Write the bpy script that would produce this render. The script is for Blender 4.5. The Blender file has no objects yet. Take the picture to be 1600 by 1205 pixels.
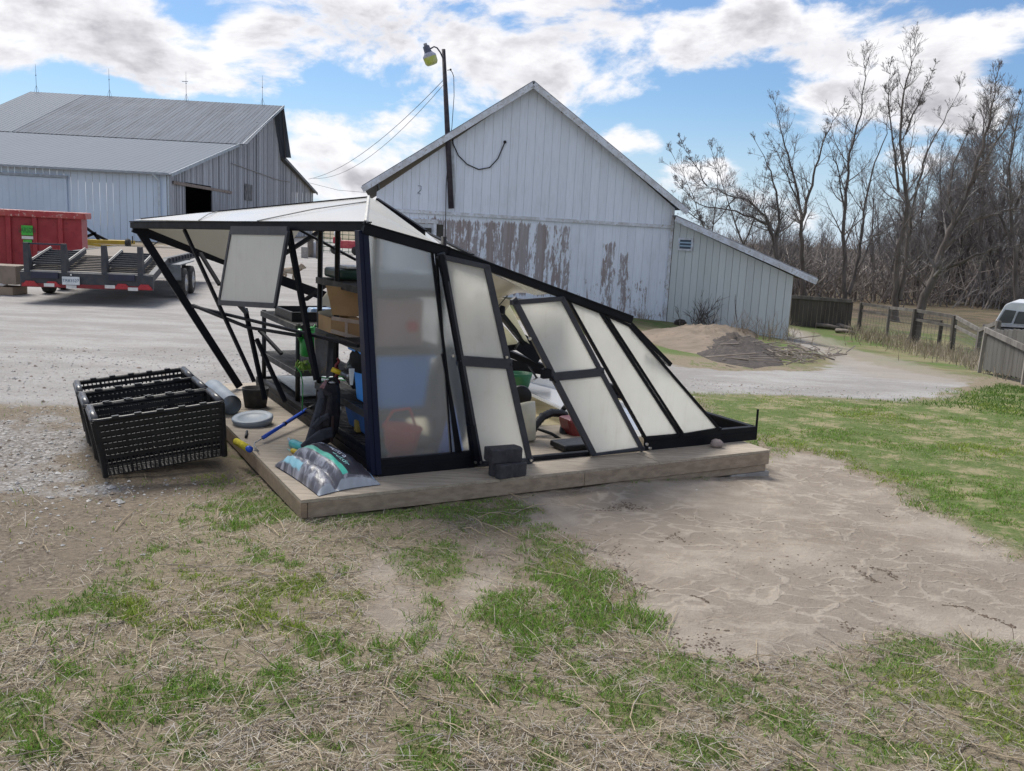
import bpy, bmesh, math, random
import numpy as np
from mathutils import Vector, Matrix, noise as mnoise
random.seed(7); rng=np.random.default_rng(11)
scene=bpy.context.scene; col=scene.collection
R=math.radians
# ---------------------------------------------------------------- camera
FPX=1380.0; ROLL=0.05; HY=360.0; CAMZ=1.6
pit=math.atan((602.5-HY)*math.cos(ROLL)/FPX)
Fw=Vector((0,math.cos(pit),-math.sin(pit))); R0=Vector((1,0,0)); U0=Vector((0,math.sin(pit),math.cos(pit)))
Rt=R0*math.cos(ROLL)+U0*math.sin(ROLL); Up=-R0*math.sin(ROLL)+U0*math.cos(ROLL)
cam=bpy.data.cameras.new('camera'); cam.sensor_width=36; cam.lens=FPX/1600*36; cam.clip_end=3000; cam.clip_start=.05
co=bpy.data.objects.new('camera',cam); col.objects.link(co)
M=Matrix((Rt,Up,-Fw)).transposed().to_4x4(); M.translation=(0,0,CAMZ); co.matrix_world=M
scene.camera=co
scene.view_settings.view_transform='Standard'; scene.view_settings.look='None'
scene.view_settings.exposure=0.55; scene.view_settings.gamma=1
C0=Vector((0,0,CAMZ))
def ray(px,py): return Fw+Rt*((px-800)/FPX)-Up*((py-602.5)/FPX)
def gp(px,py,z=0.0):
    d=ray(px,py); return C0+d*((z-CAMZ)/d.z)
def onpl(px,py,p0,n):
    d=ray(px,py); return C0+d*((Vector(p0)-C0).dot(n)/d.dot(n))
def aty(px,py,Y):
    d=ray(px,py); return C0+d*(Y/d.y)
def above(b,px,py):
    "point on the vertical line through b closest to the pixel's ray"
    d=ray(px,py); w=C0-b; a=d.dot(d); bb=d.z; dd=d.dot(w); e=w.z
    s=(a*e-bb*dd)/(a-bb*bb); return Vector((b.x,b.y,b.z+s))
# ---------------------------------------------------------------- sun and sky
SUN_EL=54; SUN_AZ=-36   # azimuth clockwise from +Y
sd=Vector((math.sin(R(SUN_AZ))*math.cos(R(SUN_EL)),math.cos(R(SUN_AZ))*math.cos(R(SUN_EL)),math.sin(R(SUN_EL))))
sl=bpy.data.lights.new('sun','SUN'); sl.energy=2.9; sl.angle=R(26); sl.color=(1,.95,.87)
so=bpy.data.objects.new('sun',sl); col.objects.link(so); so.rotation_euler=sd.to_track_quat('Z','Y').to_euler()
W=bpy.data.worlds.new('World'); scene.world=W; W.use_nodes=True
nt=W.node_tree; nt.nodes.clear()
def nn(t,ty,**k):
    n=t.nodes.new(ty)
    for a,b in k.items(): setattr(n,a,b)
    return n
def math_(t,op,a,b=None,c=None,clamp=False):
    n=t.nodes.new('ShaderNodeMath'); n.operation=op; n.use_clamp=clamp
    for i,x in enumerate((a,b,c)):
        if x is None: continue
        if isinstance(x,(int,float)): n.inputs[i].default_value=x
        else: t.links.new(x,n.inputs[i])
    return n.outputs[0]
def mixc(t,f,a,b):
    n=t.nodes.new('ShaderNodeMix'); n.data_type='RGBA'
    for i,x in ((0,f),(6,a),(7,b)):
        if isinstance(x,(int,float)): n.inputs[i].default_value=x
        elif isinstance(x,tuple): n.inputs[i].default_value=(*x[:3],1)
        else: t.links.new(x,n.inputs[i])
    return n.outputs[2]
def noise_(t,vec,scale,detail=4,rough=.55,dist=0,dim='3D'):
    n=t.nodes.new('ShaderNodeTexNoise'); n.noise_dimensions=dim
    n.inputs['Scale'].default_value=scale; n.inputs['Detail'].default_value=detail
    n.inputs['Roughness'].default_value=rough; n.inputs['Distortion'].default_value=dist
    if vec is not None: t.links.new(vec,n.inputs['Vector'])
    return n.outputs['Fac']
def ramp_(t,f,stops):
    n=t.nodes.new('ShaderNodeValToRGB'); e=n.color_ramp.elements
    while len(e)<len(stops): e.new(.5)
    for i,(p,c) in enumerate(stops):
        e[i].position=p; e[i].color=(*c,1) if isinstance(c,tuple) else (c,c,c,1)
    t.links.new(f,n.inputs[0]); return n.outputs[0]
def maprange(t,v,a,b,c=0.,d=1.,smooth=True):
    n=t.nodes.new('ShaderNodeMapRange'); n.interpolation_type='SMOOTHSTEP' if smooth else 'LINEAR'
    t.links.new(v,n.inputs[0])
    for i,x in enumerate((a,b,c,d)): n.inputs[i+1].default_value=x
    return n.outputs[0]
def vscale(t,v,s):
    n=t.nodes.new('ShaderNodeVectorMath'); n.operation='MULTIPLY'; t.links.new(v,n.inputs[0]); n.inputs[1].default_value=s
    return n.outputs[0]
sky=nn(nt,'ShaderNodeTexSky',sky_type='NISHITA',sun_disc=False,sun_elevation=R(SUN_EL),sun_rotation=R(SUN_AZ))
sky.air_density=1.0; sky.dust_density=.6; sky.ozone_density=2.5
tc=nn(nt,'ShaderNodeTexCoord'); sep=nn(nt,'ShaderNodeSeparateXYZ'); nt.links.new(tc.outputs['Generated'],sep.inputs[0])
X,Y,Z=sep.outputs
az=math_(nt,'ARCTAN2',X,Y); el=math_(nt,'ARCSINE',Z)
cv=nn(nt,'ShaderNodeCombineXYZ'); nt.links.new(az,cv.inputs[0]); nt.links.new(math_(nt,'MULTIPLY',el,1.9),cv.inputs[1])
n1=noise_(nt,cv.outputs[0],5.5,9,.6,.25); n2=noise_(nt,cv.outputs[0],15,6,.6)
def sazel(px,py):
    d=ray(px,py).normalized(); return math.atan2(d.x,d.y),math.asin(d.z)
# cumulus masses of that day's sky: (direction as seen, half-widths in degrees, strength)
clouds=[(170,30,300,62,1),(430,60,230,75,1),(700,70,200,110,1),(900,60,220,112,1.1),(1060,80,150,80,1),(400,120,160,32,.7),(880,130,200,40,.9),
 (15,100,50,38,.8),(80,134,28,9,.4),(560,192,135,28,.8),(360,100,250,46,.8),(590,110,120,40,.6),(500,232,60,20,.6),(990,218,62,26,.8),(1420,70,210,75,1.1),(1330,150,130,45,.9),(1290,190,120,30,.6),
 (1480,150,120,70,.7),(1180,30,90,50,.7),(545,282,110,28,.6),(640,240,70,30,.5),(1380,200,110,26,.5),(1110,262,60,14,.4),(700,310,500,22,.45),(500,262,80,16,.6),(60,60,60,30,.5),(1050,300,200,20,.35),(1500,250,200,30,.4),(1240,255,90,18,.5),
 (1000,-200,1500,170,1.0),(200,-150,600,120,1.0)]
acc=None
for (cx,cy,rx,ry,st) in clouds:
    a,e=sazel(cx,cy)
    dx=math_(nt,'DIVIDE',math_(nt,'SUBTRACT',az,a),rx/FPX); dy=math_(nt,'DIVIDE',math_(nt,'SUBTRACT',el,e),ry/FPX)
    g=math_(nt,'SUBTRACT',1.0,math_(nt,'ADD',math_(nt,'MULTIPLY',dx,dx),math_(nt,'MULTIPLY',dy,dy)))
    g=math_(nt,'MULTIPLY',g,st)
    acc=g if acc is None else math_(nt,'SMOOTH_MAX',acc,g,.25)
acc=math_(nt,'MAXIMUM',acc,-.75)
# elsewhere round the sky: plain broken cloud from noise
out=math_(nt,'MAXIMUM',maprange(nt,math_(nt,'ABSOLUTE',az),.62,.8),maprange(nt,el,.6,.8))
n0=noise_(nt,cv.outputs[0],1.6,3,.5)
gen=math_(nt,'MULTIPLY_ADD',n0,5.0,-2.1)
acc=math_(nt,'ADD',math_(nt,'MULTIPLY',acc,math_(nt,'SUBTRACT',1.0,out)),math_(nt,'MULTIPLY',gen,out))
dens=math_(nt,'ADD',acc,math_(nt,'MULTIPLY_ADD',n1,7.4,-4.08))
cover=maprange(nt,dens,-.35,.5)
thick=maprange(nt,dens,.15,1.2)
n3=noise_(nt,vscale(nt,cv.outputs[0],(1,1.35,1)),7,6,.6,.15)
cvo=nn(nt,'ShaderNodeVectorMath',operation='ADD'); nt.links.new(cv.outputs[0],cvo.inputs[0]); cvo.inputs[1].default_value=(-.02,.06,0)
n1b=noise_(nt,cvo.outputs[0],5.5,9,.6,.25)
lit=math_(nt,'MULTIPLY',math_(nt,'SUBTRACT',n1b,n1),2.7)
shade=math_(nt,'ADD',math_(nt,'ADD',math_(nt,'MULTIPLY',thick,maprange(nt,n3,.36,.6,.35,1.)),math_(nt,'MULTIPLY_ADD',n2,.3,-.17)),lit,clamp=True)
ccol=mixc(nt,shade,(.70,.695,.715),(.335,.33,.36))
skyc=nn(nt,'ShaderNodeVectorMath',operation='SCALE'); nt.links.new(sky.outputs[0],skyc.inputs[0]); skyc.inputs['Scale'].default_value=.105
tnt=nn(nt,'ShaderNodeVectorMath',operation='MULTIPLY'); nt.links.new(skyc.outputs[0],tnt.inputs[0]); tnt.inputs[1].default_value=(.54,.66,.78)
hz=maprange(nt,el,-.02,.16,.75,0.)
skyb=mixc(nt,hz,tnt.outputs[0],(.47,.57,.70))
fin=mixc(nt,cover,skyb,ccol)
bg=nn(nt,'ShaderNodeBackground'); nt.links.new(fin,bg.inputs[0]); bg.inputs[1].default_value=1.0
wo=nn(nt,'ShaderNodeOutputWorld'); nt.links.new(bg.outputs[0],wo.inputs[0])
# ---------------------------------------------------------------- mesh helpers
ORG={}
class MB:
    def __init__(s): s.v=[];s.f=[];s.m=[];s.uv={}
    def add(s,vs,fs,m=0):
        b=len(s.v); s.v.extend([tuple(p) for p in vs])
        for f in fs: s.f.append(tuple(b+i for i in f)); s.m.append(m)
    def box(s,c,a,b,h,m=0):
        "centre and three half-axis vectors"
        c,a,b,h=map(Vector,(c,a,b,h))
        vs=[c+a*i+b*j+h*k for k in(-1,1) for j in(-1,1) for i in(-1,1)]
        s.add(vs,[(0,2,3,1),(4,5,7,6),(0,1,5,4),(2,6,7,3),(0,4,6,2),(1,3,7,5)],m)
    def bx(s,x0,x1,y0,y1,z0,z1,m=0):
        s.box(((x0+x1)/2,(y0+y1)/2,(z0+z1)/2),((x1-x0)/2,0,0),(0,(y1-y0)/2,0),(0,0,(z1-z0)/2),m)
    def beam(s,p,q,w,h=None,up=(0,0,1),m=0):
        "rectangular bar p to q; h measured along up, w across"
        p,q=Vector(p),Vector(q); h=h or w; d=(q-p)
        if d.length<1e-6: return
        d.normalize(); up=Vector(up); sx=d.cross(up)
        if sx.length<.05: sx=d.cross(Vector((1,0,0)))
        sx.normalize(); uy=sx.cross(d).normalized()
        s.box((p+q)/2,(q-p)/2,sx*w/2,uy*h/2,m)
    def tube(s,pts,rad,n=8,m=0,cap=True):
        pts=[Vector(p) for p in pts]; 
        if not hasattr(rad,'__len__'): rad=[rad]*len(pts)
        b=len(s.v); prev=None
        for i,p in enumerate(pts):
            d=(pts[min(i+1,len(pts)-1)]-pts[max(i-1,0)]).normalized()
            if prev is None:
                a=d.cross(Vector((0,0,1))); 
                if a.length<.05: a=d.cross(Vector((1,0,0)))
            else: a=prev-d*prev.dot(d)
            a.normalize(); prev=a; c=d.cross(a)
            for k in range(n):
                t=2*math.pi*k/n; s.v.append(tuple(p+(a*math.cos(t)+c*math.sin(t))*rad[i]))
        for i in range(len(pts)-1):
            for k in range(n):
                k2=(k+1)%n; s.f.append((b+i*n+k,b+i*n+k2,b+(i+1)*n+k2,b+(i+1)*n+k)); s.m.append(m)
        if cap:
            s.f.append(tuple(b+k for k in range(n))[::-1]); s.m.append(m)
            e=b+(len(pts)-1)*n; s.f.append(tuple(e+k for k in range(n))); s.m.append(m)
    def lathe(s,c,prof,n=24,axis=(0,0,1),m=0,sq=1):
        c=Vector(c); ax=Vector(axis).normalized(); a=ax.orthogonal().normalized(); d=ax.cross(a); b=len(s.v)
        for r,h in prof:
            for k in range(n):
                t=2*math.pi*k/n; s.v.append(tuple(c+ax*h+(a*math.cos(t)+d*math.sin(t)*sq)*max(r,1e-4)))
        for i in range(len(prof)-1):
            for k in range(n):
                k2=(k+1)%n; s.f.append((b+i*n+k,b+i*n+k2,b+(i+1)*n+k2,b+(i+1)*n+k)); s.m.append(m)
    def plate(s,pts,th,nrm=None,m=0):
        "polygon given real thickness, centred on the given face"
        pts=[Vector(p) for p in pts]
        if nrm is None: 
            nrm=Vector((0,0,0))
            for i in range(1,len(pts)-1): nrm+=(pts[i]-pts[0]).cross(pts[i+1]-pts[0])
        nrm=Vector(nrm).normalized(); n=len(pts); h=nrm*th/2
        s.add([p+h for p in pts]+[p-h for p in pts],[tuple(range(n)),tuple(range(2*n-1,n-1,-1))]+[(i,i+n,(i+1)%n+n,(i+1)%n) for i in range(n)],m)
    def ell(s,c,r,n=12,m=0,jit=0,seed=0):
        rs=random.Random(seed); c=Vector(c); rows=max(4,n//2); b=len(s.v); 
        if not hasattr(r,'__len__'): r=(r,r,r)
        for i in range(rows+1):
            ph=math.pi*i/rows
            for k in range(n):
                t=2*math.pi*k/n; q=1+rs.uniform(-jit,jit)
                s.v.append((c.x+r[0]*q*math.sin(ph)*math.cos(t),c.y+r[1]*q*math.sin(ph)*math.sin(t),c.z+r[2]*q*math.cos(ph)))
        for i in range(rows):
            for k in range(n):
                k2=(k+1)%n; s.f.append((b+i*n+k,b+(i+1)*n+k,b+(i+1)*n+k2,b+i*n+k2)); s.m.append(m)
    def build(s,name,mats,parent=None,smooth=False,bevel=0,weld=False,sub=0):
        me=bpy.data.meshes.new(name); o=bpy.data.objects.new(name,me)
        org=Vector((0,0,0))
        if parent is not None: org=ORG[parent.name]
        elif s.v:
            a=np.array(s.v); org=Vector((float((a[:,0].min()+a[:,0].max())/2),float((a[:,1].min()+a[:,1].max())/2),float(a[:,2].min())))
            o.location=org
        vv=np.array(s.v,dtype=float)-np.array(org)
        me.from_pydata(vv.tolist(),[],s.f)
        if not isinstance(mats,(list,tuple)): mats=[mats]
        for mm in mats: me.materials.append(mm)
        if len(mats)>1: me.polygons.foreach_set('material_index',s.m)
        if smooth: me.polygons.foreach_set('use_smooth',[True]*len(me.polygons))
        if weld:
            bm=bmesh.new(); bm.from_mesh(me); bmesh.ops.remove_doubles(bm,verts=bm.verts,dist=1e-4); bmesh.ops.recalc_face_normals(bm,faces=bm.faces); bm.to_mesh(me); bm.free()
        me.update(); col.objects.link(o)
        if parent is not None: o.parent=parent; ORG[o.name]=org
        else: ORG[o.name]=org
        if bevel:
            b=o.modifiers.new('bevel','BEVEL'); b.width=bevel; b.segments=2; b.limit_method='ANGLE'
        if sub:
            b=o.modifiers.new('sub','SUBSURF'); b.levels=sub; b.render_levels=sub
        return o
def thing(name,label,cat,loc,group=None):
    o=bpy.data.objects.new(name,None); col.objects.link(o); o.location=loc; o.empty_display_size=.1
    o['label']=label; o['category']=cat
    if group: o['group']=group
    ORG[o.name]=Vector(loc); return o
def tag(o,label,cat,group=None):
    o['label']=label; o['category']=cat
    if group: o['group']=group
    return o
def kind(o,k,label=None):
    o['kind']=k
    if label: o['label']=label
    return o
def copy_tree(o,parent=None):
    c=o.copy(); col.objects.link(c)
    if parent is not None: c.parent=parent
    for ch in [x for x in col.objects if x.parent==o]: copy_tree(ch,c)
    return c
# ---------------------------------------------------------------- materials
MC={}
def pbr(key,c1,c2=None,scale=6,rough=.6,metal=0,bump=0,bscale=None,stretch=(1,1,1),spec=.5,lo=.35,hi=.65,detail=6,c3=None,coat=0):
    if key in MC: return MC[key]
    m=bpy.data.materials.new(key); m.use_nodes=True; t=m.node_tree; b=t.nodes['Principled BSDF']; MC[key]=m
    b.inputs['Roughness'].default_value=rough; b.inputs['Metallic'].default_value=metal; b.inputs['Specular IOR Level'].default_value=spec
    b.inputs['Coat Weight'].default_value=coat
    tc=nn(t,'ShaderNodeTexCoord'); v=vscale(t,tc.outputs['Object'],stretch)
    c2=c2 or tuple(x*.82 for x in c1)
    f=noise_(t,v,scale,detail,.6); c=mixc(t,maprange(t,f,lo,hi),c1,c2)
    if c3: 
        g=noise_(t,v,scale*3.7,5,.65); c=mixc(t,maprange(t,g,.56,.66),c,c3)
    t.links.new(c,b.inputs['Base Color'])
    r=noise_(t,v,scale*2.3,3); t.links.new(math_(t,'MULTIPLY_ADD',r,.25,rough-.125,clamp=True),b.inputs['Roughness'])
    if bump:
        bn=nn(t,'ShaderNodeBump'); bn.inputs['Strength'].default_value=bump; bn.inputs['Distance'].default_value=.01
        t.links.new(noise_(t,v,bscale or scale*6,5,.6),bn.inputs['Height']); t.links.new(bn.outputs[0],b.inputs['Normal'])
    return m
black_al=pbr('black_aluminium',(.006,.0065,.010),(.009,.010,.014),8,.5,0,spec=.14)
grey_al=pbr('grey_aluminium',(.028,.031,.044),(.042,.046,.06),8,.42,0,spec=.4)
navy_al=pbr('dark_blue_aluminium',(.006,.009,.030),(.007,.011,.036),5,.42,0,spec=.2)
black_pl=pbr('black_plastic',(.007,.007,.009),(.014,.014,.016),12,.45,bump=.15,spec=.35)
dust_pl=pbr('dusty_black_plastic',(.03,.03,.03),(.11,.105,.10),9,.7,bump=.2,lo=.4,hi=.8)
steel=pbr('galvanised_steel',(.45,.46,.47),(.33,.34,.35),10,.4,.8)
white_pl=pbr('white_plastic',(.75,.76,.76),(.65,.66,.67),5,.45)
chrome=pbr('bolt_steel',(.6,.6,.6),(.5,.5,.5),5,.3,1)
rubber=pbr('tyre_rubber',(.02,.02,.021),(.05,.047,.043),14,.85,bump=.2)
# ---------------------------------------------------------------- terrain
def sst(a,b,x):
    t=np.clip((x-a)/(b-a),0,1); return t*t*(3-2*t)
def _h(ix,iy,s):
    n=(ix.astype(np.int64)*374761393+iy.astype(np.int64)*668265263+s*974634777)&0x7fffffff
    n=((n^(n>>13))*1274126177)&0x7fffffff; n=(n^(n>>16))&0xffff
    return n/65535.0
def vnoise(x,y,s=0):
    ix=np.floor(x);iy=np.floor(y);fx=x-ix;fy=y-iy;fx=fx*fx*(3-2*fx);fy=fy*fy*(3-2*fy)
    a=_h(ix,iy,s);b=_h(ix+1,iy,s);c=_h(ix,iy+1,s);d=_h(ix+1,iy+1,s)
    return a+(b-a)*fx+(c-a)*fy+(a-b-c+d)*fx*fy
def fbm(x,y,o=4,s=0):
    r=0;a=.5;t=0
    for i in range(o): r=r+a*vnoise(x*2**i+i*17.3,y*2**i-i*9.1,s+i); t+=a; a*=.5
    return r/t
def H(x,y):
    x=np.asarray(x,float);y=np.asarray(y,float)
    z=-.4*sst(7,20,y)-.6*sst(-2,6,x)*sst(9,27,y)-.35*sst(6,11,x)*sst(18,29,y)
    z=z-.09*sst(.6,2.2,x)*sst(4.5,7,y)
    z=z+.045*(fbm(x*.35+3,y*.35,3,5)-.5)*sst(9.5,13,y)
    return z
def Hf(x,y): return float(H(x,y))
def gt(px,py):
    "where the pixel's ray meets the ground"
    d=ray(px,py); t=.5 if d.z>-.05 else 1.3/-d.z
    for i in range(4000):
        p=C0+d*t
        if p.z<=Hf(p.x,p.y): break
        t*=1.04
        if t>900: break
    lo=t/1.045; hi=t
    for i in range(16):
        m=(lo+hi)/2; p=C0+d*m
        if p.z<=Hf(p.x,p.y): hi=m
        else: lo=m
    p=C0+d*hi; return p
def gpoly(pts): return np.array([[*gt(*p)[:2]] for p in pts])
def sdpoly(P,x,y):
    "signed distance, negative inside"
    n=len(P); d=np.full(x.shape,1e9); ins=np.zeros(x.shape,bool)
    for i in range(n):
        ax,ay=P[i];bx,by=P[(i+1)%n]; ex,ey=bx-ax,by-ay; L=ex*ex+ey*ey+1e-12
        t=np.clip(((x-ax)*ex+(y-ay)*ey)/L,0,1)
        d=np.minimum(d,np.hypot(x-ax-t*ex,y-ay-t*ey))
        c=((ay>y)!=(by>y)); xx=ax+(y-ay)*ex/(ey if abs(ey)>1e-9 else 1e-9)
        ins^=c&(x<xx)
    return np.where(ins,-d,d)
SAND=gpoly([(800,772),(930,758),(1080,742),(1200,728),(1212,700),(1290,706),(1370,745),(1440,790),(1520,832),(1600,872),(1720,900),(1760,960),(1700,1015),(1600,1008),(1500,990),(1400,985),(1370,1012),(1290,1022),(1200,1032),(1120,1022),(1085,1010),(1050,988),(1000,958),(965,915),(950,872),(900,835),(830,812)])
PATH1=gpoly([(570,850),(625,855),(640,905),(655,950),(640,985),(600,990),(560,965),(540,940),(560,900)])
PATH2=gpoly([(740,840),(800,835),(822,870),(790,915),(745,940),(728,965),(720,1000),(690,1035),(650,1030),(640,990),(690,985),(710,955),(700,930),(720,890)])
LAWN=gpoly([(1080,608),(1250,618),(1400,626),(1500,622),(1560,600),(1700,625),(2000,760),(2000,1100),(1720,905),(1600,862),(1530,822),(1450,785),(1385,742),(1310,704),(1215,692),(1150,660)])
GRAV=gpoly([(-400,640),(0,628),(110,632),(250,640),(400,612),(700,640),(1050,612),(1250,618),(1400,626),(1470,622),(1510,598),(1420,580),(1340,562),(1290,545),(1262,528),(1237,512),(1225,530),(1300,560),(1280,580),(1150,580),(1050,572),(1000,540),(700,480),(560,440),(600,400),(560,376),(470,372),(330,384),(200,384),(180,400),(120,400),(60,436),(-700,400)])
TRACK=gpoly([(1300,530),(1400,560),(1520,590),(1500,600),(1360,590),(1275,545),(1235,522),(1240,514)])
COARSE=gpoly([(-300,650),(0,652),(60,640),(150,660),(160,745),(200,760),(130,780),(0,770),(-300,770)])
DIRT=gpoly([(-400,640),(110,632),(150,650),(160,745),(250,690),(340,720),(350,760),(260,780),(200,850),(150,890),(90,930),(0,960),(-400,960)])
GREEN=[(110,938,90,18,1),(200,940,80,20,.6),(410,790,80,30,.9),(400,762,60,18,.7),(600,795,110,13,1.1),(690,792,60,12,.8),(205,870,40,25,.8),(300,850,40,18,.6),(420,855,60,14,.6),(660,870,55,45,.9),(700,860,25,25,.7),(655,978,28,14,1),
 (740,960,22,18,.9),(880,895,75,38,1.15),(860,850,40,22,.8),(800,950,60,40,.8),(900,960,80,30,.7),(830,1000,60,30,.7),(450,910,60,20,.7),(490,990,50,22,.9),(460,970,30,20,.6),(300,970,40,18,.5),(430,1050,60,20,.7),(170,1120,40,35,1.1),
 (30,1100,70,30,1.1),(60,1160,40,20,.7),(110,1040,50,14,.6),(340,1080,60,20,.6),(300,1120,30,15,.6),(660,1170,50,40,.9),(1000,1080,70,30,.6),(1080,1060,60,30,.7),(1140,995,25,14,.9),(1240,1000,50,16,1),(1290,995,40,12,.9),(1380,1000,22,12,1),(1440,1000,50,20,.9),
 (1520,1010,60,22,.8),(1430,1060,60,25,.7),(1550,1110,50,38,1.2),(1500,1170,70,30,.9),(1380,1150,60,25,.7),(1580,1060,40,40,.8),(1100,1150,80,30,.6),(1260,1130,80,30,.6),(820,795,35,22,.8),(830,835,30,10,.7),(740,800,40,14,.7),(1290,1185,70,25,.7),(750,1130,60,14,.5),(830,1060,60,20,.5),(900,1035,50,20,.6),(1180,1080,50,20,.5),(560,1040,40,14,.4),(230,1180,60,20,.6),(850,1180,60,20,.4)]
GW=[]
for (cx,cy,rx,ry,s) in GREEN:
    c=gp(cx,cy); ex=gp(cx+rx,cy)-c; ey=gp(cx,cy-ry)-c; GW.append((c.x,c.y,ex.length,ey.length,s))
def masks(x,y):
    w=.16*(fbm(x*3,y*3,4,40)-.5)+.10*(fbm(x*11,y*11,3,44)-.5)
    far=np.clip(y/8,1,6)
    def soft(P,e=.12,o=0): return 1-sst(-e,e,sdpoly(P,x,y)+o+w*far*1.6)
    lawn=soft(LAWN); grav=soft(GRAV,.5); sand=np.maximum(soft(SAND,.07),np.maximum(soft(PATH1,.12,.04),soft(PATH2,.12,.05)))
    dirt=soft(DIRT,.25); coarse=soft(COARSE,.55)*(.55+.45*sst(.4,.55,fbm(x*2.5,y*2.5,4,48)))
    grav=np.maximum(grav*(1-.0*dirt),coarse); track=soft(TRACK,.3)
    backgrass=np.maximum(sst(15,18,y)*(1-grav)*sst(-4,2,x),1-sst(.7,1.2,np.hypot((x+23)/7,(y-46)/9)))
    g=np.zeros_like(x)
    for (cx,cy,ax,ay,sg_) in GW:
        d=np.hypot((x-cx)/ax,(y-cy)/ay); g=np.maximum(g,sg_*(1-sst(.1,1.45,d)))
    nz=fbm(x*1.9,y*1.9,3,60)
    G=g*.85+(.34*sst(-3.4,-.8,x)+.06)*(1-dirt)+(nz-.5)*.75
    clump=.62*fbm(x*9+2*fbm(x*2,y*2,2,61),y*9,4,66)+.38*fbm(x*31,y*31,2,67)
    thr=.655-.30*G
    mix=np.clip(1-sand,0,1)*(1-grav)*(1-lawn)*(1-.85*dirt)
    green=sst(thr-.03,thr+.13,clump)*np.clip(mix*1.6,0,1)*(1-coarse)
    return dict(lawn=lawn*(1-grav)*(1-sand),grav=grav*(1-sand*(1-coarse)),sand=sand,dirt=dirt,coarse=coarse,mix=mix,green=green,back=backgrass,track=track)
# ground sheet: fine near, coarse to the horizon
th=np.concatenate([np.arange(-180,-48,6),np.arange(-48,-34,1.0),np.arange(-34,34,.17),np.arange(34,48,1.0),np.arange(48,180,6)])*math.pi/180
rr=[0.05,.6,1.2,1.8]
while rr[-1]<11: rr.append(rr[-1]*1.0068)
while rr[-1]<60: rr.append(rr[-1]*1.025)
while rr[-1]<1500: rr.append(rr[-1]*1.12)
rr=np.array(rr); TT,RR=np.meshgrid(th,rr); gx=(RR*np.sin(TT)).ravel(); gy=(RR*np.cos(TT)).ravel()
mk=masks(gx,gy)
near=1-sst(9,12,np.hypot(gx,gy))
gz_=H(gx,gy)
gz_=gz_+near*(.030*(fbm(gx*1.7,gy*1.7,3,70)-.5)+mk['mix']*.022*(fbm(gx*14,gy*14,3,71)-.5)+mk['mix']*.018*(fbm(gx*5,gy*5,2,77)-.5)+mk['dirt']*.03*(fbm(gx*6,gy*6,4,72)-.5)+mk['coarse']*.02*(fbm(gx*22,gy*22,2,73)-.5)
   +mk['sand']*(.022*(fbm(gx*3,gy*5,4,74)-.5)-.012)+mk['sand']*.006*(1-np.abs(2*fbm(gx*5+fbm(gx*2,gy*2,2,90)*2,gy*5,3,75)-1))**6)
gz_=gz_-near*.02
n_t=len(th); n_r=len(rr)
idx=np.arange(n_r*n_t).reshape(n_r,n_t)
q=np.stack([idx[:-1,:],np.roll(idx,-1,1)[:-1,:],np.roll(idx,-1,1)[1:,:],idx[1:,:]],-1).reshape(-1,4)[:,::-1]
me=bpy.data.meshes.new('ground'); me.vertices.add(n_r*n_t); me.vertices.foreach_set('co',np.stack([gx,gy,gz_],1).astype(np.float32).ravel())
me.loops.add(len(q)*4); me.loops.foreach_set('vertex_index',q.astype(np.int32).ravel())
me.polygons.add(len(q)); me.polygons.foreach_set('loop_start',np.arange(0,len(q)*4,4,dtype=np.int32)); me.polygons.foreach_set('loop_total',np.full(len(q),4,dtype=np.int32))
me.update(calc_edges=True); me.polygons.foreach_set('use_smooth',np.ones(len(q),bool))
for nm,ks in (('mA',('grav','lawn','sand')),('mB',('dirt','coarse','green')),('mC',('back','track','mix'))):
    at=me.color_attributes.new(nm,'FLOAT_COLOR','POINT'); a=np.ones((len(gx),4),np.float32)
    for i,k in enumerate(ks): a[:,i]=mk[k]
    at.data.foreach_set('color',a.ravel())
ground=bpy.data.objects.new('ground',me); col.objects.link(ground); kind(ground,'structure')

gm=bpy.data.materials.new('ground_soil'); gm.use_nodes=True; t=gm.node_tree; b=t.nodes['Principled BSDF']; me.materials.append(gm)
def att(n):
    a=nn(t,'ShaderNodeAttribute'); a.attribute_name=n; s=nn(t,'ShaderNodeSeparateColor'); t.links.new(a.outputs['Color'],s.inputs[0]); return s.outputs
A=att('mA');B_=att('mB');C_=att('mC')
tc=nn(t,'ShaderNodeTexCoord'); P=tc.outputs['Object']
n_big=noise_(t,P,.7,4); n_mid=noise_(t,P,5,6,.6); n_fine=noise_(t,P,38,6,.7); n_vf=noise_(t,P,150,3,.7)
# straw thatch / soil base
strawn=noise_(t,vscale(t,P,(1,3.2,1)),42,6,.75,1.5)
base=mixc(t,maprange(t,strawn,.38,.62),(.135,.108,.078),(.35,.295,.205))
base=mixc(t,math_(t,'MULTIPLY',maprange(t,n_mid,.4,.6),.5),base,(.22,.18,.13))
gcol=mixc(t,maprange(t,n_fine,.35,.65),(.07,.11,.025),(.16,.19,.07))
base=mixc(t,maprange(t,math_(t,'ADD',B_[2],math_(t,'MULTIPLY_ADD',n_fine,.9,-.45)),.3,.75,0,.62),base,gcol)
# dark bare dirt
dcol=mixc(t,maprange(t,n_fine,.35,.68),(.125,.10,.075),(.26,.215,.165)); dcol=mixc(t,maprange(t,n_mid,.45,.62,0,.7),dcol,(.20,.165,.12))
base=mixc(t,B_[0],base,dcol)
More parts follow.
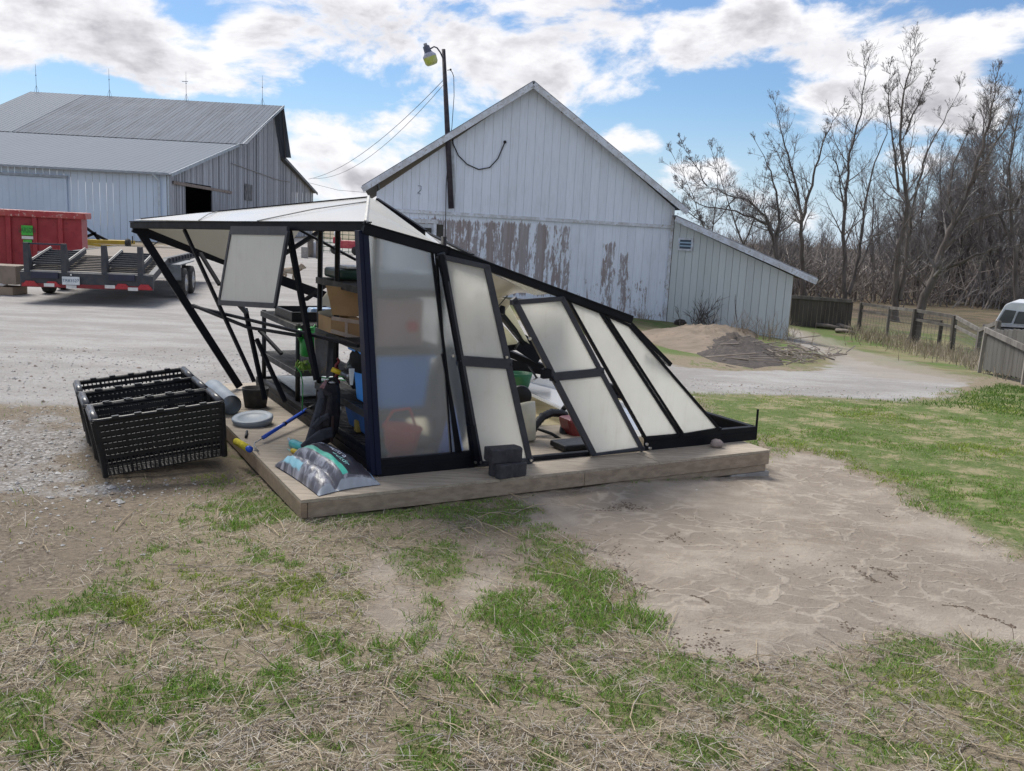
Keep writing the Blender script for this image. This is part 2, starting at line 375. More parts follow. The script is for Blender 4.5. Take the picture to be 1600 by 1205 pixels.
# gravel
vo=nn(t,'ShaderNodeTexVoronoi'); vo.inputs['Scale'].default_value=34; t.links.new(P,vo.inputs['Vector'])
vs_=nn(t,'ShaderNodeSeparateColor'); t.links.new(vo.outputs['Color'],vs_.inputs[0])
gr=mixc(t,vs_.outputs[0],(.24,.225,.21),(.47,.455,.44)); gr=mixc(t,maprange(t,vo.outputs['Distance'],.25,.65,0,.75),gr,(.16,.14,.12))
gr2=mixc(t,maprange(t,noise_(t,vscale(t,P,(.7,1.3,1)),.9,6,.65),.35,.65),(.29,.275,.265),(.40,.385,.375))
gr2=mixc(t,math_(t,'MULTIPLY',maprange(t,n_fine,.46,.66),.55),gr2,(.21,.195,.18)); gr2=mixc(t,math_(t,'MULTIPLY',maprange(t,noise_(t,P,7,6,.75),.5,.66),.5),gr2,(.25,.23,.205))
gr2=mixc(t,math_(t,'MULTIPLY',maprange(t,noise_(t,vscale(t,P,(.6,1.5,1)),1.7,8,.75),.55,.7),.45),gr2,(.27,.235,.195))
grav=mixc(t,B_[1],gr2,gr)
base=mixc(t,maprange(t,math_(t,'ADD',A[0],math_(t,'MULTIPLY_ADD',n_mid,.6,-.3)),.35,.65),base,grav)
# lawn and far grass
lc=mixc(t,maprange(t,n_fine,.3,.7),(.07,.115,.025),(.15,.185,.06)); lc=mixc(t,maprange(t,noise_(t,vscale(t,P,(1,1.2,1)),2.3,9,.8),.47,.60,0,.85),lc,(.33,.28,.17))
base=mixc(t,A[1],base,lc)
bcx=mixc(t,maprange(t,noise_(t,P,.35,6,.65),.42,.58),(.10,.15,.04),(.22,.20,.11)); bcx=mixc(t,maprange(t,noise_(t,P,1.5,6,.65),.5,.65,0,.8),bcx,(.17,.12,.085))
sy=nn(t,'ShaderNodeSeparateXYZ'); t.links.new(P,sy.inputs[0])
bcx=mixc(t,math_(t,'MULTIPLY',maprange(t,sy.outputs[1],27,42),.85),bcx,mixc(t,maprange(t,noise_(t,P,.9,6,.7),.4,.6),(.15,.105,.075),(.075,.058,.045)))
base=mixc(t,C_[0],base,bcx)
base=mixc(t,math_(t,'MULTIPLY',C_[1],.65),base,(.31,.275,.235))
# dried silt: crust plates between paler ridges
dv=nn(t,'ShaderNodeVectorMath',operation='ADD'); t.links.new(P,dv.inputs[0])
nz=nn(t,'ShaderNodeTexNoise'); nz.inputs['Scale'].default_value=2.4; nz.inputs['Detail'].default_value=4; t.links.new(P,nz.inputs['Vector'])
sc=nn(t,'ShaderNodeVectorMath',operation='SCALE'); sc.inputs['Scale'].default_value=.55; t.links.new(nz.outputs['Color'],sc.inputs[0]); t.links.new(sc.outputs[0],dv.inputs[1])
v2=nn(t,'ShaderNodeTexVoronoi',feature='DISTANCE_TO_EDGE'); v2.inputs['Scale'].default_value=4.6; t.links.new(vscale(t,dv.outputs[0],(1,1.7,1)),v2.inputs['Vector'])
ridge=maprange(t,math_(t,'ADD',v2.outputs[0],math_(t,'MULTIPLY_ADD',n_mid,.30,-.15)),.0,.11,1,0)
crust=math_(t,'MULTIPLY',math_(t,'SUBTRACT',1.0,ridge),maprange(t,noise_(t,P,1.1,4),.4,.56))
s_=mixc(t,maprange(t,n_mid,.35,.65),(.39,.338,.28),(.32,.275,.228)); s_=mixc(t,math_(t,'MULTIPLY',crust,.66),s_,(.235,.197,.16)); s_=mixc(t,maprange(t,noise_(t,vscale(t,P,(1,1.6,1)),1.6,8,.72,.6),.5,.62,0,.5),s_,(.255,.21,.165))
s_=mixc(t,math_(t,'MULTIPLY',maprange(t,n_fine,.55,.75),.5),s_,(.27,.21,.16))
base=mixc(t,A[2],base,s_)
t.links.new(base,b.inputs['Base Color']); b.inputs['Roughness'].default_value=.92; b.inputs['Specular IOR Level'].default_value=.25
h=math_(t,'ADD',math_(t,'MULTIPLY',n_fine,1.1),math_(t,'MULTIPLY',n_vf,.35))
h=math_(t,'ADD',h,math_(t,'MULTIPLY',math_(t,'MULTIPLY',crust,A[2]),-.4))
h=math_(t,'ADD',h,math_(t,'MULTIPLY',math_(t,'MULTIPLY',vo.outputs['Distance'],B_[1]),-1.2))
bn=nn(t,'ShaderNodeBump'); bn.inputs['Strength'].default_value=.75; bn.inputs['Distance'].default_value=.02; t.links.new(h,bn.inputs['Height']); t.links.new(bn.outputs[0],b.inputs['Normal'])
GZ=gz_.reshape(n_r,n_t)
def groundz(x,y):
    "height of the built ground sheet at near points"
    r=np.hypot(x,y); a=np.arctan2(x,y); i=np.clip(np.searchsorted(rr,r)-1,0,n_r-2); j=np.clip(np.searchsorted(th,a)-1,0,n_t-2)
    fr=(r-rr[i])/(rr[i+1]-rr[i]); fa=(a-th[j])/(th[j+1]-th[j])
    return (GZ[i,j]*(1-fa)+GZ[i,j+1]*fa)*(1-fr)+(GZ[i+1,j]*(1-fa)+GZ[i+1,j+1]*fa)*fr
# ---------------------------------------------------------------- grass, straw, stones (nobody could count these)
def ribbon_mesh(name,base,dirx,length,width,lift,bend,color,label,flat=False):
    "every blade is a bent two-segment ribbon: arrays of N"
    n=len(base); side=np.stack([-dirx[:,1],dirx[:,0],np.zeros(n)],1)
    if not flat:
        a=rng.uniform(0,2*np.pi,n); side=np.stack([np.cos(a),np.sin(a),np.zeros(n)],1)
    up=np.array([0,0,1.])
    d=np.concatenate([dirx,np.zeros((n,1))],1)
    p1=base+d*(length*bend*.35)[:,None]+up*(lift*.6)[:,None]
    p2=base+d*(length*bend)[:,None]+up*lift[:,None]
    w=(width/2)[:,None]*side
    if flat: vs=np.stack([base-w,base+w,p1-w,p1+w,p2-w*.8,p2+w*.8],1)
    else: vs=np.stack([base-w,base+w,p1-w*.85,p1+w*.85,p2-w*.12,p2+w*.12],1)
    k=np.arange(n)[:,None]*6
    f=np.concatenate([k+np.array([[0,1,3,2]]),k+np.array([[2,3,5,4]])],1).reshape(-1,4)
    me=bpy.data.meshes.new(name); me.vertices.add(n*6); me.vertices.foreach_set('co',vs.astype(np.float32).ravel())
    me.loops.add(len(f)*4); me.loops.foreach_set('vertex_index',f.astype(np.int32).ravel())
    me.polygons.add(len(f)); me.polygons.foreach_set('loop_start',np.arange(0,len(f)*4,4,dtype=np.int32)); me.polygons.foreach_set('loop_total',np.full(len(f),4,dtype=np.int32))
    me.update(calc_edges=True)
    at=me.color_attributes.new('tint','FLOAT_COLOR','POINT'); c=np.ones((n,6,4),np.float32); c[:,:,:3]=color[:,None,:]; at.data.foreach_set('color',c.ravel())
    o=bpy.data.objects.new(name,me); col.objects.link(o); kind(o,'stuff',label); me.materials.append(bm_); return o
bm_=bpy.data.materials.new('blade'); bm_.use_nodes=True; t=bm_.node_tree; b=t.nodes['Principled BSDF']
a=nn(t,'ShaderNodeAttribute'); a.attribute_name='tint'; t.links.new(a.outputs['Color'],b.inputs['Base Color']); b.inputs['Roughness'].default_value=.6; b.inputs['Specular IOR Level'].default_value=.3
tr=nn(t,'ShaderNodeBsdfTranslucent'); t.links.new(a.outputs['Color'],tr.inputs[0]); mx=nn(t,'ShaderNodeMixShader'); mx.inputs[0].default_value=.3
t.links.new(b.outputs[0],mx.inputs[1]); t.links.new(tr.outputs[0],mx.inputs[2]); t.links.new(mx.outputs[0],t.nodes['Material Output'].inputs[0])
# ---------------------------------------------------------------- greenhouse frame of reference
F0=gp(590,745,.1); F1=gp(1181,687,.1); u=(F1-F0); u.z=0; u.normalize(); v=Vector((-u.y,u.x,0)); Zv=Vector((0,0,1))
def g(a,b,c=0): return F0+u*a+v*b+Zv*c
def fp(px,py,off=0.0): return onpl(px,py,F0+v*off,v)          # on the long front wall (or parallel to it)
def polar(n,r0,r1,a=37,p=1.0):
    r=r0+(r1-r0)*rng.random(n)**p; t=rng.uniform(-a,a,n)*math.pi/180
    return r*np.sin(t),r*np.cos(t)
def locuv(x,y):
    dx=x-F0.x;dy=y-F0.y; return dx*u.x+dy*u.y, dx*v.x+dy*v.y
def on_deck(x,y,e=0.0):
    a,b=locuv(x,y); return (a>-.57-e)&(a<3.2+e)&(b>-.31-e)&(b<3.32+e)
def in_crates(x,y):
    a,b=locuv(x,y); return (a>-1.46)&(a<-.55)&(b>.82)&(b<2.25)
# green grass blades
N=700000; x,y=polar(N,2.0,13.5,38,.95); k=masks(x,y)
clump=fbm(x*9,y*9,3,80)
pr=k['green']*.85+k['mix']*.08+k['lawn']*.95*sst(.30,.52,clump+.14*(fbm(x*1.3,y*1.3,3,83)-.5))*(.10+.90*sst(.42,.55,fbm(x*1.6+5,y*2.0,5,86)+.02))
a_,b_=locuv(x,y)
edge=((b_<-.31)&(b_>-.52)&(a_>-.5)&(a_<.75))|((a_<-.57)&(a_>-.95)&(b_<.8)&(b_>.0)); pr=np.where(edge,np.maximum(pr,.8*sst(.4,.6,clump+.08)),pr)
pr*=1-k['grav']*.97
keep=(rng.random(N)<pr)&~on_deck(x,y)&~in_crates(x,y); x=x[keep];y=y[keep];n=len(x); lw=k['lawn'][keep]; gs=k['green'][keep]
z=groundz(x,y)-.004; ang=rng.uniform(0,2*np.pi,n); d=np.stack([np.cos(ang),np.sin(ang)],1)
tall=.55+.5*sst(.45,.7,fbm(x*1.3,y*1.3,2,91))
L=rng.uniform(.02,.055,n)*tall*(1-.3*lw); wd=rng.uniform(.0022,.0045,n)*(1+np.hypot(x,y)*.06)
tn=rng.random((n,1)); dk=rng.random((n,1)); hue=fbm(x*1.1,y*1.1,2,81)[:,None]
c=(1-tn)*np.array([[.11,.235,.03]])+tn*np.array([[.25,.39,.075]]); c=c*(.7+.6*dk); c=np.where(hue>.58,c*np.array([[1.35,1.08,.9]]),c)
dry=rng.random((n,1))<.14; c=np.where(dry,np.array([[.30,.25,.12]]),c)
ribbon_mesh('grass',np.stack([x,y,z],1),d,L,wd,L*rng.uniform(.5,1,n),rng.uniform(.3,1,n),c,'short green spring grass growing in tufts and as lawn around the deck')
print('grass',n)
# far lawn: coarser blades
N=200000; x,y=polar(N,11,24,40,.8); k=masks(x,y); pr=k['lawn']*sst(.30,.50,fbm(x*1.4,y*1.8,4,87)); keep=rng.random(N)<pr; x=x[keep];y=y[keep];n=len(x)
if n:
    z=groundz(x,y)-.005; ang=rng.uniform(0,6.28,n); d=np.stack([np.cos(ang),np.sin(ang)],1); L=rng.uniform(.03,.07,n); c=rng.random((n,1)); c=(1-c)*np.array([[.06,.14,.02]])+c*np.array([[.14,.22,.05]])
    ribbon_mesh('grass',np.stack([x,y,z],1),d,L,rng.uniform(.006,.012,n),L*.8,rng.uniform(.3,1,n),c,'short green lawn beyond the bare silt patch')
print('lawn',n)
# far lawn texture blades (beyond 13 m) are left to the ground sheet
# dead straw, lying in a loose mat
N=300000; x,y=polar(N,1.9,11,38,1.25); k=masks(x,y)
cl=fbm(x*3.5,y*3.5,4,84)
pr=k['mix']*(.25+.75*sst(.38,.6,cl))*(1-.75*np.clip(k['green'],0,1))+k['lawn']*.12*sst(.45,.62,cl)+k['dirt']*(1-k['coarse'])*.10*sst(.5,.65,cl)+k['sand']*.004
e=sdpoly(SAND,x,y); pr=np.maximum(pr,.5*(np.abs(e+.03)<.07)*sst(.5,.62,cl))
keep=(rng.random(N)<pr*.52)&~on_deck(x,y,.02)&~in_crates(x,y)&(k['grav']<.6); x=x[keep];y=y[keep];n=len(x)
z=groundz(x,y)+rng.uniform(.0,.014,n); base_ang=fbm(x*.8,y*.8,2,88)*9; ang=base_ang+rng.normal(0,1.0,n); d=np.stack([np.cos(ang),np.sin(ang)],1)
L=rng.lognormal(-3.12,.5,n).clip(.015,.26); wd=rng.uniform(.0012,.0032,n)
far_=np.hypot(x,y); 
tn=rng.random((n,1)); c=(1-tn)*np.array([[.30,.245,.175]])+tn*np.array([[.64,.57,.45]]); gy_=rng.random((n,1)); c=np.where(gy_<.25,np.array([[.46,.43,.40]]),c); c=np.where(gy_>.86,np.array([[.11,.08,.055]]),c)
lift=rng.normal(.004,.012,n)+L*.06*rng.random(n)
ribbon_mesh('straw',np.stack([x,y,z],1),d,L,wd,lift,np.ones(n),c*.95,'mat of dead tan straw and last year stems lying on the soil',flat=True)
print('straw',n)
# long single stems
N=620; x,y=polar(N,2.1,6.5,36,1.3); k=masks(x,y); keep=(rng.random(N)<k['mix'])&~on_deck(x,y)&~in_crates(x,y); x=x[keep];y=y[keep];n=len(x)
sb=MB()
for i in range(n):
    L=random.uniform(.12,.38); a=random.uniform(0,6.28); p=Vector((x[i],y[i],float(groundz(np.array([x[i]]),np.array([y[i]]))[0])+.008)); pts=[]
    for q in range(4):
        pts.append(p.copy()); a+=random.gauss(0,.16); p=p+Vector((math.cos(a),math.sin(a),0))*L/3; p.z=float(groundz(np.array([p.x]),np.array([p.y]))[0])+random.uniform(.004,.028)
    sb.tube(pts,[.0022,.0024,.002,.0012],4,m=random.choice((0,0,1)),cap=False)
stem1=pbr('dry_stem',(.48,.39,.26),(.36,.28,.18),20,.7); stem2=pbr('grey_stem',(.24,.19,.15),(.34,.30,.25),20,.8)
kind(sb.build('straw_stems',[stem1,stem2]),'stuff','long pale dead stems scattered over the grass')
# small stones in the gravel verge and grit on the dirt
sb=MB(); ico=[]
N=42000; x,y=polar(N,4.2,12,38,1); k=masks(x,y); pr=k['coarse']*1.0+k['dirt']*.05+k['grav']*.3+k['sand']*.006
keep=(rng.random(N)<pr)&~on_deck(x,y)&~in_crates(x,y); x=x[keep];y=y[keep]; z=groundz(x,y)
oct_v=[(1,0,0),(-1,0,0),(0,1,0),(0,-1,0),(0,0,1),(0,0,-1)]; oct_f=[(0,2,4),(2,1,4),(1,3,4),(3,0,4),(2,0,5),(1,2,5),(3,1,5),(0,3,5)]
for i in range(len(x)):
    s=min(.03,.0075*math.exp(random.gauss(0,.45))); a=random.uniform(0,3.14); ca,sa=math.cos(a),math.sin(a); e=random.uniform(.7,1.5)
    vs=[]
    for (p,q,r_) in oct_v:
        p,q,r_=p*s*e*random.uniform(.7,1.2),q*s*random.uniform(.7,1.2),r_*s*.6
        vs.append((x[i]+p*ca-q*sa,y[i]+p*sa+q*ca,z[i]+r_+s*.2))
    sb.add(vs,oct_f,random.choice((0,0,1,2)))
print('stones',len(x))
st=[pbr('stone_grey',(.42,.41,.40),(.32,.31,.3),30,.85),pbr('stone_pale',(.6,.58,.55),(.5,.48,.45),30,.85),pbr('stone_brown',(.30,.24,.19),(.2,.16,.13),30,.85)]
kind(sb.build('gravel_stones',st),'stuff','loose grey and pale stones of the gravel verge')
# crumbs of soil, twigs and drag marks on the silt
sb=MB()
for (pts) in [[(478,0)],]: pass
def crumb_line(pix,n,spread,s0,s1):
    for i in range(n):
        t_=random.random()*(len(pix)-1); j=min(int(t_),len(pix)-2); f=t_-j
        px=pix[j][0]*(1-f)+pix[j+1][0]*f+random.gauss(0,spread); py=pix[j][1]*(1-f)+pix[j+1][1]*f+random.gauss(0,spread*.3)
        p=gt(px,py); s=random.uniform(s0,s1); zz=float(groundz(np.array([p.x]),np.array([p.y]))[0])
        sb.add([(p.x+a*s*random.uniform(.6,1.5),p.y+b*s*random.uniform(.6,1.5),zz+c*s*.6) for a,b,c in oct_v],oct_f,random.choice((0,0,1)))
for pix,n_,sp in [([(945,790),(975,780),(1005,788)],220,7),([(1030,840),(1055,826),(1070,838)],60,2),([(1330,876),(1352,890),(1375,900)],110,3),([(1362,878),(1388,884),(1404,896)],120,3),([(1475,935),(1510,938),(1545,955),(1590,970)],170,2.5),([(1075,922),(1100,928),(1108,935)],50,1.5),([(1100,972),(1140,978)],30,1.5),
    ([(1100,985),(1160,1025),(1230,1035)],260,12),([(985,900),(1030,915)],70,5),([(1310,960),(1340,980)],50,5),([(1000,830),(1500,900)],110,60),([(1050,800),(1500,960)],110,70),([(960,830),(1000,950),(1090,1010)],260,10),([(1370,790),(1395,805)],30,4),([(1060,680),(1180,720)],20,20)]: crumb_line(pix,int(n_*.8),sp,.002,.0085)
kind(sb.build('soil_crumbs',[pbr('soil_dark',(.10,.075,.055),(.15,.115,.085),20,.95),pbr('soil_mid',(.19,.15,.115),(.14,.11,.085),20,.95)]),'stuff','dark crumbs of soil and bark strewn over the dried silt')
# ---------------------------------------------------------------- deck
wood_deck=pbr('weathered_plywood',(.40,.33,.25),(.28,.23,.175),3.2,.75,bump=.35,bscale=40,stretch=(1,1,1),c3=(.19,.15,.12))
def woodmat(key,c1,c2,axis,scale=10,rough=.8,bump=.4,c3=None,cover=(.35,.65)):
    "grain runs along the given world direction"
    m=pbr(key,c1,c2,scale,rough,bump=bump,lo=cover[0],hi=cover[1],c3=c3); t=m.node_tree
    tc=[n for n in t.nodes if n.type=='TEX_COORD'][0]; mp=nn(t,'ShaderNodeMapping'); mp.inputs['Rotation'].default_value=(0,0,-math.atan2(axis.y,axis.x)); mp.inputs['Scale'].default_value=(.10,1.6,2.2)
    for l in list(t.links):
        if l.from_node==tc: 
            to=l.to_socket; t.links.remove(l); t.links.new(tc.outputs['Object'],mp.inputs[0]); t.links.new(mp.outputs[0],to)
    mp.vector_type='TEXTURE' if False else 'POINT'
    return m
ply=woodmat('deck_plywood',(.42,.36,.285),(.31,.262,.205),u,22,.78,.3,c3=(.20,.165,.135))
ply_wet=woodmat('deck_plywood_inside',(.44,.37,.22),(.33,.27,.15),u,9,.45,.3,c3=(.52,.45,.30))
lum=woodmat('deck_lumber',(.35,.28,.21),(.25,.195,.145),u,14,.82,.35,c3=None)
lumv=woodmat('deck_lumber_side',(.30,.22,.15),(.22,.165,.115),v,14,.82,.35)
_a=gp(470,782,.1)-F0; DU0=_a.dot(u); DV0=_a.dot(v); _b=gp(1205,690,.1)-F0; DU1=(onpl(1205,694,F0+v*DV0,v)-F0).dot(u); DV1=3.30
print('deck',DU0,DU1,DV0)
deck=thing('wooden_deck','low weathered plywood deck on a lumber frame under the collapsed greenhouse','deck',g((DU0+DU1)/2,1.5,-.1))
cuts=[DU0,DU0+1.24,DU0+2.47,DU1]; vc=[DV0,DV0+1.21,DV0+2.43,DV1]
for i in range(3):
    for j in range(3):
        mb=MB(); p=g((cuts[i]+cuts[i+1])/2,(vc[j]+vc[j+1])/2,-.009-.001*((i+j)%2))
        mb.box(p,u*((cuts[i+1]-cuts[i])/2-.002),v*((vc[j+1]-vc[j])/2-.002),Zv*.009)
        mb.build('plywood_sheet',ply_wet if (i>0 and j>0) or (i==1 and j>=1) else ply,deck)
def joist(a,b,th,z0,z1,mat,n='joist'):
    mb=MB(); mb.beam(a+Zv*((z0+z1)/2),b+Zv*((z0+z1)/2),th,z1-z0); mb.build(n,mat,deck,bevel=.003)
e=.019+.002
joist(g(DU0+.04,DV0+e),g(DU0+1.86,DV0+e),.038,-.108,-.0195,lum); joist(g(DU0+1.863,DV0+e),g(DU1-.003,DV0+e),.038,-.108,-.0195,lum)
joist(g(DU0+e-.002,DV0+.002),g(DU0+e-.002,DV1-.03),.036,-.108,-.0195,lumv)
joist(g(DU1-e,DV0+.043),g(DU1-e,DV1-.05),.038,-.108,-.0195,lumv); joist(g(DU0+.04,DV1-e),g(DU1-.04,DV1-e),.038,-.108,-.0195,lum)
for k_ in range(1,8): 
    q=DU0+(DU1-DU0)*k_/8; joist(g(q,DV0+.045),g(q,DV1-.045),.036,-.11,-.0195,lumv)
joist(g(DU0+2.1,DV0+.03),g(DU1-.02,DV0+.03),.036,-.16,-.112,lum,'skirt_board')
conc=pbr('concrete',(.36,.35,.33),(.27,.26,.25),14,.9,bump=.5)
mb=MB(); c_=g(DU1-.17,DV0+.10,-.185); mb.box(c_,u*.19,v*.09,Zv*.022); tag(mb.build('concrete_block',conc,bevel=.006),'grey concrete block under the right front corner of the deck','block')
# ---------------------------------------------------------------- board walls
def tintmat(key,grainamt=.35,rough=.8,peel=None,bump=.3,dark=(.1,.09,.085)):
    "uses the per-board tint; optional peeling paint driven by UV metres (u along wall, v height)"
    m=bpy.data.materials.new(key); m.use_nodes=True; t=m.node_tree; b=t.nodes['Principled BSDF']
    a=nn(t,'ShaderNodeAttribute'); a.attribute_name='tint'; uvn=nn(t,'ShaderNodeUVMap')
    st_=vscale(t,uvn.outputs[0],(1,.07,1)); gr=noise_(t,st_,22,6,.7)
    c=a.outputs['Color']
    c=mixc(t,math_(t,'MULTIPLY',maprange(t,gr,.42,.72),grainamt),c,dark)
    # rain streaks and grime
    c=mixc(t,math_(t,'MULTIPLY',maprange(t,noise_(t,vscale(t,uvn.outputs[0],(1,.25,1)),1.3,6,.7),.5,.75),.25),c,(.28,.27,.25))
    if peel:
        sp=nn(t,'ShaderNodeSeparateXYZ'); t.links.new(uvn.outputs[0],sp.inputs[0])
        f=None
        for (u0,u1,v0,v1,e,s) in peel:
            def win(o,lo,hi,e):
                return math_(t,'MULTIPLY',maprange(t,o,lo-e,lo+e),maprange(t,o,hi-e,hi+e,1,0))
            w=math_(t,'MULTIPLY',math_(t,'MULTIPLY',win(sp.outputs[0],u0,u1,e),win(sp.outputs[1],v0,v1,e)),s)
            f=w if f is None else math_(t,'MAXIMUM',f,w)
        fl=nn(t,'ShaderNodeTexWhiteNoise',noise_dimensions='1D'); t.links.new(math_(t,'FLOOR',math_(t,'DIVIDE',sp.outputs[0],.262)),fl.inputs['W']); brd=fl.outputs['Value']
        pn=noise_(t,vscale(t,uvn.outputs[0],(1,.17,1)),10,9,.78,.3)
        msk=maprange(t,math_(t,'ADD',math_(t,'ADD',pn,math_(t,'MULTIPLY_ADD',noise_(t,vscale(t,uvn.outputs[0],(1,.3,1)),1.6,3),.25,-.125)),math_(t,'ADD',math_(t,'MULTIPLY',f,.20),math_(t,'MULTIPLY_ADD',brd,.14,-.07))),.68,.70)
        wood=mixc(t,gr,(.22,.20,.21),(.42,.395,.415)); wood=mixc(t,maprange(t,noise_(t,vscale(t,uvn.outputs[0],(1,.02,1)),3.3,2,.5),.5,.56),wood,(.29,.25,.25))
        c=mixc(t,msk,c,wood)
    t.links.new(c,b.inputs['Base Color']); b.inputs['Roughness'].default_value=rough; b.inputs['Specular IOR Level'].default_value=.3
    bn=nn(t,'ShaderNodeBump'); bn.inputs['Strength'].default_value=bump; bn.inputs['Distance'].default_value=.01; t.links.new(gr,bn.inputs['Height']); t.links.new(bn.outputs[0],b.inputs['Normal'])
    return m
def interp(pts,x):
    if x<=pts[0][0]: return pts[0][1]
    for (a,b),(c,d) in zip(pts,pts[1:]):
        if x<=c: return b+(d-b)*(x-a)/(c-a) if c>a else d
    return pts[-1][1]
def board_wall(name,mat,parent,o,dr,nrm,bot,top,bw,gap,tint,seed=1,th=.02,holes=(),jig=.003,ribs=False,back=True):
    "vertical boards; o wall origin, dr unit along wall, nrm outward; bot/top are polylines (t,z) in metres"
    rs=random.Random(seed); vs=[];fs=[];cols=[];uvs=[]
    t0,t1=bot[0][0],bot[-1][0]; t=t0; ks=[p[0] for p in top+list(bot)]
    while t<t1-1e-4:
        w=bw*rs.uniform(.93,1.07) if not ribs else bw; a,b=t+gap/2,min(t+w,t1)-gap/2
        if b-a<.01: break
        brk=[a]+sorted(k for k in ks if a+1e-3<k<b-1e-3)+[b]
        off=rs.uniform(-jig,jig); tc_=tint(rs,t)
        segs=[]
        for q0,q1 in zip(brk,brk[1:]):
            spans=[(interp(bot,q0),interp(top,q0),interp(bot,q1),interp(top,q1))]
            for (h0,h1,z0,z1) in holes:
                new=[]
                for (b0,T0,b1,T1) in spans:
                    if q1>h0 and q0<h1 and T0>z0 and b0<z1:
                        if b0<z0: new.append((b0,z0,b1,z0))
                        if T0>z1: new.append((z1,T0,z1,T1))
                    else: new.append((b0,T0,b1,T1))
                spans=new
            for (b0,T0,b1,T1) in spans:
                k=len(vs); 
                for (q,z) in ((q0,b0),(q1,b1),(q1,T1),(q0,T0)):
                    P_=Vector(o)+Vector(dr)*q+Vector(nrm)*(th/2+off); P_.z=z; vs.append(P_); uvs.append((q,z)); 
                for (q,z) in ((q0,b0),(q1,b1),(q1,T1),(q0,T0)):
                    P_=Vector(o)+Vector(dr)*q-Vector(nrm)*(th/2-off); P_.z=z; vs.append(P_); uvs.append((q,z))
                for f in ((0,1,2,3),(7,6,5,4),(0,4,5,1),(1,5,6,2),(2,6,7,3),(3,7,4,0)):
                    fs.append(tuple(k+i for i in f)); cols.append(tc_)
        t+=w
    me=bpy.data.meshes.new(name); org=ORG[parent.name]
    me.from_pydata([tuple(Vector(p)-org) for p in vs],[],fs); me.materials.append(mat)
    at=me.color_attributes.new('tint','FLOAT_COLOR','CORNER'); uvl=me.uv_layers.new(name='UVMap')
    for p,c in zip(me.polygons,cols):
        for li in p.loop_indices:
            at.data[li].color=(*c,1); uvl.data[li].uv=uvs[me.loops[li].vertex_index]
    ob=bpy.data.objects.new(name,me); col.objects.link(ob); ob.parent=parent; ORG[ob.name]=org
    return ob
def wallsys(pA,pB):
    "vertical plane through two ground points: origin, direction, outward normal (to the camera)"
    d=Vector((pB.x-pA.x,pB.y-pA.y,0)); L=d.length; d.normalize(); n=Vector((d.y,-d.x,0)); 
    if n.dot(C0-pA)<0: n=-n
    return d,n,L
def tz(px,py,o,d,n,off=0):
    p=onpl(px,py,Vector(o)+n*off,n); return (p-Vector(o)).dot(d),p.z
# ================================================================ white gabled barn
BR=gt(1040,502); Bd=Vector((math.sin(R(81.5)),math.cos(R(81.5)),0)); Bn=Vector((Bd.y,-Bd.x,0))
tl,_=tz(588,320,BR,Bd,Bn); BO=BR+Bd*tl; BO.z=0; BL_=-tl     # origin at left corner
def bt(px,py,off=0): return tz(px,py,BO,Bd,Bn,off)
print('barn origin',BO,'width',BL_)
barn=thing('white_barn','big white board barn with a gable end, its paint peeling off the lower boards','barn',BO)
rt=[bt(586,300),bt(835,134),bt(1056,326)]; 
rtt=[(0,rt[0][1]),rt[1],(BL_,rt[2][1])]
band=bt(620,326)[1],bt(1049,352)[1]
gL=Hf(BO.x,BO.y)-.3; gR=Hf(*(BO+Bd*BL_).xy)-.25
paint=lambda rs,t:(lambda k:(.70*k,.77*k,.88*k))(rs.uniform(.97,1.03))
def pz(a,b,c,d): 
    q=[bt(a,b)[0],bt(c,b)[0]]; return q
U=lambda x,y:bt(x,y)[0]; V_=lambda x,y:bt(x,y)[1]
peel=[(U(640,360),U(893,420),V_(760,460),V_(760,345),.12,1.15),(U(650,360),U(870,420),V_(760,420),V_(760,345),.1,.5),(U(938,430),U(962,430),V_(950,490),V_(950,378),.12,1.25),(U(965,430),U(982,430),V_(970,490),V_(970,395),.12,1.1),(U(893,420),U(1045,460),V_(960,495),V_(960,430),.3,.62),(U(640,360),U(1045,460),V_(960,500),V_(960,482),.2,.8)]
mw=tintmat('peeling_white_boards',.16,.7,peel,.25,(.2,.2,.2)); mg=tintmat('white_gable_boards',.14,.7,None,.2,(.2,.2,.2))
bz=[(0,band[0]),(BL_,band[1])]
dW=(U(659,350),U(677,350),V_(668,362)-1.2,V_(668,350))
board_wall('wall',mw,barn,BO,Bd,Bn,[(0,gL),(BL_,gR)],bz,.262,.005,paint,3,holes=[(dW[0]-.35,dW[1]+.1,gL-1,dW[3])])
board_wall('gable',mg,barn,BO+Bn*.035,Bd,Bn,bz,rtt,.262,.006,paint,4,jig=.002)
mb=MB(); mb.plate([BO-Bn*.06+Bd*a+Zv*z for a,z in [(0.02,gL),(BL_-.02,gR),(BL_-.02,rtt[2][1]-.1),(rtt[1][0],rtt[1][1]-.1),(0.02,rtt[0][1]-.1)]],.06,Bn)
for s_,q in ((0,gL),(BL_,gR)):
    mb.box(BO+Bd*(s_ if s_==0 else BL_)-Bn*7+Zv*1.0+Bd*(.03 if s_==0 else -.03),Bn*6.9,Bd*.02,Zv*(1.9))
mb.build('backing',pbr('dark_timber',(.05,.045,.04)),barn)
wtrim=pbr('white_trim',(.64,.70,.80),(.48,.50,.53),4,.6,c3=(.36,.34,.31)); dk_under=pbr('roof_underside',(.22,.19,.16),(.12,.1,.09),5,.9)
mb=MB(); mb.beam(BO+Bn*.05+Bd*.0+Zv*(band[0]-.05),BO+Bn*.05+Bd*BL_+Zv*(band[1]-.05),.05,.10); mb.build('band_board',wtrim,barn)
mb=MB(); mb.beam(BO+Bd*(BL_-.05)+Bn*.035+Zv*gR,BO+Bd*(BL_-.05)+Bn*.035+Zv*(rtt[2][1]),.03,.1,up=Bd); mb.build('corner_board',wtrim,barn)
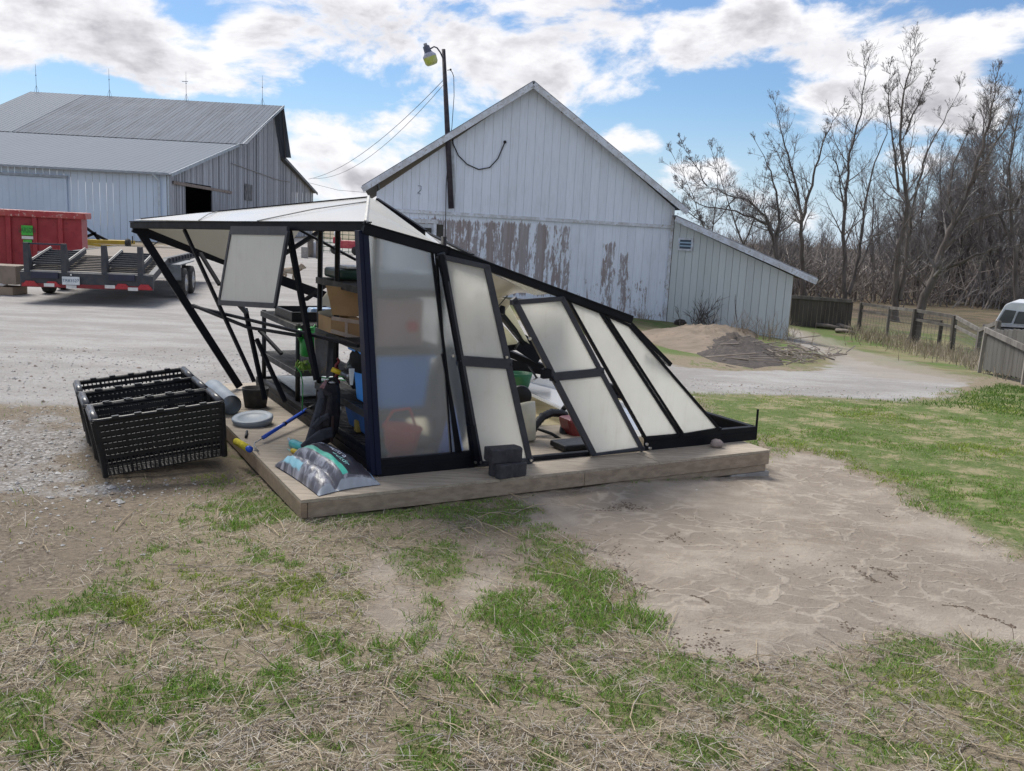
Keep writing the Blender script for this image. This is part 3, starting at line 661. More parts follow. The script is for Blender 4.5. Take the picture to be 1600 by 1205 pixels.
OV=.35
eL=bt(566,291,OV); pk=bt(834,127,OV); eR=bt(1075,327,OV)
metal_roof=pbr('roof_metal',(.22,.24,.27),(.17,.18,.2),3,.6,.1)
for (a,b,nm) in ((eL,pk,0),(eR,pk,1)):
    mb=MB(); A1=BO+Bd*a[0]+Zv*a[1]+Bn*OV; A2=BO+Bd*b[0]+Zv*b[1]+Bn*OV; dn=Zv*-.06
    nb=-Bn*14
    mb.plate([A1,A2,A2+nb,A1+nb],.05,None); mb.build('roof',metal_roof,barn)
    mb=MB(); mb.beam(A1+dn*1.7+Bn*.002,A2+dn*1.7+Bn*.002,.04,.17,up=(0,0,1)); mb.build('rake_board',wtrim,barn)
    mb=MB(); 
    for q in range(0,9): mb.beam(A1.lerp(A2,(q+.3)/9)-Zv*.12-Bn*.03,A1.lerp(A2,(q+.3)/9)-Zv*.12-Bn*(OV+.1),.05,.07)
    mb.plate([A1+dn*1.2-Bn*.05,A2+dn*1.2-Bn*.05,A2+dn*1.2-Bn*OV,A1+dn*1.2-Bn*OV],.02); mb.build('soffit',dk_under,barn)
# small door at the left
mb=MB(); x0,x1,z0,z1=dW; x0-=.35; x1+=.1
for a_1,a_2,b_1,b_2 in ((x0,x0+.09,gL,z1+.02),(x1-.09,x1,gL,z1+.02),(x0-.05,x1+.05,z1+.022,z1+.14)): mb.box(BO+Bd*(a_1+a_2)/2+Bn*.04+Zv*(b_1+b_2)/2,Bd*(a_2-a_1)/2,Bn*.03,Zv*(b_2-b_1)/2)
df=mb.build('door_frame',wtrim,barn)
mb=MB(); mb.box(BO+Bd*(x0+x1)/2-Bn*.0+Zv*(gL+z1)/2,Bd*((x1-x0)/2-.09),Bn*.02,Zv*(z1-gL)/2); dd=mb.build('door',pbr('white_door',(.55,.6,.66),(.42,.45,.5),4,.6),barn)
mb=MB(); mb.box(BO+Bd*(x1-.32)+Bn*.035+Zv*(z1-.32),Bd*.17,Bn*.012,Zv*.2); mb.build('pane',pbr('dark_glass',(.01,.012,.015),rough=.1),dd)
# small vent in the gable foot
p=bt(655,297); mb=MB()
for k_ in range(3): mb.tube([BO+Bn*.06+Bd*(p[0]+a)+Zv*(p[1]+b) for a,b in ((-.05,.12),(.05,.12),(.05,0),(-.05,-.1),(.05,-.12))][k_*1:k_*1+3],.008,5)
mb.build('house_mark',pbr('mark_blue',(.08,.09,.16)),barn)
# cable swag on the gable
pts=[]
for (a,b) in ((706,205),(708,225),(716,243),(730,257),(748,265),(765,262),(778,248),(789,222)):
    q=bt(a,b,.08); pts.append(BO+Bd*q[0]+Bn*.08+Zv*q[1])
mb=MB(); mb.tube(pts,.018,6); mb.ell(pts[-1],.05,8); mb.build('cable',black_pl,barn)
# louvred hatch, lamp post
# ---- lean-to shed
SR=gt(1229,531); Ss=BO+Bd*BL_; Ss.z=0
Sd,Sn,SL=wallsys(Ss,SR)
def stt(px,py,off=0): return tz(px,py,Ss,Sd,Sn,off)
shed=thing('lean_to_shed','pale cream corrugated lean-to shed against the right side of the white barn','shed',Ss)
top_=[(0.04,stt(1052,346)[1]),(stt(1240,432)[0],stt(1240,432)[1])]; Ls=stt(1240,432)[0]
cream=lambda rs,t:(lambda k:(.56*k,.61*k,.62*k))(rs.uniform(.95,1.04))
mc=tintmat('cream_steel',.12,.5,None,.1,(.25,.24,.2))
board_wall('wall',mc,shed,Ss,Sd,Sn,[(0.04,gR),(Ls,SR.z-.15)],top_,.24,.012,cream,8,jig=.001)
mb=MB(); w_=-Bn
mb.box(Ss+Sd*(Ls-.03)+w_*6+Zv*((SR.z+top_[1][1])/2-.1),w_*5.97,Sd*.02,Zv*((top_[1][1]-SR.z)/2)); mb.plate([Ss-Sn*.05+Sd*a+Zv*z for a,z in [(.06,gR),(Ls-.02,SR.z-.15),(Ls-.02,top_[1][1]-.05),(.06,top_[0][1]-.05)]],.04,Sn); mb.build('backing',pbr('dark_timber',(.05,.045,.04)),shed)
r0=stt(1056,337,.3); r1=stt(1277,435,.3)
A1=Ss+Sd*r0[0]+Sn*.3+Zv*r0[1]; A2=Ss+Sd*r1[0]+Sn*.3+Zv*r1[1]
mb=MB(); mb.plate([A1,A2,A2-Bn*12,A1-Bn*12],.04); mb.build('roof',metal_roof,shed)
mb=MB(); mb.beam(A1-Zv*.1,A2-Zv*.1,.04,.16); mb.build('rake_board',wtrim,shed)
mb=MB(); mb.plate([A1-Zv*.06-Sn*.05,A2-Zv*.06-Sn*.05,A2-Zv*.06-Bn*12,A1-Zv*.06-Bn*12],.02); mb.build('soffit',dk_under,shed)
h0=stt(1063,373); h1=stt(1082,391); vt=MB(); hc=Ss+Sn*.04+Sd*(h0[0]+h1[0])/2+Zv*(h0[1]+h1[1])/2; hw=(h1[0]-h0[0])/2; hh=(h0[1]-h1[1])/2
for s_ in (-1,1): vt.box(hc+Sd*s_*hw,Sd*.03,Sn*.03,Zv*hh); vt.box(hc+Zv*s_*hh,Sd*(hw+.03),Sn*.032,Zv*.03)
vent=vt.build('vent',wtrim,shed); vt=MB(); vt.box(hc,Sd*hw*.97,Sn*.01,Zv*hh*.95); vt.build('panel',pbr('dark_vent',(.06,.09,.13)),vent)
vt=MB()
for k_ in (-.3,.3): vt.box(hc+Zv*hh*k_+Sn*.02,Sd*hw*.95,Sn*.015,Zv*hh*.13)
vt.build('slats',pbr('vent_slats',(.35,.5,.65)),vent)
# ---- yard light mast on the gable
P0=BO+Bn*.16; ptop=onpl(693,77,P0,Bn); pbot=onpl(705,326,P0,Bn)
mast=thing('yard_light','dark pole with an old yard light leaning above the white barn gable','street lamp',pbot)
mb=MB(); mb.tube([pbot,pbot.lerp(ptop,.5),ptop],[.085,.08,.055],8); mb.build('pole',pbr('creosote_pole',(.025,.022,.035),(.05,.04,.05),8,.7),mast,smooth=True)
lamp_m=pbr('lamp_grey',(.05,.06,.10),(.08,.09,.13),8,.5)
A_=lambda x,y,o=0:onpl(x,y,P0+Bn*o,Bn)
mb=MB(); mb.tube([A_(692,91,.05),A_(688,82,.12),A_(683,75,.2),A_(678,73,.25),A_(673,76,.28)],.022,8); mb.build('arm',lamp_m,mast,smooth=True)
lt=A_(664,68,.28); lb=A_(675.5,101,.28); ax_=(lb-lt).normalized(); Lh=(lb-lt).length
mb=MB(); mb.lathe(lt,[(.0,0),(.05,0),(.055,Lh*.10),(.10,Lh*.14),(.11,Lh*.40),(.13,Lh*.45)],14,ax_); lh=mb.build('lamp_head',lamp_m,mast,smooth=True)
mb=MB(); mb.lathe(lt,[(.13,Lh*.45),(.2,Lh*.58),(.2,Lh*.66)],16,ax_); mb.build('collar',pbr('lamp_collar',(.4,.42,.5),rough=.4),mast,smooth=True)
mb=MB(); mb.lathe(lt,[(.2,Lh*.66),(.19,Lh*.9),(.15,Lh*1.0),(.0,Lh*1.0)],16,ax_); mb.build('lens',pbr('yellow_lens',(.42,.5,.08),(.5,.52,.22),5,.35),mast,smooth=True)
mb=MB(); mb.tube([A_(699,110),A_(704,109,.05),A_(707,114,.05),A_(709,120)],.012,5)
mb.tube([A_(709,120),A_(709.5,150),A_(706,200),A_(704.5,207)],.01,5); mb.tube([A_(703,210),A_(697,290),A_(696,370)],.012,5)
mb.ell(A_(704,109),.035,8); mb.build('wiring',black_pl,mast)
mb=MB(); mb.plate([A_(700,222,-.13),A_(709,222,-.13),A_(712,326,-.13),A_(703,326,-.13)],.03); mb.build('flashing',pbr('flashing',(.5,.54,.6),(.35,.37,.4),3,.6),mast)
# overhead wires
def wire(name,pts_,r,label,mat=black_pl):
    mb=MB(); mb.tube(pts_,r,5); o=mb.build(name,mat); tag(o,label,'wire','overhead service wires'); return o
w0=A_(696,122,.02); w1=aty(482,280,46)
wire('overhead_wire',[w0.lerp(w1,k/14)-Zv*(.55*4*(k/14)*(1-k/14)) for k in range(15)],.009,'upper dark wire sagging from the yard light pole to the grey barn')
w0=A_(697,128,.02); w1=aty(490,279,46)
wire('overhead_wire',[w0.lerp(w1,k/14)-Zv*(.75*4*(k/14)*(1-k/14)) for k in range(15)],.008,'lower dark wire sagging from the yard light pole to the grey barn')
w0=aty(480,285,70); w1=aty(585,302,60); wire('overhead_wire',[w0,w0.lerp(w1,.5)-Zv*.2,w1],.012,'short thin wire crossing low in the gap between the two barns')
# ================================================================ grey gambrel barn
GC=gt(262,379); GYD=GC.y; pR=gt(489,372)
gd=Vector((-1,-.05,0)).normalized()   # front wall runs away to the left
# gable direction perpendicular to the front wall
ge=Vector((-gd.y,gd.x,0)); ge=ge if ge.y>0 else -ge
gnF=-ge; gnG=-gd
GC.z=0; def_=0
def ft(px,py,off=0): return tz(px,py,GC,gd,gnF,off)
def gtt(px,py,off=0): return tz(px,py,GC,ge,gnG,off)
print('grey barn corner',GC,'gable',gtt(489,303),gtt(432,162),gtt(268,270),'front',ft(0,250),ft(260,270))
GL=30.0; gz0=Hf(GC.x,GC.y)-.15
gbarn=thing('grey_barn','long grey barn with weathered board gable, steel front and two pitch metal roof','barn',GC)
ev=ft(264,272)[1]; gW=gtt(489,305)[0]
steel_t=lambda rs,t:(lambda k:(.60*k,.71*k,.86*k))(rs.uniform(.97,1.03))
mst=tintmat('ribbed_steel_wall',.06,.45,None,.1,(.3,.35,.4))
mwd=tintmat('grey_weathered_boards',.45,.9,None,.5,(.07,.065,.065))
board_wall('front_wall',mst,gbarn,GC,gd,gnF,[(0,gz0),(GL,gz0)],[(0,ev),(GL,ev)],.46,.02,steel_t,11,jig=.004)
wg=lambda rs,t:(lambda k,b:(.36*k+.03*b,.385*k+.03*b,.43*k+.03*b))(rs.choice((.5,.72,.9,1,1.1,1.25)),rs.random())
# gable outline follows the roof
ridge=gtt(426,170); br1=gtt(366,228); el=(0,ev-.1); br2=gtt(438,250); er=(gW,gtt(488,300)[1])
dr0=gtt(291,335); dr1=gtt(328,291)
hole=[(dr0[0],dr1[0],gz0-1,dr1[1])]
tops=[el,(br1[0],br1[1]),ridge,(br2[0],br2[1]),er]
print(tops,hole)
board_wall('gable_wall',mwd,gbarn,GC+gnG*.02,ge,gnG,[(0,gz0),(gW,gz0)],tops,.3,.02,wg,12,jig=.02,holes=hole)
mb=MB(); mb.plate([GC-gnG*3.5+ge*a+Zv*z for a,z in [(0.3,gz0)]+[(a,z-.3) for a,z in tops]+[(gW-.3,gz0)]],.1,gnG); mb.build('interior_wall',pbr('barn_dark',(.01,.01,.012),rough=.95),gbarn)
# roof sheets with ribs
mr1=bpy.data.materials.new('old_roof_metal'); mr1.use_nodes=True; t=mr1.node_tree; b=t.nodes['Principled BSDF']
uvn=nn(t,'ShaderNodeUVMap'); s1=noise_(t,vscale(t,uvn.outputs[0],(1,.05,1)),2.6,6,.75); s2=noise_(t,vscale(t,uvn.outputs[0],(.12,.25,1)),1,4,.6)
c=mixc(t,maprange(t,s1,.4,.66),(.13,.155,.195),(.075,.088,.11)); c=mixc(t,math_(t,'MULTIPLY',maprange(t,s2,.5,.65),.35),c,(.16,.18,.21)); t.links.new(c,b.inputs['Base Color']); b.inputs['Roughness'].default_value=.6; b.inputs['Metallic'].default_value=0; b.inputs['Specular IOR Level'].default_value=.05
mr2=bpy.data.materials.new('newer_roof_metal'); mr2.use_nodes=True; t=mr2.node_tree; b=t.nodes['Principled BSDF']; uvn=nn(t,'ShaderNodeUVMap'); s1=noise_(t,vscale(t,uvn.outputs[0],(1,.2,1)),.5,4,.6)
c=mixc(t,s1,(.155,.18,.215),(.18,.205,.24)); t.links.new(c,b.inputs['Base Color']); b.inputs['Roughness'].default_value=.6; b.inputs['Metallic'].default_value=0; b.inputs['Specular IOR Level'].default_value=.05
def ribroof(name,mat,a,b,x0,x1,pitch,th=.04,rib=.016):
    "a,b = (t along gable,z) edges of the slope; runs from x0 to x1 along the barn"
    vs=[];fs=[];uv=[];n=int((x1-x0)/pitch); Aa=GC+ge*a[0]+Zv*a[1]; Bb=GC+ge*b[0]+Zv*b[1]; sl_=(Bb-Aa); nrm=sl_.cross(gd).normalized(); 
    if nrm.z<0: nrm=-nrm
    prof=[]
    for i in range(n):
        q=x0+i*pitch; prof+=[(q,0),(q+pitch*.78,0),(q+pitch*.84,rib),(q+pitch*.94,rib),(q+pitch*.9999,0)]
    for side in (0,1):
        for (q,h) in prof:
            for P_,vv in ((Aa,0),(Bb,sl_.length)):
                vs.append(P_+gd*q+nrm*(h if side==0 else -th)-ORG[gbarn.name]); uv.append((q,vv))
    m_=len(prof)
    for side in (0,1):
        for i in range(m_-1):
            k=side*2*m_+2*i; fs.append((k,k+1,k+3,k+2))
    for k in (0,2*m_-2): fs.append((k,k+1,k+1+2*m_,k+2*m_))
    me=bpy.data.meshes.new(name); me.from_pydata([tuple(p) for p in vs],[],fs); me.materials.append(mat); ul=me.uv_layers.new(name='UVMap')
    for l in me.loops: ul.data[l.index].uv=uv[l.vertex_index]
    ob=bpy.data.objects.new(name,me); col.objects.link(ob); ob.parent=gbarn; ORG[ob.name]=ORG[gbarn.name]; return ob
ev_o=(-.45,ev-.05); b_o=(br1[0],br1[1]+.14); r_o=(ridge[0]+.1,ridge[1]+.35)
rl=ft(45,141,-ridge[0])[0]; print('ridge len',rl)
ribroof('lower_roof',mr2,ev_o,b_o,-.45,GL,.45)
ribroof('upper_roof',mr1,(b_o[0]-.12,b_o[1]+.03),r_o,-1.1,rl-5.5,.36)
ribroof('newer_upper_roof',mr2,(b_o[0]-.12,b_o[1]+.03),r_o,rl-5.5,rl,.36)
ribroof('back_upper_roof',mr1,r_o,(br2[0]+.25,br2[1]+.3),-1.1,rl,.36); ribroof('back_lower_roof',mr2,(br2[0]+.2,br2[1]+.3),(er[0]+.9,er[1]-.1),-.4,GL,.45)
tr_=pbr('roof_edge',(.34,.39,.45),(.25,.29,.34),3,.5)
mb=MB()
for a,b_,o_ in ((ev_o,b_o,-.47),(b_o,r_o,-.75)): mb.beam(GC+ge*a[0]+Zv*(a[1]-.03)-gd*(-o_ if 0 else .0)+gnG*(-o_),GC+ge*b_[0]+Zv*(b_[1]-.03)+gnG*(-o_ if b_ is b_o else 1.15),.06,.24)
mb.build('rake_trim',tr_,gbarn)
mb=MB()
for a,b_,o_ in ((r_o,(br2[0]+.25,br2[1]+.3),1.0),((br2[0]+.2,br2[1]+.3),(er[0]+.9,er[1]-.1),.43)): mb.beam(GC+ge*a[0]+Zv*(a[1]-.08)+gnG*o_,GC+ge*b_[0]+Zv*(b_[1]-.08)+gnG*(o_ if b_[0]>gW else .5),.08,.3)
mb.build('back_rake_trim',pbr('dark_rake',(.10,.10,.11)),gbarn)
mb=MB(); mb.beam(GC+gnF*.5+gd*-.3+Zv*(ev-.02),GC+gnF*.5+gd*GL+Zv*(ev-.02),.14,.14); mb.build('gutter',tr_,gbarn)
mb=MB(); dx=ft(250,300)[0]; mb.tube([GC+gnF*.5+gd*(dx+.3)+Zv*(ev-.05),GC+gnF*.2+gd*dx+Zv*(ev-.5),GC+gnF*.15+gd*dx+Zv*gz0],.10,8); mb.build('downspout',pbr('downspout_white',(.5,.58,.66)),gbarn)
x0=ft(105,270)[0]; mb=MB(); mb.box(GC+gnF*.12+gd*(x0+5)+Zv*((ev+gz0)/2-.3),gd*5,gnF*.04,Zv*((ev-gz0)/2-.35)); sdoor=mb.build('sliding_door',pbr('door_steel',(.54,.65,.80),(.50,.61,.75),.6,.45),gbarn)
mb=MB()
for k_ in range(22): mb.box(GC+gnF*.165+gd*(x0+.25+k_*.45)+Zv*((ev+gz0)/2-.3),gd*.025,gnF*.01,Zv*((ev-gz0)/2-.36))
mb.build('ribs',pbr('door_steel',(.5,.5,.5)),sdoor)
mb=MB(); mb.beam(GC+gnF*.2+gd*(x0-.1)+Zv*(ev-.55),GC+gnF*.2+gd*(x0+11)+Zv*(ev-.55),.12,.16); mb.build('door_track',tr_,gbarn)
mb=MB(); mb.box(GC+gnG*.06+ge*.1+Zv*((ev+gz0)/2),ge*.1,gnG*.03,Zv*((ev-gz0)/2)); mb.build('corner_trim',pbr('corner_trim',(.48,.56,.64)),gbarn)
mb=MB(); q0=gtt(268,285);q1=gtt(360,301); mb.beam(GC+gnG*.12+ge*q0[0]+Zv*q0[1],GC+gnG*.12+ge*q1[0]+Zv*q1[1],.1,.22); mb.build('door_rail',pbr('rail_rust',(.18,.13,.11),(.25,.22,.2),5,.8),gbarn)
q0=gtt(329,294); q1=gtt(357,300); mb=MB(); mb.plate([GC+gnG*.1+ge*a+Zv*z for a,z in [(q0[0],q0[1]),(q1[0],q1[1]-.2),(q1[0],gz0),(q0[0]+.3,gz0+.8),(q0[0],1.2)]],.05,gnG); mb.build('barn_door',pbr('grey_door',(.30,.33,.38),(.18,.19,.21),2,.8,stretch=(1,1,.1)),gbarn)
q=gtt(401,197); mb=MB(); mb.box(GC+gnG*.15+ge*q[0]+Zv*q[1],ge*.45,gnG*.12,Zv*.35); mb.build('loft_lamp',pbr('loft_lamp',(.3,.33,.35),(.15,.16,.17)),gbarn,bevel=.05)
mb=MB()
for a_,b_ in (((360,255),(380,262)),((380,262),(430,280)),((430,280),(452,284))):
    q0=gtt(*a_);q1=gtt(*b_); mb.tube([GC+gnG*.1+ge*q0[0]+Zv*q0[1],GC+gnG*.1+ge*q1[0]+Zv*q1[1]],.04,5)
q0=gtt(379,250);q1=gtt(381,262); 
mb.build('service_cable',pbr('cable_grey',(.3,.3,.32)),gbarn)
q0=gtt(381,287); q1=gtt(393,314); mb=MB()
for k_ in range(9): zz=q0[1]+(q1[1]-q0[1])*(k_+.5)/9; mb.box(GC+gnG*.08+ge*(q0[0]+q1[0])/2+Zv*zz,ge*(q1[0]-q0[0])/2,gnG*.02,Zv*.09)
mb.build('louvre',pbr('louvre_wood',(.2,.2,.21),(.1,.1,.11),2,.9),gbarn)
for px,yt,yb in ((57,100,142),(171,107,148),(291,112,152),(410,118,158)):
    b_=ft(px,yb,-ridge[0]); P_=GC+gd*b_[0]+ge*ridge[0]; 
    zt=ft(px,yt,-ridge[0])[1]; zb=r_o[1]-.05
    mb=MB(); mb.tube([Vector((P_.x,P_.y,zb)),Vector((P_.x,P_.y,zb+(zt-zb)*.62)),Vector((P_.x,P_.y,zt))],[.022,.018,.010],6); mb.ell((P_.x,P_.y,zb+(zt-zb)*.6),.06,8)
    if px==291: mb.tube([Vector((P_.x-.4,P_.y,zb+(zt-zb)*.66)),Vector((P_.x+.2,P_.y,zb+(zt-zb)*.66))],.03,5)
    for a in (0,2.1,4.2): mb.tube([Vector((P_.x+.25*math.cos(a),P_.y+.25*math.sin(a),zb)),Vector((P_.x,P_.y,zb+.7))],.012,4)
    mb.build('lightning_rod',lamp_m,gbarn)
# ================================================================ collapsed greenhouse
def polymat(key,c,trans,clear,rough=.25,tone=.0,gloss=.0):
    m=bpy.data.materials.new(key); m.use_nodes=True; t=m.node_tree; t.nodes.remove(t.nodes['Principled BSDF']); out=t.nodes['Material Output']
    tc=nn(t,'ShaderNodeTexCoord'); f=noise_(t,tc.outputs['Object'],1.7,4,.6); f2=noise_(t,tc.outputs['Object'],7,5,.7)
    cc=mixc(t,maprange(t,f,.3,.7),c,tuple(x*.93 for x in c)); cc=mixc(t,math_(t,'MULTIPLY',maprange(t,f2,.52,.75),.12),cc,(.55,.50,.40))
    st2=noise_(t,vscale(t,tc.outputs['Object'],(9,9,.8)),3,5,.7); cc=mixc(t,math_(t,'MULTIPLY',maprange(t,st2,.5,.72),.16),cc,(.62,.58,.48))
    df=nn(t,'ShaderNodeBsdfDiffuse'); tl_=nn(t,'ShaderNodeBsdfTranslucent'); gl=nn(t,'ShaderNodeBsdfRefraction'); gl.inputs['Roughness'].default_value=rough; gl.inputs['IOR'].default_value=1.4; gl.inputs['Color'].default_value=(.93,.96,.97,1)
    gs=nn(t,'ShaderNodeBsdfGlossy'); gs.inputs['Roughness'].default_value=.22
    for n in (df,tl_): t.links.new(cc,n.inputs[0])
    m1=nn(t,'ShaderNodeMixShader'); m1.inputs[0].default_value=trans; t.links.new(df.outputs[0],m1.inputs[1]); t.links.new(tl_.outputs[0],m1.inputs[2])
    m2=nn(t,'ShaderNodeMixShader'); m2.inputs[0].default_value=clear; t.links.new(m1.outputs[0],m2.inputs[1]); t.links.new(gl.outputs[0],m2.inputs[2])
    fr=nn(t,'ShaderNodeFresnel'); fr.inputs[0].default_value=1.45
    # twin-wall flutes
    sp=nn(t,'ShaderNodeSeparateXYZ'); t.links.new(tc.outputs['Object'],sp.inputs[0])
    m3=nn(t,'ShaderNodeMixShader'); t.links.new(math_(t,'MULTIPLY_ADD',fr.outputs[0],.8,gloss),m3.inputs[0]); t.links.new(m2.outputs[0],m3.inputs[1]); t.links.new(gs.outputs[0],m3.inputs[2]); t.links.new(m3.outputs[0],out.inputs[0]); return m
pane_m=polymat('milky_polycarbonate',(.97,.965,.925),.74,.10,.3)
pane_clear=polymat('frosted_polycarbonate',(.90,.96,1.0),.76,.80,.245,gloss=.07)
pane_warm=polymat('milky_vent_pane',(.97,.96,.90),.45,.04,.3)
roof_m=polymat('cream_roof_sheet',(.60,.57,.49),.36,.0,.4)
gh=thing('greenhouse','collapsed black framed greenhouse with milky panels and cream roof leaning to the left','greenhouse',g(1.5,1.5,0))
def bar(name,a,b,w,h=None,mat=black_al,up=None,parent=gh,bevel=0):
    mb=MB(); mb.beam(a,b,w,h,up or (0,0,1)); return mb.build(name,mat,parent,bevel=bevel)
# base frame, a 10 cm channel round four sides
def channel(a,b,side,hh=.105,nm='base_rail'):
    mb=MB(); mb.beam(a+Zv*hh/2,b+Zv*hh/2,.012,hh); mb.beam(a+Zv*(hh-.006)+side*.02,b+Zv*(hh-.006)+side*.02,.04,.012); mb.beam(a+Zv*.008+side*.025,b+Zv*.008+side*.025,.05,.012); mb.beam(a+Zv*hh*.55-side*.009,b+Zv*hh*.55-side*.009,.006,.012)
    return mb.build(nm,black_al,gh)
GLU=3.09; GLV=3.02
q1=tz(742,712,F0,u,-v)[0]; q2=tz(1006,700,F0,u,-v)[0]
channel(g(0,0),g(q1,0),v); channel(g(q2,0),g(GLU,0),v); channel(g(q1+.005,.01),g(q2-.005,.01),v,.028,'door_track')
channel(g(0,.02),g(0,GLV),u); channel(g(.02,GLV),g(GLU-.02,GLV),-v); channel(g(GLU,.02),g(GLU,GLV-.02),-u)
mb=MB(); mb.tube([g(GLU,-.0,.0),g(GLU-.005,0,.24)],.009,8); mb.build('anchor_rod',black_al,gh)
# posts and eave rails
TF0=fp(570,356); TF1=fp(985,502); off=v*.0
TB0=onpl(208,351,g(0,3.0),v); TB1=onpl(872,594,g(0,3.0),v)
APX=onpl(576,309,g(0,1.5),v)
print('apex',(APX-F0).dot(u),(APX-F0).dot(v),APX.z,'TB0',(TB0-F0).dot(u),TB0.z)
mb=MB(); P0_=fp(567,360); P1_=fp(586,742); mb.beam(P0_+v*.02,P1_+v*.02,.052,.05,up=v); mb.beam(P0_+u*.014-v*.008,P1_+u*.022-v*.008,.034,.008,up=v)
mb.beam(fp(562,360)+v*.05,fp(581,742)+v*.05,.012,.05,up=v); mb.build('corner_post',navy_al,gh,bevel=.003)
bar('corner_post',onpl(215,356,g(0,3.0),v),onpl(374,604,g(0,3.0),v),.062,.05,up=v,mat=black_al)
def rail(nm,a,b,w,h,up=(0,0,1)):
    mb=MB(); d=(b-a).normalized(); mb.beam(a,b,w,h,up); mb.beam(a+Vector((0,0,h*.62)),b+Vector((0,0,h*.62)),w*1.25,.008,up); mb.beam(a-Vector((0,0,h*.45)),b-Vector((0,0,h*.45)),w*.6,.012,up); return mb.build(nm,black_al,gh)
rail('front_eave',fp(566,357),fp(700,395),.055,.05); rail('front_eave',fp(696,393),fp(985,500),.055,.042)
rail('end_eave',TB0+Zv*-.005,fp(574,355),.05,.045)
bar('back_eave',TB0+Zv*-.02,TB1,.06,.085)
bar('roof_edge',onpl(222,343,g(0,2.95),v),APX,.03,.02)
# roof sheets: crown to the eaves
def sheet(nm,pts,mat,th=.006,sag=0,parent=gh,n=7,seams=()):
    "triangle/quad sheet subdivided and slightly bellied"
    pts=[Vector(p) for p in pts]
    if len(pts)==3: pts=[pts[0],pts[0],pts[1],pts[2]]
    nr=(pts[2]-pts[0]).cross(pts[3]-pts[1]).normalized(); mb=MB(); vs=[]
    if nr.z<0: nr=-nr
    for i in range(n+1):
        for j in range(n+1):
            a=i/n;b_=j/n; p=(pts[0]*(1-a)+pts[1]*a)*(1-b_)+(pts[3]*(1-a)+pts[2]*a)*b_
            p=p+nr*sag*math.sin(math.pi*a)*math.sin(math.pi*b_); vs.append(p)
    N_=(n+1)**2; mb.add([p+nr*th/2 for p in vs]+[p-nr*th/2 for p in vs],[(i*(n+1)+j,i*(n+1)+j+1,(i+1)*(n+1)+j+1,(i+1)*(n+1)+j) for i in range(n) for j in range(n)]+[(N_+i*(n+1)+j,N_+(i+1)*(n+1)+j,N_+(i+1)*(n+1)+j+1,N_+i*(n+1)+j+1) for i in range(n) for j in range(n)])
    return mb.build(nm,mat,parent,smooth=True)
eA=TB0+Zv*.035; eB=fp(571,349); a0=APX+Zv*-.0
# left face in four strips with visible seams
def lf(s,t): return (eA*(1-s)+eB*s)*(1-t)+APX*t
k1,k2,k3=eA.lerp(eB,.36),eA.lerp(eB,.62),eA.lerp(eB,.84)
m1,m2,m3=APX.lerp(eA,.62),APX.lerp(eB,.22),APX.lerp(eB,.62)
sheet('roof_panel',[eA,k1,m1.lerp(APX,.0),m1],roof_m,sag=.012)
sheet('roof_panel',[k1,k2,m2,m1],roof_m,sag=.02)
sheet('roof_panel',[m1,m2,APX],roof_m,sag=.0)
sheet('roof_panel',[k2,eB,m2.lerp(eB,.45),m2],roof_m,sag=.012)
sm=pbr('seam_grey',(.35,.34,.31),rough=.6)
for a,b_ in ((k1,m1),(k2,m2)):
    mb=MB(); mb.tube([a+Zv*.006,a.lerp(b_,.5)+Zv*.018,b_+Zv*.006],.004,5); mb.build('roof_seam',sm,gh)
# front face: crown to a broken corner further down the eave
Q1=fp(690,388); Q1b=APX.lerp(Q1,.5)
mb=MB(); mb.tube([APX+Zv*.008,eB+Zv*.008],.011,6); mb.build('hip_cap',pbr('hip_cream',(.62,.60,.55),rough=.5),gh)
n1_=onpl(589,314,g(0,1.35),v)
sheet('roof_panel',[eB+v*.01,APX.lerp(eB,.45),Q1.lerp(APX,.08),Q1],roof_m,sag=.01)
sheet('roof_panel',[APX.lerp(eB,.47),APX,n1_,Q1.lerp(APX,.06)],roof_m,sag=.01)
# broken ridge bar falling to the right behind the eave
rb=[onpl(588,315,g(0,1.4),v),onpl(664,365,g(0,1.0),v),onpl(738,401,g(0,.45),v),fp(800,428,.1)]
mb=MB(); mb.beam(rb[0],rb[1],.03,.055); mb.beam(rb[1],rb[2],.03,.035); mb.beam(rb[2],rb[3],.025,.025); mb.build('broken_ridge',black_al,gh)
D=lambda x,y,o:onpl(x,y,g(0,o),v)
sheet('roof_panel',[D(664,362,.95),D(666,381,.2),D(694,387,.05),D(690,384,.1)],roof_m)
sheet('roof_panel',[D(668,366,.98),D(694,386,.3),D(736,407,.12),D(738,403,.4)],roof_m)
mb=MB(); mb.plate([D(645,360,.8),D(664,362,.8),D(661,372,.8),D(653,365,.8)],.03); mb.build('corner_bracket',black_al,gh)
# fallen sheets seen from beneath
B3=lambda x,y:onpl(x,y,g(0,2.93),v)
sheet('fallen_roof_panel',[B3(228,356),B3(470,358),B3(438,400),B3(352,407)],roof_m)
sheet('fallen_roof_panel',[B3(566,440),B3(531,431),B3(500,470),B3(512,492)],roof_m)
D=lambda x,y,o:onpl(x,y,g(0,o),v)
cream2=polymat('cream_underside',(.80,.79,.66),.5,0,.4)
sheet('fallen_roof_panel',[D(700,385,.25),D(765,417,.25),D(866,458,.1),D(835,461,.6)],cream2)
sheet('fallen_roof_panel',[D(766,426,.62),D(766,470,1.6),D(815,455,1.6),D(838,461,.62)],roof_m)
sheet('fallen_roof_panel',[D(770,462,1.65),D(776,505,1.8),D(795,478,1.65),D(800,470,1.6)],roof_m)
sheet('fallen_roof_panel',[D(775,485,1.75),D(795,515,1.9),D(828,538,1.9),D(791,468,1.7)],cream2)
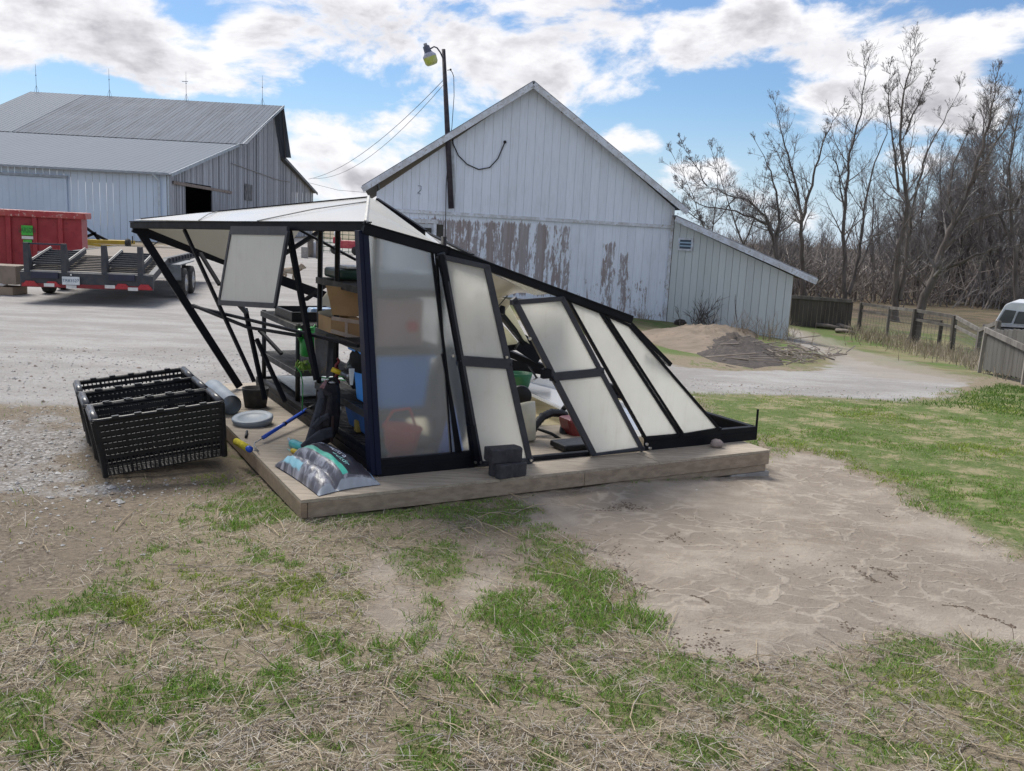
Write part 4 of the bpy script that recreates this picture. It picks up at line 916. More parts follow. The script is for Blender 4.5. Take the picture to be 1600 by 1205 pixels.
sheet('fallen_roof_panel',[D(782,505,2.0),D(790,542,2.1),D(812,538,2.1),D(793,515,1.95)],cream2)
def D2(nm,a,b,o1,o2,w,h=None): return bar(nm,D(*a,o1),D(*b,o2),w,h)
D2('fallen_bar',(772,464),(818,453),1.55,1.55,.022); D2('fallen_bar',(775,482),(830,550),1.7,2.0,.035,.05)
D2('fallen_bar',(786,545),(842,538),2.1,2.0,.035,.05); D2('fallen_bar',(795,552),(862,580),2.2,1.8,.045,.06)
D2('fallen_bar',(812,534),(845,556),1.95,1.9,.07,.16); D2('fallen_bar',(775,483),(793,462),1.7,1.55,.006); D2('fallen_bar',(790,580),(862,600),2.6,2.4,.03); D2('fallen_bar',(826,572),(845,600),2.2,2.4,.015)
mb=MB(); mb.lathe(D(786,478,1.6),[(.02,0),(.04,.06),(0,.08)],8,(-.3,0,-1)); mb.build('fallen_clip',black_al,gh)
# ---- end wall bars (left side)
en=(TF0-F0).cross(TB0-F0).normalized()
def ep(px,py,o=0): 
    d=ray(px,py); p=F0+en*o; return C0+d*((p-C0).dot(en)/d.dot(en))
def eb(nm,a,b,w,h=None,o=0,o2=None): return bar(nm,ep(*a,o),ep(*b,o if o2 is None else o2),w,h,up=en)
sg=1 if en.dot(C0-F0)>0 else -1
eb('wall_bar',(288,359),(397,596),.022,.022,-.02*sg); eb('wall_bar',(451,359),(495,594),.032,.03,-.02*sg)
eb('wall_bar',(383,482),(414,625),.026,.026,-.06*sg); eb('wall_bar',(401,530),(446,628),.024,.024,-.06*sg); eb('wall_bar',(475,508),(495,592),.03,.03,-.3*sg); eb('wall_bar',(313,396),(343,445),.025,.025,-.3*sg); eb('wall_bar',(405,516),(440,553),.022,.022,-.35*sg)
eb('cross_bar',(301,477),(391,513),.018,.022,-.03*sg); eb('cross_bar',(390,512),(470,525),.018,.022,-.03*sg)
eb('cross_bar',(302,479),(560,541),.018,.022,-.05*sg)
eb('brace',(317,390),(362,360),.022,.03,-1.1*sg); 
bar('brace',D(420,412,2.8),D(512,354,2.2),.03); bar('brace',D(462,356,2.1),D(556,406,1.6),.018); bar('brace',D(478,468,2.6),D(530,431,2.2),.028)
# extra fallen eave length crossing behind the shelves
# hanging vent panel
W_=[ep(362,360,.05*sg),ep(450,361,.05*sg),ep(430,478,.10*sg),ep(343,473,.10*sg)]
vp=gh
mb=MB()
for i,(wd,) in enumerate(((.055,),(.022,),(.035,),(.022,))): mb.beam(W_[i],W_[(i+1)%4],.02,wd,up=(W_[(i+2)%4]-W_[i]))
vw=mb.build('vent_window',grey_al,gh)
mb=MB(); mb.plate(W_,.006); mb.build('pane',pane_warm,vw)
mb=MB(); mb.beam(ep(372,474,.05*sg),ep(386,490,.02*sg),.02,.03); mb.build('stay',grey_al,vw)
# ---- front wall panels
def framed(nm,pts,w,mat=grey_al,pmat=pane_m,bars=(),th=.028,pn=None,out=0.02,widths=None):
    "frame of four rails and a pane (sub-part)"
    P=[fp(x,y,-out) if not hasattr(x,'x') else x for x,y in pts]; mb=MB(); ww=widths or (w,)*4
    c=sum(P,Vector())/4; 
    for i in range(4):
        a,b_=P[i],P[(i+1)%4]; inn=(c-(a+b_)/2); dd=(b_-a).normalized(); inn=(inn-dd*inn.dot(dd)).normalized()
        mb.beam(a+inn*ww[i]/2,b_+inn*ww[i]/2,th,ww[i],up=inn)
    for (t_,w2) in bars:
        a=P[0].lerp(P[3],t_); b_=P[1].lerp(P[2],t_); mb.beam(a,b_,th+.004,w2,up=(P[3]-P[0]))
        for e_ in (a.lerp(b_,.03),a.lerp(b_,.98)): mb.ell(e_-v*.02,.008,6)
    fo=mb.build(nm,mat,gh,bevel=.002); mb=MB(); q=[p.lerp(c,.02)+v*.004 for p in P]
    mb.plate(q,.006); mb.build('pane',pmat,fo); return fo
mb=MB(); 
# big frosted panel beside the corner post
framed('wall_panel',[(571,362),(676,392),(716,717),(592,721)],.012,black_al,pane_clear,out=-.02)
framed('wall_panel',[(680,393),(700,400),(738,717),(704,717)],.010,black_al,pane_clear,out=-.03)
bar('stile',fp(691,552,.03),fp(720,716,.03),.022,.02,up=v)
# first sliding door
d1=framed('sliding_door',[(684,396),(764,414),(832,722),(745,728)],.035,grey_al,pane_m,bars=[(.485,.062)],out=.035,widths=(.03,.04,.03,.042))
mb=MB(); mb.beam(fp(690,410,-.045),fp(747,725,-.045),.02,.03,up=v); 
mb.beam(fp(687,398,-.04),fp(697,440,-.04),.03,.045,up=v); mb.beam(fp(736,665,-.05),fp(746,726,-.05),.03,.04,up=v); mb.build('door_runner',black_al,d1)
for (x_,y_) in ((707,556),(791,558),(742,722),(750,722),(829,719)):
    mb=MB(); mb.lathe(fp(x_,y_,-.06),[(.0,-.0),(.009,0),(.009,.012),(0,.012)],8,(-v)); mb.build('bolt',chrome,d1)

d2=framed('sliding_door',[(798,469),(880,463),(1006,702),(924,713)],.04,grey_al,pane_m,bars=[(.47,.055)],out=.03,widths=(.03,.03,.02,.04))
for (x_,y_) in ((827,529),(1010,694),(1015,700)):
    mb=MB(); mb.lathe(fp(x_,y_,-.05),[(.0,-.0),(.011,0),(.011,.012),(0,.012)],8,(-v)); mb.build('bolt',chrome,d2)

mb=MB(); mb.beam(fp(850,575,-.05),fp(868,598,-.05),.008,.012,up=v); mb.box(fp(853,584,-.05),u*.03,v*.02,Zv*.03); mb.build('latch',black_al,d2)
framed('wall_panel',[(882,464),(938,486),(1064,681),(1008,688)],.018,black_al,pane_m,out=.004)
framed('wall_panel',[(940,487),(984,507),(1126,671),(1066,681)],.018,black_al,pane_m,out=.004)
bar('end_rail',fp(984,506,.02),fp(1047,570,.03),.03,.03,up=v)
bar('end_rail',fp(1000,540,.06),fp(1042,568,.06),.02,.02,up=v)
mb=MB(); mb.plate([g(1.9,.12,.07)+Zv*0,g(2.75,.12,.07),g(2.7,2.6,.09),g(1.9,2.6,.2)],.008); mb.build('fallen_panel',pane_m,gh)
# ================================================================ black mesh crates beside the deck
def text_mesh(name,s,size,mat,parent,fn,ext=.0,bold=.0):
    "flat lettering; fn maps (x,y) of the text sheet to the world"
    cu=bpy.data.curves.new('t','FONT'); cu.body=s; cu.size=size; cu.align_x='CENTER'; cu.align_y='CENTER'; cu.offset=bold; cu.resolution_u=3
    o=bpy.data.objects.new('t',cu); col.objects.link(o); dg=bpy.context.evaluated_depsgraph_get(); me=bpy.data.meshes.new_from_object(o.evaluated_get(dg)); bpy.data.objects.remove(o)
    bm=bmesh.new(); bm.from_mesh(me); bmesh.ops.triangulate(bm,faces=bm.faces); bmesh.ops.subdivide_edges(bm,edges=[e for e in bm.edges if e.calc_length()>size*.35],cuts=1) if size<.2 else None; bm.to_mesh(me); bm.free()
    for vt_ in me.vertices: vt_.co=fn(vt_.co.x,vt_.co.y)-ORG[parent.name]
    me.materials.clear(); me.materials.append(mat); me.name=name
    ob=bpy.data.objects.new(name,me); col.objects.link(ob); ob.parent=parent; ORG[ob.name]=ORG[parent.name]; return ob
pC=gt(158,750); bC=(pC-F0).dot(v); pD=onpl(360,714,g(0,bC),v); cd=(pD-pC); CL=cd.length; cd.normalize(); cn=v; cu_=cd.cross(v).normalized(); cu_=cu_ if cu_.z>0 else -cu_
hC=(onpl(147,656,g(0,bC),v)-pC).dot(cu_); print('crate',CL,hC,cd)
CW=.435; root=thing('mesh_crate','black plastic mesh crate nearest the camera, its right end propped on the deck edge','crate',pC,'black mesh crates left of the deck')
def cp(a,b,z): return pC+cd*a+cn*b+cu_*z
top_in=.0; bot=.028
def wallgrid(nm,A,B,Cc,Dd,nx,nz,nrm,solid=()):
    "A,B bottom corners; Dd,Cc top corners"
    mb=MB()
    for i in range(nx+1):
        t_=i/nx; a=A.lerp(B,t_); b=Dd.lerp(Cc,t_); w=(.009 if nz<16 else .007) if i%6 else .016; mb.beam(a,b,w,.006,up=nrm)
    for j in range(nz+1):
        t_=j/nz; a=A.lerp(Dd,t_); b=B.lerp(Cc,t_); w=.0055
        if j in solid: w=.022
        if nm=='long_side' and j>2: w=max(w,.026)
        mb.beam(a,b,.0065,w,up=(Dd-A))
    return mb.build(nm,black_pl,root)
c00,c10,c11,c01=cp(bot,bot,.012),cp(CL-bot,bot,.012),cp(CL-bot,CW-bot,.012),cp(bot,CW-bot,.012)
t00,t10,t11,t01=cp(0,0,hC-.02),cp(CL,0,hC-.02),cp(CL,CW,hC-.02),cp(0,CW,hC-.02)
wallgrid('long_side',c00,c10,t10,t00,27,9,-cn,(4,7)); wallgrid('long_side',c01,c11,t11,t01,27,9,cn,(4,7))
wallgrid('short_side',c00,c01,t01,t00,13,9,-cd,(7,)); wallgrid('short_side',c10,c11,t11,t10,13,9,cd,(7,))
wallgrid('floor',c00,c10,c11,c01,34,16,Zv,(4,8,12))
mb=MB(); rp=[]
rc=.045
for (cx,cy,a0) in ((rc,rc,180),(CL-rc,rc,270),(CL-rc,CW-rc,0),(rc,CW-rc,90)):
    for k in range(5):
        a=R(a0+k*22.5); rp.append(cp(cx+rc*math.cos(a),cy+rc*math.sin(a),hC-.012))
rp.append(rp[0]); mb.tube(rp,.013,8,cap=False)
for s_ in (0,CW): 
    for k in range(1,6): mb.beam(cp(CL*k/6-.02,s_,hC-.002),cp(CL*k/6+.02,s_,hC-.002),.03,.018)
mb.build('rim',black_pl,root,smooth=False)
gt_=pbr('crate_end_tube',(.06,.06,.065),(.09,.09,.095),12,.3)
for s_ in (.016,CL-.016):
    mb=MB(); mb.tube([cp(s_,.03,hC-.008),cp(s_,CW-.03,hC-.008)],.022,10); mb.build('handle_bar',gt_,root,smooth=True)
for (a,b) in ((.03,.03),(CL-.03,.03),(CL-.03,CW-.03),(.03,CW-.03)):
    mb=MB(); mb.beam(cp(a,b,.0),cp(.012 if a<.1 else CL-.012,.012 if b<.1 else CW-.012,hC-.02),.03,.03); mb.build('corner_post',black_pl,root,bevel=.006)
lab=['black plastic mesh crate in the middle of the row left of the deck','black plastic mesh crate farthest back in the row left of the deck']
for k in (1,2):
    c=copy_tree(root); c.location=root.location+cn*(CW+.010)*k+cd*(-.012*k)+Zv*(.004*k); c.rotation_euler=(0,0,R((.5,-.6)[k-1])); c['label']=lab[k-1]
# ================================================================ resin shelving
def shelf_unit(name,label,a0,a1,b0,b1,levels,zt,extra=()):
    r=thing(name,label,'shelving',g((a0+a1)/2,(b0+b1)/2,0))
    for (a,b) in ((a0,b0),(a0,b1),(a1,b0),(a1,b1),*extra):
        mb=MB(); mb.tube([g(a,b,.012),g(a,b,zt)],.019,10); mb.build('post',black_pl,r,smooth=True)
    for z in levels:
        mb=MB(); th=.045; e=.02
        for A,B in ((g(a0-e,b0-e,z-th/2),g(a1+e,b0-e,z-th/2)),(g(a0-e,b1+e,z-th/2),g(a1+e,b1+e,z-th/2)),(g(a0-e,b0-e,z-th/2),g(a0-e,b1+e,z-th/2)),(g(a1+e,b0-e,z-th/2),g(a1+e,b1+e,z-th/2))): mb.beam(A,B,.012,th)
        n=int((b1-b0)/.045)
        for k in range(n+1): b=b0-e+(b1-b0+2*e)*(k+.5)/(n+1); mb.beam(g(a0-e,b,z-.004),g(a1+e,b,z-.004),.022,.006)
        for k in range(1,5): a=a0+(a1-a0)*k/5; mb.beam(g(a,b0-e,z-.012),g(a,b1+e,z-.012),.012,.018)
        mb.build('shelf',dust_pl,r)
    return r
shA=shelf_unit('shelving_unit','black resin shelving tower with slatted shelves near the open back left corner',.04,.50,1.86,2.92,[.09,.345,.70],.71)
shB=shelf_unit('shelving_unit','taller black resin shelving tower close behind the front corner post of the greenhouse',.09,.55,.36,1.48,[.09,.315,.725,1.095],1.44,((.09,1.09),))
def box_thing(name,label,cat,a0,a1,b0,b1,z0,z1,mat,bev=.006,taper=0):
    mb=MB(); vs=[]
    for z,t_ in ((z0,taper),(z1,0)):
        for (a,b) in ((a0+t_,b0+t_),(a1-t_,b0+t_),(a1-t_,b1-t_),(a0+t_,b1-t_)): vs.append(g(a,b,z))
    mb.add(vs,[(3,2,1,0),(4,5,6,7),(0,1,5,4),(1,2,6,5),(2,3,7,6),(3,0,4,7)]); o=mb.build(name,mat,bevel=bev); tag(o,label,cat); return o
card=pbr('cardboard',(.50,.33,.17),(.42,.27,.14),4,.85,bump=.1); tape=pbr('packing_tape',(.55,.45,.38),(.62,.55,.48),12,.3)
# cardboard box with one tall flap
bxr=thing('cardboard_box','opened tan cardboard box with taped front flap, upper shelf behind the corner post','box',g(.12,.95,.73))
cb=lambda x,y,o=0.:onpl(x,y,g(0,.93+o),v)
mb=MB(); mb.plate([cb(509,446),cb(541,450),cb(558,452),cb(563,495),cb(519,492),cb(515,470)],.005); mb.build('flap',card,bxr)
mb=MB(); 
f0,f1,f2,f3=cb(517,497),cb(563,497),cb(565,534),cb(517,521)
dp=v*.28
mb.add([f0,f1,f2,f3,f0+dp,f1+dp,f2+dp,f3+dp],[(0,1,2,3),(7,6,5,4),(0,3,7,4),(1,5,6,2),(3,2,6,7)]); mb.build('body',card,bxr)
mb=MB()
for a_,b_ in (((518,497),(562,504)),((517,517),(564,530))): mb.beam(cb(*a_,-.004),cb(*b_,-.004),.002,.026,up=Zv)
mb.beam(cb(541,500,-.006),cb(541,527,-.006),.02,.002,up=v); mb.build('tape',tape,bxr)
green=pbr('green_plastic',(.02,.30,.05),(.015,.22,.04),6,.35); dgreen=pbr('dark_green_plastic',(.015,.05,.035),(.02,.07,.05),6,.4)
# tray and packets on shelf A
def tray(a0,a1,b0,b1,z,label):
    r=thing('seed_tray',label,'tray',g((a0+a1)/2,(b0+b1)/2,z)); mb=MB(); 
    for A,B in (((a0,b0),(a1,b0)),((a1,b0),(a1,b1)),((a1,b1),(a0,b1)),((a0,b1),(a0,b0))): mb.beam(g(*A,z+.035),g(*B,z+.035),.006,.07); mb.beam(g(*A,z+.07),g(*B,z+.07),.022,.005)
    mb.box(g((a0+a1)/2,(b0+b1)/2,z+.004),u*(a1-a0)/2,v*(b1-b0)/2,Zv*.003); mb.build('tub',black_pl,r); return r
tray(.06,.50,2.1,2.62,.702,'black seed tray holding packets, on top of the back shelving tower')
mb=MB(); mb.box(g(.34,2.3,.755),u*.09,v*.06,Vector((.01,0,.035))); o=mb.build('seed_packet',pbr('packet_blue',(.15,.35,.62),(.7,.75,.8),14,.4),bevel=.01); tag(o,'blue and white packet lying in the black tray on the back shelves','packet')
mb=MB(); mb.ell(g(.46,1.95,.735),(.09,.07,.035),10,jit=.25,seed=3); o=mb.build('dry_moss',pbr('dry_moss',(.40,.34,.22),(.25,.24,.14),30,.9,bump=.5)); tag(o,'tan clump of dried moss on the near end of the back shelf','moss')
mb=MB()
for k in range(5): a=g(.40+.02*k,1.86,.70+.004*k); mb.tube([a,a+u*.13+Zv*(.03*k-.06)-v*.05],.004,5)
o=mb.build('plant_labels',white_pl); tag(o,'bundle of thin white plant labels sticking out of the back shelf','plant label')
mb=MB(); mb.plate([onpl(x,y,g(0,1.2),v) for x,y in ((497,487),(519,483),(520,494),(500,497))],.01); o=mb.build('paper_sheet',pbr('paper',(.6,.57,.48),(.5,.46,.38),8,.8)); tag(o,'crumpled cream paper beside the cardboard box on the shelves','paper')
# green pump sprayer
D=lambda x,y,o:onpl(x,y,g(0,o),v)
sp_=thing('watering_can','bright green plastic watering can on the middle back shelf','watering can',D(481,560,1.7))
mb=MB(); c_=D(485,556,1.7); mb.lathe(c_,[(0,0),(.075,0),(.08,.02),(.08,.15),(.06,.19),(.035,.2),(.035,.22),(0,.22)],18); mb.build('body',green,sp_,smooth=True)
mb=MB(); mb.tube([D(478,545,1.7),D(468,528,1.68),D(466,518,1.66)],[.018,.013,.013],8); mb.lathe(D(470,522,1.66),[(0,-.02),(.035,-.02),(.035,.03),(0,.035)],10,(-1,0,.4)); mb.build('spout',green,sp_,smooth=True)
mb=MB(); mb.tube([D(486,520,1.7),D(492,508,1.7),D(497,520,1.7),D(497,545,1.7)],.009,8); mb.build('handle',green,sp_,smooth=True)
mb=MB()
for k in range(46):
    c_=D(482+random.uniform(-17,14),575+random.uniform(-9,6),1.62); a=random.uniform(0,6.28); l=random.uniform(.03,.07)
    mb.tube([c_,c_+Vector((math.cos(a)*l*.5,math.sin(a)*l*.5,.02)),c_+Vector((math.cos(a)*l,math.sin(a)*l,random.uniform(-.03,.01)))],[.004,.007,.001],4)
o=mb.build('trailing_seedlings',pbr('seedling_green',(.10,.28,.03),(.25,.33,.05),20,.6)); tag(o,'yellow green seedlings spilling over the edge of the middle back shelf','plant')
mb=MB(); mb.tube([D(462,572,1.6),D(470,583,1.55),D(473,600,1.52),D(473,620,1.5),D(472,643,1.5)],.0045,6); o=mb.build('twine',green); tag(o,'thin bright green cord hanging from the back shelves to the floor','twine')
# worn plank
mb=MB(); mb.plate([D(491,520,1.25),D(513,524,1.25),D(510,585,1.15),D(494,592,1.15)],.02); o=mb.build('worn_plank',pbr('worn_board',(.30,.31,.33),(.16,.15,.14),5,.6,c3=(.38,.27,.17),stretch=(1,1,.4))); tag(o,'scuffed grey metal faced plank standing between the two shelving towers','plank')
mb=MB(); mb.plate([D(514,522,1.2),D(521,524,1.2),D(520,585,1.1),D(510,592,1.1)],.03); o=mb.build('dark_plank',pbr('dark_board',(.05,.055,.06),(.1,.1,.11),6,.6)); tag(o,'narrow dark plank standing right behind the scuffed grey plank','plank')
# tools on shelf B
yt=pbr('yellow_plastic',(.75,.55,.03),(.6,.42,.02),8,.4)
tl2=thing('hand_tool','short tool with yellow handle and steel head on the front shelves','hand tool',D(530,582,.6))
mb=MB(); mb.tube([D(518,577,.62),D(532,583,.6)],.016,8); mb.build('handle',yt,tl2,smooth=True)
mb=MB(); mb.tube([D(532,583,.6),D(548,590,.58)],[.018,.01],8); mb.ell(D(545,588,.58),.018,8); mb.build('head',steel,tl2)
mb=MB(); mb.plate([D(545,576,.5),D(554,576,.5),D(551,602,.5),D(547,602,.5)],.01); o=mb.build('white_scraper',white_pl,bevel=.003); tag(o,'white plastic scraper standing on the lower front shelf','scraper')
mb=MB(); mb.tube([D(527+3*math.sin(k*1.3),560+k*3.4,.9) for k in range(13)],.009,6); o=mb.build('red_hose',pbr('red_rubber',(.22,.02,.02),rough=.5)); tag(o,'dark red coiled hose hanging inside the front shelving tower','hose')
random.seed(21)
def lumps(name,label,cat,cs,mat,jit=.12):
    mb=MB(); 
    for i,(c,r) in enumerate(cs): mb.ell(c,r,14,jit=jit,seed=i+5)
    o=mb.build(name,mat,smooth=True); tag(o,label,cat); return o
blackbag=pbr('black_film',(.012,.012,.014),(.03,.03,.035),10,.25,bump=.9,bscale=14)
lumps('bin_bag','shiny black plastic bag stuffed on the lower front shelf','bag',[(g(.30,1.0,.46),(.17,.22,.14))],blackbag)
lumps('bin_bag','shiny black bag lying low beside the corner post inside the frame','bag',[(g(.20,.32,.075),(.12,.16,.075))],blackbag)
lumps('bin_bag','black bag packed under the front shelves next to the yellow box','bag',[(g(.32,.80,.20),(.18,.2,.085))],blackbag)
box_thing('yellow_box','small mustard yellow box in the shadow under the front shelves','box',.12,.20,.72,.78,.10,.18,pbr('mustard_card',(.38,.28,.06)))
lumps('dark_jacket','black cloth bundle stuffed on the shelf just under the cardboard box','cloth',[(g(.22,.75,.60),(.14,.26,.105))],pbr('black_cloth',(.012,.012,.013),rough=.95,bump=.6,bscale=30))
tb=pbr('blue_tote',(.05,.33,.92),(.06,.36,.95),3,.4); 
def tote(label,a0,a1,b0,b1,z0,z1,mat):
    r=thing('storage_tote',label,'storage box',g((a0+a1)/2,(b0+b1)/2,z0)); mb=MB(); vs=[]
    for z,t_ in ((z0,.03),(z1,0)):
        for (a,b) in ((a0+t_,b0+t_),(a1-t_,b0+t_),(a1-t_,b1-t_),(a0+t_,b1-t_)): vs.append(g(a,b,z))
    mb.add(vs,[(3,2,1,0),(4,5,6,7),(0,1,5,4),(1,2,6,5),(2,3,7,6),(3,0,4,7)]); mb.build('tub',mat,r,bevel=.015)
    mb=MB(); mb.box(g((a0+a1)/2,(b0+b1)/2,z1+.012),u*((a1-a0)/2+.02),v*((b1-b0)/2+.02),Zv*.014); mb.build('lid',mat,r,bevel=.008); return r
tote('blue storage tote blurred behind the big frosted panel, on the lower front shelf',.10,.50,.37,.80,.322,.66,tb)
tote('second blue tote on the floor, dim behind the frosted panel foot',.12,.46,.60,1.0,.10,.26,pbr('blue_tote_dark',(.03,.12,.35)))
box_thing('cardboard_box','pinkish brown carton blurred behind the top half of the frosted panel','box',.13,.44,.40,.72,.73,1.03,pbr('pink_card',(.62,.36,.33),(.55,.33,.3),4,.8))
box_thing('paint_can_box','pale grey box on the top front shelf behind the frosted panel','box',.1,.5,.4,.62,1.10,1.2,pbr('pale_box',(.45,.55,.68),(.4,.5,.6),4,.7))
mb=MB(); mb.lathe(g(.36,.38,.86),[(0,-.04),(.03,-.03),(.04,0),(.03,.03),(0,.04)],12); o=mb.build('red_ball',pbr('bright_red',(.75,.02,.02),rough=.3),smooth=True); tag(o,'bright red ball on the shelf, a red blur through the frosted panel','ball')
mb=MB(); mb.lathe(g(.22,.22,.0),[(0,0),(.085,0),(.12,.24),(.128,.25),(.118,.25),(.09,.03)],22,(.1,0,1)); mb.tube([g(.11,.22,.25),g(.16,.18,.36),g(.27,.18,.37),g(.33,.22,.25)],.008,6); o=mb.build('red_bucket',pbr('orange_red',(.85,.08,.05),(.75,.16,.08),4,.5),smooth=True); tag(o,'red orange bucket on the floor blurred low behind the frosted panel','bucket')
mb=MB(); mb.lathe(g(.58,.20,.0),[(.10,0),(.095,.02),(.012,.36),(0,.36)],16); o=mb.build('blue_funnel',pbr('mid_blue',(.03,.20,.8),rough=.4),smooth=True); tag(o,'upturned blue funnel on the floor behind the frosted panel edge','funnel')
lumps('grey_sack','tall olive grey sack standing behind the right half of the frosted panel','sack',[(g(.70,.50,.34),(.17,.14,.38))],pbr('grey_sack',(.05,.05,.043),(.08,.075,.065),4,.8,bump=.4),.05)
# top shelf tray and low white sheet
mb=MB(); mb.box(g(.3,1.25,1.14),u*.2,v*.18,Zv*.035); o=mb.build('green_bin',dgreen,bevel=.02); tag(o,'dark green bin on the topmost shelf of the front tower','bin')
mb=MB(); mb.box(g(.3,1.2,1.19),u*.15,v*.12,Zv*.008); o=mb.build('white_tray',white_pl,bevel=.005); tag(o,'flat white tray lying on the dark green bin','tray')
mb=MB(); mb.plate([g(.1,1.95,.125),g(.62,2.1,.10),g(.7,2.8,.11),g(.12,2.85,.13)],.012); o=mb.build('plastic_sheet',pbr('dull_white_sheet',(.42,.45,.46),(.3,.33,.34),5,.5,bump=.4)); tag(o,'dull white plastic sheet on the lowest back shelf','sheet')
mb=MB(); mb.tube([g(.55+.14*math.cos(a),2.55+.1*math.sin(a),.14+.01*math.sin(3*a)) for a in [k*.5 for k in range(22)]],.007,6); o=mb.build('garden_hose',green); tag(o,'coil of thin green hose on the white sheet at the back','hose')
lumps('clear_bag','clear and blue plastic bag on the lowest shelf behind the roller pole','bag',[(g(.18,1.5,.12),(.09,.13,.06))],pbr('clear_film',(.45,.55,.65),(.2,.3,.4),12,.2,bump=.6))
# ================================================================ things on the open corner of the deck
gpl=pbr('blue_grey_plastic',(.34,.39,.44),(.27,.31,.35),6,.5)
lc_=g(-.36,1.62,.0); mb=MB(); mb.lathe(lc_,[(0,.0),(.135,0),(.145,.03),(.15,.05),(.14,.058),(.10,.05),(.095,.045),(0,.045)],32,(-.05,-.12,1)); o=mb.build('bucket_lid',gpl,smooth=True); tag(o,'round blue grey bucket lid lying flat on the deck','lid')
p0=onpl(333,609,g(0,2.55),v); p1=onpl(362,646,g(0,1.95),v); p1.z=.1+.08; p0.z=max(p0.z,.17)
mb=MB(); mb.tube([p0,p1],[.085,.075],20,cap=False); mb.tube([p1,p0],[.068,.078],20,cap=False); o=mb.build('plastic_pipe',gpl,smooth=True); tag(o,'open grey plastic tub lying on its side behind the crates','tub')
mb=MB(); mb.lathe(g(-.20,2.22,0),[(0,0),(.085,0),(.105,.15),(.108,.155),(.098,.155),(.085,.02),(0,.02)],24); o=mb.build('black_pot',dust_pl,smooth=True); tag(o,'black plastic nursery pot by the back corner of the deck','pot')
# paint roller
pr_=thing('paint_roller','paint roller with blue extension pole and yellow nap lying on the deck','paint roller',g(-.45,1.2,0))
bl=pbr('pole_blue',(.02,.10,.62),(.02,.08,.5),6,.35)
e0=gp(411,684,.135); e1=onpl(478,641,g(0,1.55),v); e2=onpl(500,629,g(0,1.66),v)
mb=MB(); mb.tube([e0,e1],.014,10); mb.build('pole',bl,pr_,smooth=True)
mb=MB(); mb.tube([e1,e2],.0135,10); mb.tube([e0.lerp(e1,.46),e0.lerp(e1,.49)],.017,10); mb.build('grip',black_pl,pr_,smooth=True)
mb=MB(); mb.tube([e0,gp(398,692,.125),gp(397,697,.12),gp(404,705,.12),gp(389,702,.125)],.004,6); mb.build('wire_frame',steel,pr_,smooth=True)
mb=MB(); mb.tube([gp(369,690,.128),gp(388,701,.128)],.024,14); mb.build('nap',pbr('yellow_nap',(.62,.55,.04),(.5,.42,.03),40,.95,bump=.8),pr_,smooth=True)
mb=MB(); mb.tube([gp(387,700.5,.128),gp(391,702.5,.128)],.021,12); mb.build('end_cap',bl,pr_,smooth=True)
mb=MB(); mb.tube([gp(384,683,.11),gp(386,674,.11)],.009,8); o=mb.build('small_screw_cap',black_pl,smooth=True); tag(o,'tiny black and brass cap on the deck by the roller','cap')
bt_=thing('spray_bottle','teal plastic bottle with dark cap lying by the black backpack','bottle',gp(466,700,.1))
tq=pbr('teal_plastic',(.10,.52,.52),(.08,.42,.45),6,.35); q0=gp(455,692,.135); q1=gp(476,701,.14)
mb=MB(); mb.tube([q0,q0.lerp(q1,.12),q0.lerp(q1,.85),q1],[.016,.031,.031,.02],14); mb.build('body',tq,bt_,smooth=True)
mb=MB(); mb.tube([gp(451,686,.14),q0],[.010,.014],8); mb.build('cap',gpl,bt_,smooth=True)
mb=MB(); mb.tube([gp(457,704,.115),gp(468,708,.118)],.016,10); o=mb.build('yellow_tube',yt,smooth=True); tag(o,'short yellow tube lying on the deck in front of the teal bottle','tube')
mb=MB(); mb.plate([gp(469,708,.13),gp(478,699,.17),gp(486,702,.16),gp(474,712,.12)],.006); mb.plate([gp(448,701,.104),gp(456,703,.104),gp(454,706,.104)],.003); o=mb.build('label_scrap',pbr('label_white',(.6,.65,.62),(.1,.45,.4),20,.6)); tag(o,'white and teal paper scraps between the bottle and the soil bag','paper')
# black backpack
bpk=thing('backpack','upright black padded backpack slumped against the base frame of the greenhouse','backpack',g(-.12,.78,0))
cl=pbr('black_canvas',(.022,.02,.023),(.04,.034,.036),12,.85,bump=.5,bscale=60); cl2=pbr('charcoal_canvas',(.04,.042,.055),(.06,.06,.075),12,.75,bump=.4,bscale=60)
bp_=lambda x,y,o:onpl(x,y,g(0,o),v)
mb=MB(); prof=[(486,506,698,.77),(487,526,680,.78),(492,530,655,.8),(497,531,630,.82),(499,530,610,.84),(503,529,600,.86),(510,524,595,.87)]
rings=[]
for (xa,xb,y,o) in prof:
    A=bp_(xa,y,o);B=bp_(xb,y,o); c=(A+B)/2; w=(B-A).length/2; dpt=.075; ring=[]
    for k in range(16):
        a=2*math.pi*k/16; ca,sa=math.cos(a),math.sin(a); sq=lambda q:math.copysign(abs(q)**.7,q); ring.append(c+u*w*sq(ca)+v*(dpt*sq(sa)))
    rings.append(ring)
vs=[p for r_ in rings for p in r_]; fs=[]
for i in range(len(rings)-1):
    for k in range(16): fs.append((i*16+k,i*16+(k+1)%16,(i+1)*16+(k+1)%16,(i+1)*16+k))
fs+=[tuple(range(15,-1,-1)),tuple((len(rings)-1)*16+k for k in range(16))]; mb.add(vs,fs); mb.build('body',cl,bpk,smooth=True,sub=1)
def strap(nm,pix,off,w,th,mat):
    mb=MB(); P=[bp_(x,y,o) for x,y,o in pix]
    for i in range(len(P)-1): mb.beam(P[i],P[i+1]+(P[i+1]-P[i]).normalized()*w*.25,th,w,up=(P[i+1]-P[i]).cross(v))
    return mb.build(nm,mat,bpk,bevel=.012)
strap('shoulder_strap',[(500,611,.74),(502,622,.72),(496,645,.70),(489,668,.69),(482,690,.68),(476,700,.66)],0,.045,.03,cl2)
